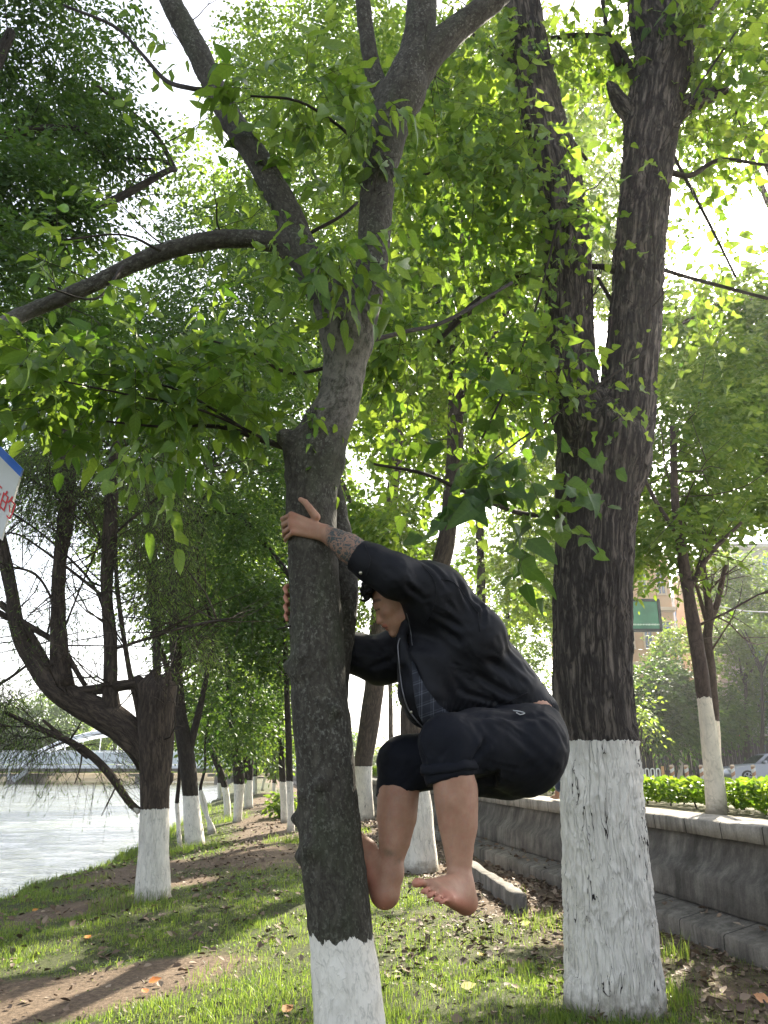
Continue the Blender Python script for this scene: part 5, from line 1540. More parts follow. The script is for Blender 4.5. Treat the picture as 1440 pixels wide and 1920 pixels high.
# ------------------------------------------------------------------ bollards and white arched fence
STR, nt_, b_ = newmat('striped_paint')
v = coords(nt_, None, (1, 1, 1), (0, R(35), 0)); sx = nd(nt_, 'ShaderNodeSeparateXYZ'); nt_.links.new(v, sx.inputs[0])
st = mth(nt_, 'GREATER_THAN', mth(nt_, 'FRACT', mth(nt_, 'MULTIPLY', sx.outputs[2], 4.0)), .5)
nt_.links.new(mixc(nt_, st, (.62, .58, .52), (.42, .20, .09)), b_.inputs['Base Color'])
POSTY = 35.0
names = ['farthest left of the striped bollards, beside the white fence', 'striped bollard right of the pale painted post trunk', 'striped bollard just left of the cream-painted trunk', 'striped bollard in front of the front wheel of the parked car', 'striped bollard in front of the door of the parked car']
for i, (px, lab) in enumerate(zip((1262, 1289, 1317, 1376, 1415), names)):
    c = P(px, 1460, POSTY); z1 = float(P(px, 1434, POSTY)[2])
    t = empty('bollard', (c[0], POSTY, .41), lab, 'bollard', 'striped bollards along the kerb')
    m_ = MB(); add_tube(m_, [[0, 0, 0], [0, 0, .02], [0, 0, z1 - .41 - .1]], [.085, .085, .085], 12, .2); m_.build('post', STR, t)
    m_ = MB(); add_tube(m_, [[0, 0, z1 - .51], [0, 0, z1 - .45], [0, 0, z1 - .41]], [.1, .1, .05], 12, .05); m_.build('cap', plain('bollard_cap', (.55, .4, .28), .6), t)
WHITEP = plain('white_paint', (.75, .74, .70), .5, var=.05)
fz = .41
a = P(1180, 1460, 35); b = P(1243, 1460, 35); z1 = float(P(1200, 1441, 35)[2])
t = empty('fence', (a[0], 35, fz), 'low white fence of rounded arches beyond the hedge', 'fence')
k = 0.0
L = b[0] - a[0]
while k < L - .1:
    m_ = MB(); r0 = .075
    pts = [[k, 0, .0], [k, 0, z1 - fz - r0]] + [[k + r0 - r0 * math.cos(w), 0, z1 - fz - r0 + r0 * math.sin(w)] for w in np.linspace(.4, np.pi - .4, 5)] + [[k + 2 * r0, 0, z1 - fz - r0], [k + 2 * r0, 0, 0]]
    add_tube(m_, pts, [.028] * len(pts), 6, .08); m_.build('arch', WHITEP, t); k += .24
m_ = MB(); m_.box((L / 2, 0, .18), (L, .04, .05)); m_.build('rail', WHITEP, t, smooth=False)
m_ = MB(); m_.box((L + .03, 0, .42), (.1, .1, .84)); m_.build('end_post', plain('orange_post', (.6, .32, .12), .6), t, smooth=False)

# ------------------------------------------------------------------ parked car
def car(px_front, Y):
    c = P(px_front, 1460, Y); x0 = c[0]; z0 = .41
    t = empty('parked_car', (x0 + 2.2, Y, z0), 'silver-grey sedan parked across the street, seen from its left side behind striped bollards', 'car')
    PAINT = plain('silver_paint', (.42, .44, .50), .25, metal=.3, var=.03); 
    GLS = plain('car_glass', (.03, .04, .05), .05, var=.1); BLK = plain('tyre_rubber', (.02, .02, .02), .8); RIM = plain('alloy', (.5, .5, .52), .3, metal=.7)
    L_, W = 4.55, 1.78
    low = [(0.02, .30), (0.0, .5), (.06, .66), (.35, .78), (1.0, .90), (1.35, .95), (2.4, .97), (3.7, .98), (4.25, .98), (4.5, .93), (4.55, .6), (4.5, .3), (4.1, .2), (.3, .2)]
    roof = [(1.30, .93), (1.95, 1.34), (2.35, 1.45), (2.9, 1.465), (3.4, 1.40), (4.0, 1.15), (4.3, .97), (3.0, .95)]
    def loft(poly, ws, name, mat, par=t):
        m_ = MB(); poly = np.array(poly); n = len(poly); V = []; F = []
        for (wy, sc) in ws:
            cen = np.array([poly[:, 0].mean(), poly[:, 1].min()])
            q = cen + (poly - cen) * sc
            for u in q: V.append((u[0] - 2.2, wy, u[1]))
        m = len(ws)
        for j in range(m - 1):
            for i in range(n):
                F.append([j * n + i, j * n + (i + 1) % n, (j + 1) * n + (i + 1) % n, (j + 1) * n + i])
        V = np.array(V); m_.add(V, F)
        for j in (0, m - 1):
            cc = V[j * n:(j + 1) * n].mean(0); base = m_.n
            m_.add(np.concatenate([V[j * n:(j + 1) * n], [cc]]), [[i, (i + 1) % n, n] for i in range(n)])
        return m_.build(name, mat, par)
    body = loft(low, [(-W / 2, .97), (-W / 2 + .06, 1), (W / 2 - .06, 1), (W / 2, .97)], 'body', PAINT)
    loft(roof, [(-W / 2 + .16, .90), (-W / 2 + .06, .97), (W / 2 - .06, .97), (W / 2 - .16, .90)], 'roof', PAINT)
    for poly in ([(1.62, .98), (2.05, 1.31), (2.62, 1.37), (2.62, .98)], [(2.72, .98), (2.72, 1.37), (3.3, 1.32), (3.75, 1.12), (3.8, .98)]):
        for sgn in (-1, 1):
            y1 = sgn * (W / 2 - .045)
            m_ = MB(); q = np.array(poly); yy = lambda z: sgn * (W / 2 - .02 - .13 * (z - .95) / .45)
            V = [(u[0] - 2.2, yy(u[1]), u[1]) for u in q] + [(u[0] - 2.2, yy(u[1]) - sgn * .04, u[1]) for u in q]
            m_.add(V, [[0, 1, 2, 3]] if len(q) == 4 else [[0, 1, 2, 3], [0, 3, 4, 4]]); m_.add(V, [[i, (i + 1) % len(q), len(q) + (i + 1) % len(q), len(q) + i] for i in range(len(q))])
            m_.build('side_window', GLS, t, smooth=False)
    m_ = MB(); V = [(1.36 - 2.2, -.72, .955), (1.36 - 2.2, .72, .955), (1.93 - 2.2, .62, 1.35), (1.93 - 2.2, -.62, 1.35)]; m_.add(V, [[0, 1, 2, 3]]); m_.build('windscreen', GLS, t, smooth=False)
    for wx_ in (.85, 3.6):
        for sgn in (-1, 1):
            y1 = sgn * (W / 2 - .08)
            m_ = MB(); a0 = np.linspace(0, 2 * np.pi, 20, endpoint=False)
            add_tube(m_, [[wx_ - 2.2, y1 - .1, .32], [wx_ - 2.2, y1 - .09, .32], [wx_ - 2.2, y1 + .09, .32], [wx_ - 2.2, y1 + .1, .32]], [.29, .32, .32, .29], 20, .05)
            w_ = m_.build('wheel', BLK, t)
            m_ = MB(); yy0 = y1 + sgn * .102
            for k in range(5):
                an = k * 2 * math.pi / 5; cc = (wx_ - 2.2 + .1 * math.cos(an), yy0, .32 + .1 * math.sin(an))
                add_tube(m_, [[wx_ - 2.2, yy0, .32], [wx_ - 2.2 + .2 * math.cos(an), yy0, .32 + .2 * math.sin(an)]], [.035, .03], 5, .1)
            ring = [[wx_ - 2.2 + .21 * math.cos(w), yy0, .32 + .21 * math.sin(w)] for w in np.linspace(0, 2 * np.pi, 17)]
            add_tube(m_, ring, [.02] * 17, 5, .1)
            m_.build('rim', RIM, w_)
    for sgn in (-1, 1):
        m_ = MB(); m_.box((.2 - 2.2, sgn * .68, .66), (.3, .3, .12)); m_.build('headlight', plain('lamp_lens', (.7, .72, .75), .1), t)
        m_ = MB(); m_.box((1.75 - 2.2, sgn * (W / 2 + .07), 1.02), (.14, .22, .14)); m_.build('side_mirror', PAINT, t)
        m_ = MB(); m_.box((2.66 - 2.2, sgn * (W / 2 + .002), .84), (.2, .02, .03)); m_.build('door_handle', PAINT, t)
    return t
car(1357, 41)

# ------------------------------------------------------------------ sign at the left edge
def left_sign():
    Y = 2.6
    c1 = P(42, 878, Y); c0 = P(0, 836, Y); c3 = P(2, 1012, Y); 
    # board edges measured from the two visible corners; the board runs on to the left, out of the picture
    top = c1 - c0; top /= np.linalg.norm(top)
    side = c3 - c1; H = np.linalg.norm(side); side /= H
    W = 0.55
    TL = c1 - top * W; 
    base = np.array([TL[0] + .15, Y + .02, 0.0])
    t = empty('notice_board', base, 'white notice board with blue border and red Chinese lettering, cut off by the left edge', 'sign')
    off = np.array(t.location)
    WHT = plain('sign_white', (.55, .55, .53), .4, var=.03); BLU = plain('sign_blue', (.01, .11, .50), .4, var=.05); REDP = plain('sign_red', (.55, .03, .03), .5, var=.05)
    def slab(a, b, c, d, thick, name, mat, yo=0.0):
        m_ = MB(); f = np.array([0, -1, 0.0]); V = [np.array(q) - off + f * yo for q in (a, b, c, d)]; V = V + [v - f * thick for v in V]
        m_.add(V, [[0, 1, 2, 3], [7, 6, 5, 4], [0, 4, 5, 1], [1, 5, 6, 2], [2, 6, 7, 3], [3, 7, 4, 0]]); return m_.build(name, mat, t, smooth=False)
    bw = .032
    BL = TL + side * H; BR = c1 + side * H
    slab(TL + side * bw, c1 + side * bw, BR, BL, .012, 'panel', WHT)
    slab(TL, c1, c1 + side * bw, TL + side * bw, .012, 'border', BLU)
    m_ = MB(); add_tube(m_, [[0, .03, -.1], [0, .03, 1.9]], [.02, .02], 10, .2); m_.build('post', plain('galvanised', (.4, .4, .42), .4, .7), t)
    # lettering
    f = bpy.data.curves.new('lettering', 'FONT'); f.body = '\u884c\u7684'; f.size = .085; f.extrude = .001
    fo = bpy.data.objects.new('tmp_text', f); C.objects.link(fo)
    dg = bpy.context.evaluated_depsgraph_get()
    me = bpy.data.meshes.new_from_object(fo.evaluated_get(dg))
    bpy.data.objects.remove(fo)
    me.name = 'lettering'
    co = np.zeros(len(me.vertices) * 3, dtype=np.float32); me.vertices.foreach_get('co', co); co = co.reshape(-1, 3)
    right_pt = P(22, 975, Y)     # lower right corner of the visible character
    xmax = co[:, 0].max()
    down = side; along = top * .98
    W_ = (right_pt - off)[None] + (co[:, 0:1] - xmax) * along[None] - (co[:, 1:2]) * down[None] + np.array([0, -.003, 0]) + co[:, 2:3] * np.array([0, -1, 0])
    me.vertices.foreach_set('co', W_.astype(np.float32).ravel()); me.materials.clear(); me.materials.append(REDP)
    o = bpy.data.objects.new('lettering', me); C.objects.link(o); o.parent = t
left_sign()

# ------------------------------------------------------------------ haze in the air
m = bpy.data.materials.new('haze'); m.use_nodes = True
nt = m.node_tree
for n_ in list(nt.nodes):
    if n_.type != 'OUTPUT_MATERIAL': nt.nodes.remove(n_)
pv = nt.nodes.new('ShaderNodeVolumePrincipled')
pv.inputs['Color'].default_value = (.97, .98, 1, 1)
pv.inputs['Density'].default_value = 0.0006
pv.inputs['Anisotropy'].default_value = 0.7
nt.links.new(pv.outputs[0], nt.nodes['Material Output'].inputs['Volume'])
m_ = MB(); m_.box((0, 560, 45), (2000, 1960, 100))
hz = m_.build('haze', m, smooth=False)
tag(hz, 'thin pale haze in the air over the river and the street', 'haze', kind='stuff')
# ------------------------------------------------------------------ the man hugging the tree
def nrmz(v):
    v = np.asarray(v, float); return v / np.linalg.norm(v)

def trunkA_at(z):
    p, r = resample(trunkA[0], trunkA[1], 0.05)
    i = np.argmin(np.abs(p[:, 2] - z)); return p[i], r[i]

def on_trunk(px_y, theta_deg, off):
    """point around the hugged trunk: theta from the camera side (0) to the left side (90) and behind (180)"""
    z = float(P(590, px_y, TA)[2]); c, r = trunkA_at(z)
    th = R(theta_deg); q = r + off
    return np.array([c[0] - q * math.sin(th), c[1] - q * math.cos(th), z])

def build_hand(sd, wrist, knuckles, fingers, thumb, palm_n, wr=.026):
    """wrist point, 4 knuckle points, finger joint lists (3 points each), thumb joints"""
    kc = np.mean(knuckles, 0)
    for k_ in knuckles:
        sd.cone(wrist + (k_ - kc) * .45, k_, .0155, .0125, k=.012)
    sd.cone(wrist, kc, .0195, .0135, k=.012)
    for k_, f, rr in zip(knuckles, fingers, (.0092, .0096, .0090, .0080)):
        pts = [k_] + list(f); rad = [rr * 1.12, rr * 1.04, rr * .95, rr * .82]
        for i in range(len(pts) - 1):
            sd.cone(pts[i], pts[i + 1], rad[i], rad[i + 1], k=.0022 if i else .004)
    rad = [.0165, .0125, .0110, .0090]
    for i in range(len(thumb) - 1):
        sd.cone(thumb[i], thumb[i + 1], rad[i], rad[i + 1], k=.008 if i == 0 else .003)

SKIN, nt, b = newmat('skin')
v = coords(nt)
sn = ntex(nt, v, 14, 4); sf = ntex(nt, v, 160, 3)
col = ramp(nt, sn, [(0.3, (0.30, 0.160, 0.098)), (0.7, (0.43, 0.245, 0.158))])
red = nd(nt, 'ShaderNodeAttribute', attribute_name='red').outputs['Fac']
mt = ntex(nt, v, 45, 4, .7)
col = mixc(nt, mth(nt, 'MULTIPLY', ramp(nt, mt, [(.45, (0, 0, 0)), (.7, (1, 1, 1))]), .35), col, (0.36, 0.13, 0.09))
vn = mth(nt, 'ABSOLUTE', mth(nt, 'SUBTRACT', ntex(nt, coords(nt, None, (1, 1, .45)), 17, 2, .5, .6), .5))
col = mixc(nt, mth(nt, 'MULTIPLY', ramp(nt, vn, [(0, (1, 1, 1)), (.02, (0, 0, 0))]), .13), col, (.18, .16, .17))
col = mixc(nt, red, col, (0.46, 0.15, 0.095))
# tattoo ink on the near forearm
tt = nd(nt, 'ShaderNodeAttribute', attribute_name='ink').outputs['Fac']
w1 = vtex(nt, coords(nt, None, (1, 1, 1)), 42, 'DISTANCE_TO_EDGE')
w2 = ntex(nt, v, 34, 3, 0.6, 2.2)
lines = ramp(nt, w1, [(0.0, (.25, .25, .25)), (0.05, (1, 1, 1))])
curls = ramp(nt, w2, [(0.48, (1, 1, 1)), (0.55, (0.0, 0.0, 0.0))])
ink = mth(nt, 'MULTIPLY', tt, mth(nt, 'MULTIPLY', mth(nt, 'ADD', mth(nt, 'MULTIPLY', curls, .6), .42), lines))
col = mixc(nt, ink, col, (0.055, 0.065, 0.062))
dirt = nd(nt, 'ShaderNodeAttribute', attribute_name='dirt').outputs['Fac']
col = mixc(nt, mth(nt, 'MULTIPLY', dirt, ramp(nt, sn, [(.4, (0, 0, 0)), (.6, (1, 1, 1))])), col, (0.12, 0.085, 0.045))
dark = nd(nt, 'ShaderNodeAttribute', attribute_name='hairline').outputs['Fac']
col = mixc(nt, dark, col, (0.02, 0.015, 0.013))
nt.links.new(col, b.inputs['Base Color'])
b.inputs['Roughness'].default_value = 0.58
b.inputs['Specular IOR Level'].default_value = 0.32
b.inputs['Subsurface Weight'].default_value = 0.06
b.inputs['Subsurface Radius'].default_value = (0.02, 0.008, 0.004)
b.inputs['Subsurface Scale'].default_value = 0.4
bump(nt, b, sf, 0.15, 0.002)

def cloth(name, c, rough=.75, sheen=.3, bscale=900, coordscale=1.0):
    m, nt, b = newmat(name)
    v = coords(nt)
    n1 = ntex(nt, v, 7, 4); n2 = ntex(nt, v, bscale, 2)
    nt.links.new(ramp(nt, n1, [(.3, tuple(q * .8 for q in c)), (.7, tuple(q * 1.2 for q in c))]), b.inputs['Base Color'])
    b.inputs['Roughness'].default_value = rough
    b.inputs['Sheen Weight'].default_value = sheen
    b.inputs['Specular IOR Level'].default_value = .22
    h = mth(nt, 'ADD', mth(nt, 'MULTIPLY', n2, .06), ntex(nt, v, 9, 3, .5, .8))
    bump(nt, b, h, .22, .012)
    return m
JACK = cloth('black_jacket_cloth', (0.0058, 0.0060, 0.0085), .62, .0)
SHORTM = cloth('navy_black_shorts_cloth', (0.0040, 0.0048, 0.0085), .8, .0)
HAIRM = plain('black_hair', (0.010, 0.009, 0.009), .7, var=.3, spec=.25)
METALM = plain('snap_metal', (.55, .50, .38), .3, .9)

man = empty('person', (float(P(900, 1400, 2.8)[0]), 2.8, 0.82), 'barefoot man in black jacket and dark shorts clinging to the slender trunk', 'person')
MO = np.array(man.location)
def mpart(mb_, name, mat, parent=None, smooth=True):
    o = mb_.build(name, mat, None, smooth=smooth, origin=MO); o.location = (0, 0, 0); o.parent = parent or man; return o

def px2m(px, pt): return px * mpp(np.asarray(pt))
def CH(sd, pts, ws, k=.02, flat=None):
    q = [P(*p) for p in pts]
    sd.chain(q, [px2m(w / 2, p) for w, p in zip(ws, q)], k, flat)

def C_(sd, a, b_, wa, wb, k=.03, flat=None):
    """cone with photo-pixel widths; a, b = (px, py, Y)"""
    A, B = P(*a), P(*b_)
    sd.cone(A, B, px2m(wa / 2, A), px2m(wb / 2, B), k, flat)

# head frame
HO = P(747, 1121, 2.81)
HF = nrmz((-.90, -.12, -.42)); HU = nrmz(np.array([-.41, 0, .91]) - HF * np.dot(HF, (-.41, 0, .91))); HS = np.cross(HU, HF)   # HS: his left (towards the camera)
if HS[1] > 0: HS = -HS
def hp(f, u, s=0.0): return HO + HF * f + HU * u + HS * s

def build_body():
    pts = []
    sd = SDF((-.50, 2.05, .55), (.75, 3.25, 2.35), .0065)
    AX = np.stack([HF, HU, HS])
    # skull, face
    sd.ell(hp(0, .012), AX, (.095, .092, .076), .02)
    sd.ell(hp(.040, -.045), AX, (.052, .070, .056), .03)
    sd.ell(hp(.030, -.080), AX, (.052, .034, .050), .03)      # jaw
    sd.cone(hp(.074, -.113), hp(.064, -.104), .015, .020, .018)  # chin
    sd.cone(hp(.020, -.080, .050), hp(-.02, -.035, .058), .016, .014, .02)
    sd.cone(hp(.020, -.080, -.050), hp(-.02, -.035, -.058), .016, .014, .02)
    for s in (1, -1):
        sd.cone(hp(.086, .006, .012 * s), hp(.070, .010, .050 * s), .010, .009, .012)   # brow
        sd.ell(hp(.062, -.038, .042 * s), AX, (.026, .020, .020), .014)    # cheek
        sd.ell(hp(.074, -.014, .030 * s), AX, (.014, .010, .015), .006)    # closed lids
        sd.ell(hp(-.004, -.020, .077 * s), AX, (.018, .032, .009), .006)   # ear
        sd.ell(hp(.090, -.056, .011 * s), AX, (.011, .008, .009), .006)    # nostrils
    sd.cone(hp(.086, -.006), hp(.106, -.052), .0075, .0105, .010)           # nose
    sd.cone(hp(.090, -.073, -.016), hp(.090, -.073, .016), .0055, .0055, .006)  # lips
    sd.cone(hp(.087, -.086, -.014), hp(.087, -.086, .014), .0065, .0065, .006)
    sd.ell(hp(.097, -.072), AX, (.006, .006, .012), .004)
    # neck
    C_(sd, (762, 1150, 2.83), (815, 1165, 2.84), 56, 66, .03)
    # trunk of the body inside the clothes
    C_(sd, (835, 1170, 2.84), (890, 1245, 2.84), 90, 90, .05); C_(sd, (890, 1245, 2.84), (985, 1345, 2.84), 90, 70, .05)
    C_(sd, (810, 1130, 2.70), (800, 1150, 2.96), 70, 70, .05)
    C_(sd, (985, 1345, 2.84), (1000, 1390, 2.83), 88, 110, .05); C_(sd, (1008, 1340, 2.80), (1010, 1362, 2.80), 62, 70, .03)
    # near arm
    C_(sd, (812, 1118, 2.68), (742, 1078, 2.62), 58, 50, .03); C_(sd, (742, 1078, 2.62), (668, 1038, 2.625), 54, 50, .02)
    C_(sd, (690, 1050, 2.62), (652, 1026, 2.63), 52, 50, .02); C_(sd, (652, 1026, 2.63), (611, 1000, 2.645), 50, 33, .02)
    # far arm
    C_(sd, (800, 1180, 2.98), (700, 1238, 2.99), 56, 50, .03); C_(sd, (700, 1238, 2.99), (640, 1200, 2.97), 50, 42, .02); 
    # legs
    CH(sd, [(985, 1400, 2.72), (842, 1400, 2.52), (850, 1465, 2.50), (854, 1505, 2.50), (857, 1545, 2.50), (860, 1590, 2.495), (861, 1625, 2.49), (862, 1655, 2.485)], [110, 78, 78, 78, 71, 57, 47, 48], .02)
    C_(sd, (866, 1480, 2.52), (868, 1550, 2.52), 54, 46, .03)
    CH(sd, [(960, 1420, 2.93), (757, 1425, 2.88), (747, 1485, 2.86), (744, 1530, 2.845), (740, 1575, 2.83), (735, 1610, 2.82), (732, 1640, 2.81)], [110, 74, 78, 76, 60, 46, 46], .02)
    # near foot: heel, instep, side, ball
    CH(sd, [(862, 1655, 2.485), (868, 1672, 2.495), (873, 1690, 2.505)], [48, 44, 42], .012)
    sd.ell(P(845, 1652, 2.46), np.eye(3), (.012, .01, .014), .012)     # ankle bone
    CH(sd, [(862, 1660, 2.475), (832, 1660, 2.41), (806, 1660, 2.36)], [46, 34, 22], .02)
    CH(sd, [(873, 1692, 2.50), (858, 1692, 2.43), (842, 1687, 2.35)], [40, 30, 22], .02)
    CH(sd, [(868, 1678, 2.48), (842, 1674, 2.40), (822, 1672, 2.35)], [42, 34, 23], .02)
    CH(sd, [(806, 1660, 2.36), (822, 1672, 2.345), (842, 1686, 2.34)], [21, 20, 19], .012)
    toes = [((803, 1659, 2.360), (789, 1654, 2.335), (780, 1656, 2.322), 17.5), ((812, 1667, 2.348), (800, 1667, 2.318), (793, 1672, 2.306), 11.5), ((821, 1674, 2.342), (811, 1675, 2.308), (805, 1680, 2.298), 11), ((830, 1681, 2.338), (821, 1682, 2.303), (816, 1687, 2.294), 10.5), ((840, 1687, 2.335), (833, 1688, 2.305), (828, 1692, 2.296), 10.5)]
    for a, m_, t_, w in toes:
        CH(sd, [a, m_, t_], [w * .95, w * .86, w], .0035)
    # far foot pressed on the trunk
    C_(sd, (732, 1640, 2.81), (722, 1675, 2.81), 42, 52, .02)
    C_(sd, (722, 1675, 2.81), (700, 1640, 2.84), 50, 44, .02); C_(sd, (733, 1635, 2.81), (703, 1610, 2.85), 40, 30, .02)
    C_(sd, (700, 1640, 2.84), (676, 1592, 2.875), 44, 34, .02); C_(sd, (690, 1590, 2.87), (670, 1570, 2.90), 34, 24, .02)
    for i in range(5):
        y0 = 1566 + i * 9; C_(sd, (674 + i * 1.5, y0 + 8, 2.895), (664 + i * 2, y0 - 4, 2.905 + .004 * i), 14, 11, .004)
    V, F = sd.mesh()
    return V, F

def build_hands():
    sd = SDF((-.50, 2.50, 1.50), (-.02, 3.1, 2.45), .0032)
    # near hand (back of the hand to the camera), wrapped round the front
    wrist = P(611, 1000, 2.645)
    ys = (981, 990, 1001, 1012)
    kn = [on_trunk(y, 36 + (3 if i in (1, 2) else 0), .020) for i, y in enumerate(ys)]
    kn = [on_trunk(980, 33, .021), on_trunk(990, 36, .021), on_trunk(1001, 35, .020), on_trunk(1011, 31, .018)]
    fg = [[on_trunk(981, 62, .018), on_trunk(985, 82, .012), on_trunk(989, 98, .009)],
          [on_trunk(990, 66, .018), on_trunk(993, 87, .012), on_trunk(996, 104, .009)],
          [on_trunk(1004, 64, .016), on_trunk(1006, 84, .011), on_trunk(1007, 98, .009)],
          [on_trunk(1015, 56, .014), on_trunk(1016, 73, .010), on_trunk(1016, 86, .008)]]
    th = [on_trunk(986, -12, .020), on_trunk(969, -1, .020), on_trunk(959, 7, .015), on_trunk(953, 17, .011)]
    C_(sd, (636, 1015, 2.635), (611, 1000, 2.645), 44, 32, .01)
    build_hand(sd, wrist, kn, fg, th, None)
    # far hand: comes round the back, finger ends on the left edge
    wr2 = on_trunk(1165, 205, .035)
    k2 = [on_trunk(1090 + i * 17, 138, .018) for i in range(4)]
    fg2 = []
    for i in range(4):
        y = 1093 + i * 17
        fg2.append([on_trunk(y + 2, 110, .021), on_trunk(y + 9, 97, .019), on_trunk(y + 19, 86, .010)])
    th2 = [on_trunk(1150, 195, .02), on_trunk(1125, 190, .02), on_trunk(1105, 180, .015), on_trunk(1090, 172, .01)]
    build_hand(sd, wr2, k2, fg2, th2, None)
    sd.cone(wr2, P(640, 1200, 2.97), .027, .033, .01)
    return sd.mesh()

bV, bF = build_body()
hV, hF = build_hands()
V = np.concatenate([bV, hV])
def near_seg(V, a, b_, r0, r1):
    a, b_ = np.asarray(a), np.asarray(b_); ab = b_ - a
    t = np.clip((V - a) @ ab / ab.dot(ab), 0, 1); d = np.linalg.norm(V - a - t[:, None] * ab, axis=1)
    return sstep(r1, r0, d)
ink = near_seg(V, P(700, 1060, 2.62), P(617, 1005, 2.64), .075, .085)
ink = np.maximum(ink * sstep(P(612, 1000, 2.64)[0] - .005, P(612, 1000, 2.64)[0] + .012, V[:, 0]), .75 * near_seg(V, on_trunk(982, 52, .018), on_trunk(985, 82, .012), .012, .016) * (V[:, 2] > on_trunk(986, 50, 0)[2]))
lips = near_seg(V, hp(.094, -.080, -.014), hp(.094, -.080, .016), .0085, .013)
heelr = np.maximum(near_seg(V, P(874, 1702, 2.49), P(835, 1694, 2.33), .02, .045), near_seg(V, P(715, 1690, 2.80), P(690, 1640, 2.83), .025, .06)) * .5
toesr = near_seg(V, P(782, 1656, 2.32), P(826, 1690, 2.29), .008, .03) * .5
knk = near_seg(V, on_trunk(985, 34, .02), on_trunk(1010, 34, .02), .01, .03) * .25
fars = near_seg(V, on_trunk(1095, 95, .015), on_trunk(1160, 95, .015), .02, .035) * .45
ear_ = near_seg(V, hp(.098, -.045), hp(.104, -.05), .006, .02) * .25
red = np.clip(lips * .8 + heelr + toesr + knk + fars + ear_, 0, 1)
dirt = near_seg(V, P(728, 1600, 2.80), P(742, 1612, 2.78), .012, .03) * .9
q_ = V - np.array([0, 0, CAM_H]); fw_ = q_[:, 1] * CP + q_[:, 2] * SP
PX = np.stack([q_[:, 0] / fw_ * 1442 + 720, 960 - (-q_[:, 1] * SP + q_[:, 2] * CP) / fw_ * 1442, V[:, 0] * 0], 1)
near_face = (np.linalg.norm(V - HO, axis=1) < .17) & ((V - HO) @ HS > -.004)
def face_line(pts, w):
    m = np.zeros(len(V))
    for a, b_ in zip(pts[:-1], pts[1:]): m = np.maximum(m, near_seg(PX, (*a, 0), (*b_, 0), w * .5, w))
    return m * near_face
lid = face_line([(699.5, 1141), (703, 1144.5), (708, 1144), (711, 1141.5)], 1.5)
brow = face_line([(697, 1131), (702, 1127), (711, 1125)], 3.2) * .7
mouth = face_line([(716, 1178.5), (720, 1178.5), (725, 1176)], 1.3) * .75
hl = np.clip(lid + brow + mouth, 0, 1)
mb = MB()
nb_ = len(bV)
mb.add(bV, bF, ink=ink[:nb_], red=red[:nb_], dirt=dirt[:nb_], hairline=hl[:nb_])
mb.add(hV, hF, ink=ink[nb_:], red=red[nb_:], dirt=dirt[nb_:], hairline=hl[nb_:])
mpart(mb, 'body', SKIN)

# hair: short curls over the skull
def build_hair():
    sd = SDF(HO - .19, HO + .19, .0045)
    AX = np.stack([HF, HU, HS])
    sd.ell(hp(-.012, .022), AX, (.101, .096, .084), .02)
    r = np.random.default_rng(3)
    for i in range(330):
        d = r.normal(size=3); d /= np.linalg.norm(d)
        if d[1] < -.1 and d[0] > -.5: continue
        if d[0] > .55 and d[1] < .25: continue
        c = hp(-.012 + d[0] * .104, .024 + d[1] * .098, d[2] * .086)
        sd.ell(c, np.eye(3), (.013 + .006 * r.random(),) * 3, .006)
    # keep the face free
    sd.cut(hp(.02, .026), -HU * .95 + HF * .45, hp(0, 0) - .16, hp(0, 0) + .16)
    for i in range(260):   # curls over the forehead
        s = r.uniform(-.055, .06); f = r.uniform(.076, .118) - abs(s) * .25; u = .068 + r.uniform(-.016, .028) - (f - .09) * .5
        a = hp(f, u, s)
        sd.cone(a, a + r.normal(size=3) * .007, .0062, .0045, .004)
    V, F = sd.mesh()
    N = vnormals(V, F)
    V = V + N * (0.004 * noise(V * 120, 2))[:, None]
    m_ = MB(); m_.add(V, F); return m_
mpart(build_hair(), 'hair', HAIRM)

# ---- jacket
def fold(V, N, a, b_, w, amp):
    """a raised crease along the segment a-b"""
    a, b_ = np.asarray(a), np.asarray(b_); ab = b_ - a
    t = np.clip((V - a) @ ab / ab.dot(ab), 0, 1); d = np.linalg.norm(V - a - t[:, None] * ab, axis=1)
    return amp * (np.exp(-(d / w) ** 2) - .6 * np.exp(-((d - 1.6 * w) / w) ** 2)) * np.sin(np.pi * np.clip(t, .06, .94))

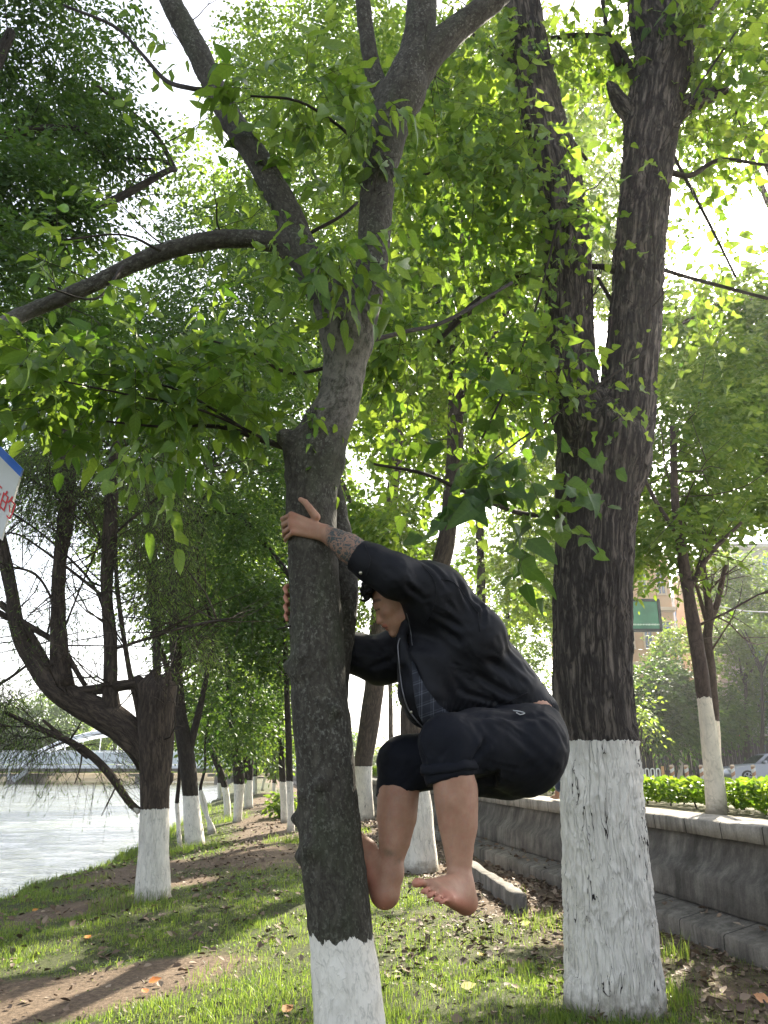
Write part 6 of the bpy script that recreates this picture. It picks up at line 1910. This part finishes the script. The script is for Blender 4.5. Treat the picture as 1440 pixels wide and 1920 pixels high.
def build_jacket():
    sd = SDF((-.35, 2.25, .75), (.80, 3.35, 2.15), .007)
    Yc = 2.85
    fl = None
    CH(sd, [(815, 1135, Yc), (850, 1185, Yc), (902, 1243, Yc), (958, 1298, Yc), (998, 1336, Yc)], [112, 134, 136, 122, 98], .04)
    C_(sd, (812, 1190, Yc), (868, 1262, Yc), 128, 128, .05)
    C_(sd, (826, 1240, Yc), (852, 1300, Yc), 148, 118, .05)
    C_(sd, (852, 1300, Yc), (955, 1305, Yc), 104, 100, .04)
    CH(sd, [(806, 1255, 2.80), (796, 1296, 2.78), (800, 1318, 2.78), (812, 1342, 2.78)], [124, 104, 92, 60], .03)
    # shoulders
    C_(sd, (812, 1126, 2.72), (800, 1140, 2.98), 116, 116, .04)
    C_(sd, (800, 1100, 2.74), (832, 1112, 2.80), 92, 76, .04)
    # near sleeve
    C_(sd, (836, 1128, 2.74), (888, 1192, 2.76), 96, 120, .05); C_(sd, (818, 1110, 2.70), (742, 1080, 2.62), 98, 82, .04); C_(sd, (742, 1080, 2.62), (700, 1058, 2.615), 82, 74, .03); C_(sd, (700, 1058, 2.615), (672, 1043, 2.62), 74, 66, .015)
    sd.cut(P(668, 1041, 2.62), P(611, 1000, 2.645) - P(700, 1060, 2.615), P(640, 1090, 2.5) - np.array([.03, .06, .03]), P(672, 1000, 2.8) + np.array([.03, .1, .03]))
    # far sleeve
    C_(sd, (790, 1210, 3.0), (715, 1238, 3.0), 112, 86, .04); C_(sd, (715, 1238, 3.0), (672, 1225, 2.99), 86, 74, .03); C_(sd, (672, 1225, 2.99), (640, 1212, 2.975), 74, 64, .015)
    # collar
    C_(sd, (768, 1150, 2.78), (752, 1196, 2.74), 22, 16, .012); C_(sd, (768, 1150, 2.78), (800, 1120, 2.80), 26, 30, .02); C_(sd, (752, 1196, 2.74), (757, 1240, 2.74), 16, 22, .012)
    C_(sd, (772, 1150, 2.90), (756, 1196, 2.94), 22, 18, .012)
    # hem band cut
    sd.cut(P(940, 1356, 2.85), P(940, 1400, 2.85) - P(948, 1347, 2.85), P(850, 1470, 2.85) - np.array([0, .45, 0]), P(1110, 1290, 2.85) + np.array([0, .45, 0]))
    V, F = sd.mesh()
    N = vnormals(V, F)
    L_ = len(V)
    d = 0.0045 * fbm(V * np.array([9, 9, 9]), 3, 2) * 2
    # creases run from the near armpit and shoulder down towards the hem
    A0 = P(790, 1150, 2.63)
    nf = [((800, 1145), (960, 1225), .012, .010), ((810, 1170), (985, 1275), .014, .011), ((800, 1190), (960, 1300), .013, .009), ((790, 1210), (900, 1320), .015, .010), ((870, 1110), (985, 1230), .012, .009),
          ((850, 1085), (900, 1170), .012, .010), ((900, 1130), (905, 1175), .008, .008), ((770, 1068), (800, 1130), .010, .011), ((790, 1062), (840, 1110), .010, .010), ((745, 1062), (760, 1100), .008, .009),
          ((770, 1200), (790, 1290), .012, .008), ((760, 1180), (775, 1250), .010, .007), ((700, 1050), (745, 1090), .010, .007), ((690, 1070), (740, 1110), .009, .006), ((950, 1180), (1010, 1260), .010, .008),
          ((930, 1200), (1000, 1290), .010, .008), ((880, 1260), (985, 1310), .012, .009), ((860, 1290), (960, 1325), .010, .008), ((830, 1130), (880, 1180), .009, .007), ((730, 1085), (800, 1140), .011, .009)]
    for (a, b_, w, am) in nf:
        A, B = P(a[0], a[1], 2.68), P(b_[0], b_[1], 2.68)
        # move the crease onto the near surface
        for q in (A, B):
            k = np.argmin(((V[:, [0, 2]] - q[[0, 2]]) ** 2).sum(1) + np.where(V[:, 1] > 2.9, 1, 0)); q[1] = V[k, 1]
        d = d + fold(V, N, A, B, w, am * 1.25)
    for (a, b_, w, am) in [((655, 1215), (740, 1225), .012, .006), ((690, 1255), (745, 1230), .012, .008), ((660, 1235), (700, 1262), .01, .006), ((700, 1205), (745, 1265), .011, .008)]:
        d = d + fold(V, N, P(*a, 2.92), P(*b_, 2.90), w, am)
    rg = np.random.default_rng(12)
    for i in range(26):   # many small sharp wrinkles between the big folds
        x0 = rg.uniform(790, 960); y0 = 1100 + (x0 - 790) * .62 + rg.uniform(0, 120); an = .75 + rg.normal() * .35; ln = rg.uniform(25, 70)
        A, B = P(x0, y0, 2.68), P(x0 + ln * math.cos(an), y0 + ln * math.sin(an), 2.68)
        for q in (A, B):
            k = np.argmin(((V[:, [0, 2]] - q[[0, 2]]) ** 2).sum(1) + np.where(V[:, 1] > 2.9, 1, 0)); q[1] = V[k, 1]
        d = d + fold(V, N, A, B, rg.uniform(.004, .007), rg.uniform(.002, .0045))
    for (x0, y0, x1, y1) in ((738, 1060, 752, 1100), (752, 1056, 772, 1112), (728, 1072, 742, 1108), (765, 1075, 782, 1130), (715, 1060, 722, 1090)):
        A, B = P(x0, y0, 2.6), P(x1, y1, 2.6)
        for q in (A, B):
            k = np.argmin(((V[:, [0, 2]] - q[[0, 2]]) ** 2).sum(1) + np.where(V[:, 1] > 2.9, 1, 0)); q[1] = V[k, 1]
        d = d + fold(V, N, A, B, .006, .005)
    # gathered hem band
    hem = near_seg(V, P(850, 1338, 2.85), P(1045, 1322, 2.85), .05, .26) * sstep(P(0, 1318, 2.85)[2] + .02, P(0, 1330, 2.85)[2], V[:, 2])
    d = d + hem * .0035 * np.sin((V[:, 0] * 1.0 + V[:, 1] * 1.2) * 260)
    V = V + N * d[:, None]
    m_ = MB(); m_.add(V, F); return m_, V
jm, JV = build_jacket()
jk = mpart(jm, 'jacket', JACK)

def surf(px, py, V=None, Y=2.7, off=.003):
    """nearest-to-camera point of the jacket under a photo pixel"""
    V = JV if V is None else V
    q = V - np.array([0, 0, CAM_H])
    fw = q[:, 1] * CP + q[:, 2] * SP; x = q[:, 0] / fw * 1442 + 720; y = 960 - (-q[:, 1] * SP + q[:, 2] * CP) / fw * 1442
    m = ((x - px) ** 2 + (y - py) ** 2) < 16
    if not m.any(): return P(px, py, Y)
    i = np.nonzero(m)[0][np.argmin(fw[m])]
    return P(px, py, V[i, 1] - off)

# shirt showing where the jacket hangs open
PLAID, nt, b = newmat('plaid_shirt')
v = nd(nt, 'ShaderNodeAttribute', attribute_name='pc').outputs['Vector']
sx = nd(nt, 'ShaderNodeSeparateXYZ'); nt.links.new(v, sx.inputs[0])
def stripe(ax, f, w, off=0.0):
    return mth(nt, 'LESS_THAN', mth(nt, 'ABSOLUTE', mth(nt, 'SUBTRACT', mth(nt, 'FRACT', mth(nt, 'ADD', mth(nt, 'MULTIPLY', sx.outputs[ax], f), off)), .5)), w)
s_ = mth(nt, 'ADD', mth(nt, 'MULTIPLY', stripe(0, 24, .05), .6), mth(nt, 'MULTIPLY', stripe(1, 24, .05), .5))
s_ = mth(nt, 'ADD', s_, mth(nt, 'ADD', mth(nt, 'MULTIPLY', stripe(0, 24, .04, .2), .35), mth(nt, 'MULTIPLY', stripe(1, 24, .04, .2), .3)))
nt.links.new(mixc(nt, s_, (.012, .014, .022), (.085, .09, .11)), b.inputs['Base Color']); b.inputs['Roughness'].default_value = .85
def patch(rows, name, mat, off=.004, n=10, par=None):
    """cloth panel lying on the jacket: rows of (x0,y0)-(x1,y1)"""
    fine = []
    for (a0, b0), (a1, b1) in zip(rows[:-1], rows[1:]):
        for q in range(4): fine.append((tuple(a0[k] + (a1[k] - a0[k]) * q / 4 for k in (0, 1)), tuple(b0[k] + (b1[k] - b0[k]) * q / 4 for k in (0, 1))))
    rows = fine + [rows[-1]]
    m_ = MB(); V, PCs = [], []
    for ri, (a, b_) in enumerate(rows):
        for i in range(n + 1):
            t = i / n; px = a[0] + (b_[0] - a[0]) * t; py = a[1] + (b_[1] - a[1]) * t
            s = surf(px, py, off=off); V.append(s); PCs.append((px / 520 * 1.0, py / 520 * .98 + px / 1500, 0))
    V = np.array(V)
    # smooth depth
    g = V[:, 1].reshape(len(rows), n + 1); raw = g.copy()
    for _ in range(3):
        g[:, 1:-1] = (g[:, :-2] + g[:, 1:-1] + g[:, 2:]) / 3
        g[1:-1] = (g[:-2] + g[1:-1] + g[2:]) / 3
        g[:] = np.minimum(g, raw - .002)
    V2 = np.array([P(rows[k // (n + 1)][0][0] + (rows[k // (n + 1)][1][0] - rows[k // (n + 1)][0][0]) * (k % (n + 1)) / n, rows[k // (n + 1)][0][1] + (rows[k // (n + 1)][1][1] - rows[k // (n + 1)][0][1]) * (k % (n + 1)) / n, float(g.ravel()[k])) for k in range(len(V))])
    m = n + 1; i = np.arange(len(rows) - 1)[:, None] * m; j = np.arange(n)[None]
    F = np.stack([i + j, i + j + 1, i + m + j + 1, i + m + j], -1).reshape(-1, 4)
    back = V2 + np.array([0, .035, 0])
    m_.add(V2, F, pc=np.array(PCs)); m_.add(back, F[:, ::-1], pc=np.array(PCs))
    # rim so that the panel has thickness
    ring = [(0, j_) for j_ in range(m)] + [(i_, m - 1) for i_ in range(1, len(rows))] + [(len(rows) - 1, j_) for j_ in range(m - 2, -1, -1)] + [(i_, 0) for i_ in range(len(rows) - 2, 0, -1)]
    idx = np.array([a * m + b_ for a, b_ in ring]); k = len(idx)
    RV = np.concatenate([V2[idx], back[idx]]); RF = [[q, (q + 1) % k, k + (q + 1) % k, k + q] for q in range(k)]
    m_.add(RV, RF, pc=np.concatenate([np.array(PCs)[idx]] * 2))
    return mpart(m_, name, mat, par)
patch([((772, 1240), (777, 1244)), ((773, 1262), (786, 1266)), ((775, 1290), (800, 1292)), ((779, 1318), (824, 1322)), ((786, 1342), (848, 1340)), ((796, 1362), (826, 1352))], 'shirt', PLAID, .004)
JL = MB()
def strand(pts, w, off=.004):
    p = [surf(x, y, off=off) for x, y in pts]; add_tube(JL, p, [w] * len(p), 5, .01)
strand([(750, 1196), (746, 1210), (748, 1240), (751, 1270), (756, 1300), (766, 1330), (782, 1352), (797, 1368)], .0022)
strand([(762, 1150), (766, 1165), (770, 1185), (773, 1210)], .0015)
for pts in ([(792, 1060), (812, 1085), (818, 1115), (808, 1150), (795, 1170)], [(905, 1122), (897, 1150), (900, 1185)], [(810, 1088), (850, 1092), (897, 1150)], [(684, 1022), (694, 1050), (686, 1080)], [(950, 1318), (985, 1300), (1022, 1282)], [(655, 1192), (668, 1225), (662, 1256)]):
    pp = [surf(x, y, off=.0015) for x, y in pts]; SM = MB(); add_tube(SM, pp, [.0016] * len(pp), 5, .01)
    mpart(SM, 'seam', JACK, jk)
mpart(JL, 'zip', plain('zip_grey', (.16, .16, .17), .4, .6), jk)
for (px, py, w, Y) in ((652, 1206, .0085, 2.9), (771, 1335, .005, 2.7), (676, 1074, .006, 2.6)):
    m_ = MB(); c = surf(px, py, Y=Y, off=.004)
    add_tube(m_, [c + np.array([0, .006, 0]), c + np.array([0, 0, 0]), c + np.array([0, -.004, 0])], [w, w, w * .6], 14, .002)
    mpart(m_, 'snap_button', METALM, jk)

# ---- shorts
def build_shorts():
    sd = SDF((-.25, 2.15, .55), (.85, 3.35, 1.55), .007)
    C_(sd, (985, 1392, 2.83), (982, 1408, 2.83), 158, 152, .05)
    C_(sd, (983, 1400, 2.74), (975, 1405, 2.92), 146, 146, .05)
    C_(sd, (975, 1404, 2.73), (900, 1398, 2.62), 158, 132, .05); C_(sd, (900, 1398, 2.62), (842, 1396, 2.53), 132, 112, .04)
    C_(sd, (842, 1398, 2.53), (843, 1450, 2.515), 108, 92, .03); C_(sd, (843, 1450, 2.515), (852, 1490, 2.51), 92, 84, .02)
    C_(sd, (950, 1425, 2.93), (760, 1428, 2.88), 140, 96, .04); C_(sd, (757, 1432, 2.88), (748, 1500, 2.87), 96, 86, .03)
    C_(sd, (1000, 1362, 2.82), (950, 1352, 2.83), 104, 96, .04)
    a = P(840, 1462, 2.51)
    sd.cut(P(848, 1463, 2.51), (.22, -.12, -1), (a[0] - .12, 2.28, .5), (a[0] + .155, 2.66, a[2] + .12))
    c = P(748, 1488, 2.87)
    sd.cut(c, (.12, -.1, -1), (c[0] - .12, 2.70, .5), (c[0] + .14, 3.05, c[2] + .12))
    # the back waist dips away from the jacket
    sd.cut(P(1040, 1334, 2.83), (.45, 0, .88), P(1010, 1400, 2.83) - np.array([0, .4, 0]), P(1110, 1290, 2.83) + np.array([0, .4, 0]))
    V, F = sd.mesh()
    N = vnormals(V, F)
    d = .004 * fbm(V * 8, 3, 6) * 2
    for (a, b_, w, am, Y) in [((860, 1350), (1030, 1345), .012, .006, 2.65), ((1055, 1400), (1000, 1340), .012, .009, 2.70), ((1060, 1430), (960, 1350), .014, .008, 2.66), ((800, 1365), (880, 1440), .013, .007, 2.45), ((880, 1440), (920, 1370), .014, .009, 2.5),
                              ((890, 1470), (1000, 1430), .016, .008, 2.6), ((795, 1420), (880, 1432), .009, .005, 2.43), ((720, 1400), (780, 1440), .012, .008, 2.8), ((715, 1450), (785, 1475), .010, .006, 2.8), ((790, 1345), (800, 1440), .01, .006, 2.45), ((930, 1360), (1050, 1450), .015, .007, 2.6), ((865, 1350), (905, 1420), .007, .006, 2.5), ((880, 1345), (925, 1400), .006, .005, 2.5), ((905, 1345), (985, 1385), .007, .005, 2.6), ((1000, 1345), (1058, 1420), .006, .006, 2.7), ((1030, 1345), (1064, 1400), .006, .006, 2.7), ((985, 1345), (1040, 1440), .007, .005, 2.65), ((890, 1440), (960, 1470), .007, .005, 2.6), ((895, 1425), (980, 1445), .006, .004, 2.6), ((800, 1410), (850, 1436), .006, .004, 2.43), ((710, 1430), (760, 1470), .006, .005, 2.8), ((715, 1420), (790, 1425), .006, .004, 2.8), ((880, 1435), (905, 1400), .006, .006, 2.5), ((800, 1350), (840, 1375), .007, .004, 2.45)]:
        A, B = P(a[0], a[1], Y), P(b_[0], b_[1], Y)
        for q in (A, B):
            k = np.argmin(((V[:, [0, 2]] - q[[0, 2]]) ** 2).sum(1) + np.where(V[:, 1] > Y + .12, 1, 0)); q[1] = V[k, 1]
        d = d + fold(V, N, A, B, w, am * 1.2)
    d = d + .0016 * noise(np.stack([(V[:, 0] + V[:, 2]) * 16, V[:, 1] * 8, (V[:, 0] - V[:, 2]) * 60], -1), 4)
    V = V + N * d[:, None]
    m_ = MB(); m_.add(V, F); return m_, V
sm, SV = build_shorts()
sh = mpart(sm, 'shorts', SHORTM)
# turned-up hem of the near leg, drawstring, waistband
def leg_ring(c, axis, ra, rb, h, name, par):
    c = np.asarray(c, float); axis = nrmz(axis); u = nrmz(np.cross(axis, (0, 1, 0))); w = np.cross(axis, u)
    m_ = MB(); n = 40; prof = [(-h / 2, -.003), (-h / 2, .004), (-h * .2, .006), (h * .3, .004), (h / 2, 0), (h / 2, -.006)]
    V = []
    for (t, o) in prof:
        for i in range(n):
            a = 2 * np.pi * i / n; wob = .0025 * math.sin(3 * a + 1) + .0015 * math.sin(7 * a)
            V.append(c + axis * (t + wob) + u * (ra + o + wob) * math.cos(a) + w * (rb + o + wob) * math.sin(a))
    F = []
    for j in range(len(prof) - 1):
        for i in range(n): F.append([j * n + i, j * n + (i + 1) % n, (j + 1) * n + (i + 1) % n, (j + 1) * n + i])
    m_.add(V, F); return mpart(m_, name, SHORTM, par)
nh = P(843, 1440, 2.515)
leg_ring(nh, (-.10, .05, 1), .084, .080, .030, 'turned_up_hem', sh)
JL = MB()
p = [surf(x, y, SV, 2.6, .003) for x, y in ((962, 1332), (975, 1334), (984, 1337), (975, 1340), (968, 1336))]
add_tube(JL, p, [.0018] * 5, 5, .008)
mpart(JL, 'drawstring', plain('cord', (.5, .5, .5), .7), sh)

# ------------------------------------------------------------------ the person sitting on the wall behind the thick trunk
def sitter():
    s0, _ = sp_of(*P(1038, 1492, 10.4)[:2])
    def W(s, p, z): x, y = xy_of(s, p); return np.array([x, y, z])
    sA = s0 - .36
    top = .895
    hip = W(sA, 4.32, top + .12); kn1 = W(sA + .40, 4.22, top + .40); an1 = W(sA + .66, 4.12, top + .10)
    kn2 = W(sA + .36, 4.50, top + .42); an2 = W(sA + .50, 4.52, top + .10)
    t = empty('person', (float(hip[0]), float(hip[1]), top), 'seated person in dark jeans on the wall, almost hidden behind the thick poplar', 'person')
    off = np.array(t.location)
    def mp(sd, name, mat):
        V, F = sd.mesh(); m_ = MB(); m_.add(V - off, F, ink=np.zeros(len(V)), red=np.zeros(len(V)), dirt=np.zeros(len(V)), hairline=np.zeros(len(V))); o = m_.build(name, mat, t); return o
    lo = np.min([hip, kn1, an1, kn2], 0) - .45; hi = np.max([hip, kn1, an1, kn2], 0) + np.array([.45, .45, .65])
    ch = hip + np.array([0, 0, .45]); hd = ch + W(0.06, 0, .27)
    sd = SDF(lo, hi, .012)
    sd.ell(hd, np.eye(3), (.08, .095, .115), .02); sd.cone(ch, hd, .055, .055, .02); sd.ell(hd + W(.085, 0, -.02), np.eye(3), (.02, .02, .025), .01)
    sd.cone(kn1, an1, .055, .036, .02); sd.cone(kn2, an2, .055, .036, .02)
    for a in (an1, an2):
        sd.cone(a + np.array([0, 0, -.05]), a + W(.14, 0, -.065), .036, .026, .02)
        for i in range(5): b0 = a + W(.13, -.035 + .017 * i, -.068); sd.cone(b0, b0 + W(.045, 0, -.004), .011, .009, .004)
    for (sg, k_) in ((-1, kn1), (1, kn2)):
        sh_ = ch + W(0, .19 * sg, -.06); el = (sh_ + k_) / 2 + np.array([0, 0, -.08]); hnd = k_ + np.array([0, 0, .05])
        sd.cone(sh_, el, .05, .042, .02); sd.cone(el, hnd, .04, .028, .02); sd.cone(hnd, hnd + W(.06, 0, -.02), .028, .022, .01)
        for i in range(4): b0 = hnd + W(.06, -.03 + .02 * i, -.02); sd.cone(b0, b0 + W(.045, 0, -.03), .009, .008, .003)
    sd.cone(hip, ch, .12, .14, .03)
    mp(sd, 'body', SKIN)
    sd = SDF(lo, hi, .012)
    sd.cone(hip + np.array([0, 0, .03]), hip + np.array([0, 0, .12]), .15, .14, .03)
    sd.cone(hip + W(0, -.08, 0), kn1, .105, .085, .03); sd.cone(hip + W(0, .08, 0), kn2, .105, .085, .03)
    sd.cone(kn1, kn1 + (an1 - kn1) * .78, .085, .07, .02); sd.cone(kn2, kn2 + (an2 - kn2) * .78, .085, .07, .02)
    mp(sd, 'trousers', cloth('dark_denim', (.02, .03, .06), .85))
    sd = SDF(lo, hi, .012)
    sd.cone(hip + np.array([0, 0, .14]), ch, .145, .16, .03); sd.cone(ch + W(0, -.14, -.02), ch + W(0, .14, -.02), .09, .09, .04)
    for (sg, k_) in ((-1, kn1), (1, kn2)):
        sh_ = ch + W(0, .19 * sg, -.06); el = (sh_ + k_) / 2 + np.array([0, 0, -.08]); sd.cone(sh_, el, .068, .058, .03); sd.cone(el, el + (k_ + np.array([0, 0, .05]) - el) * .75, .056, .045, .02)
    mp(sd, 'shirt', cloth('dark_top', (.02, .02, .025), .85))
    sd = SDF(lo, hi, .012); sd.ell(hd + W(-.02, 0, .03), np.eye(3), (.092, .105, .108), .02); sd.cut(hd + W(.05, 0, .04), W(.9, 0, -.45), hd - .2, hd + .2)
    mp(sd, 'hair', HAIRM)
sitter()
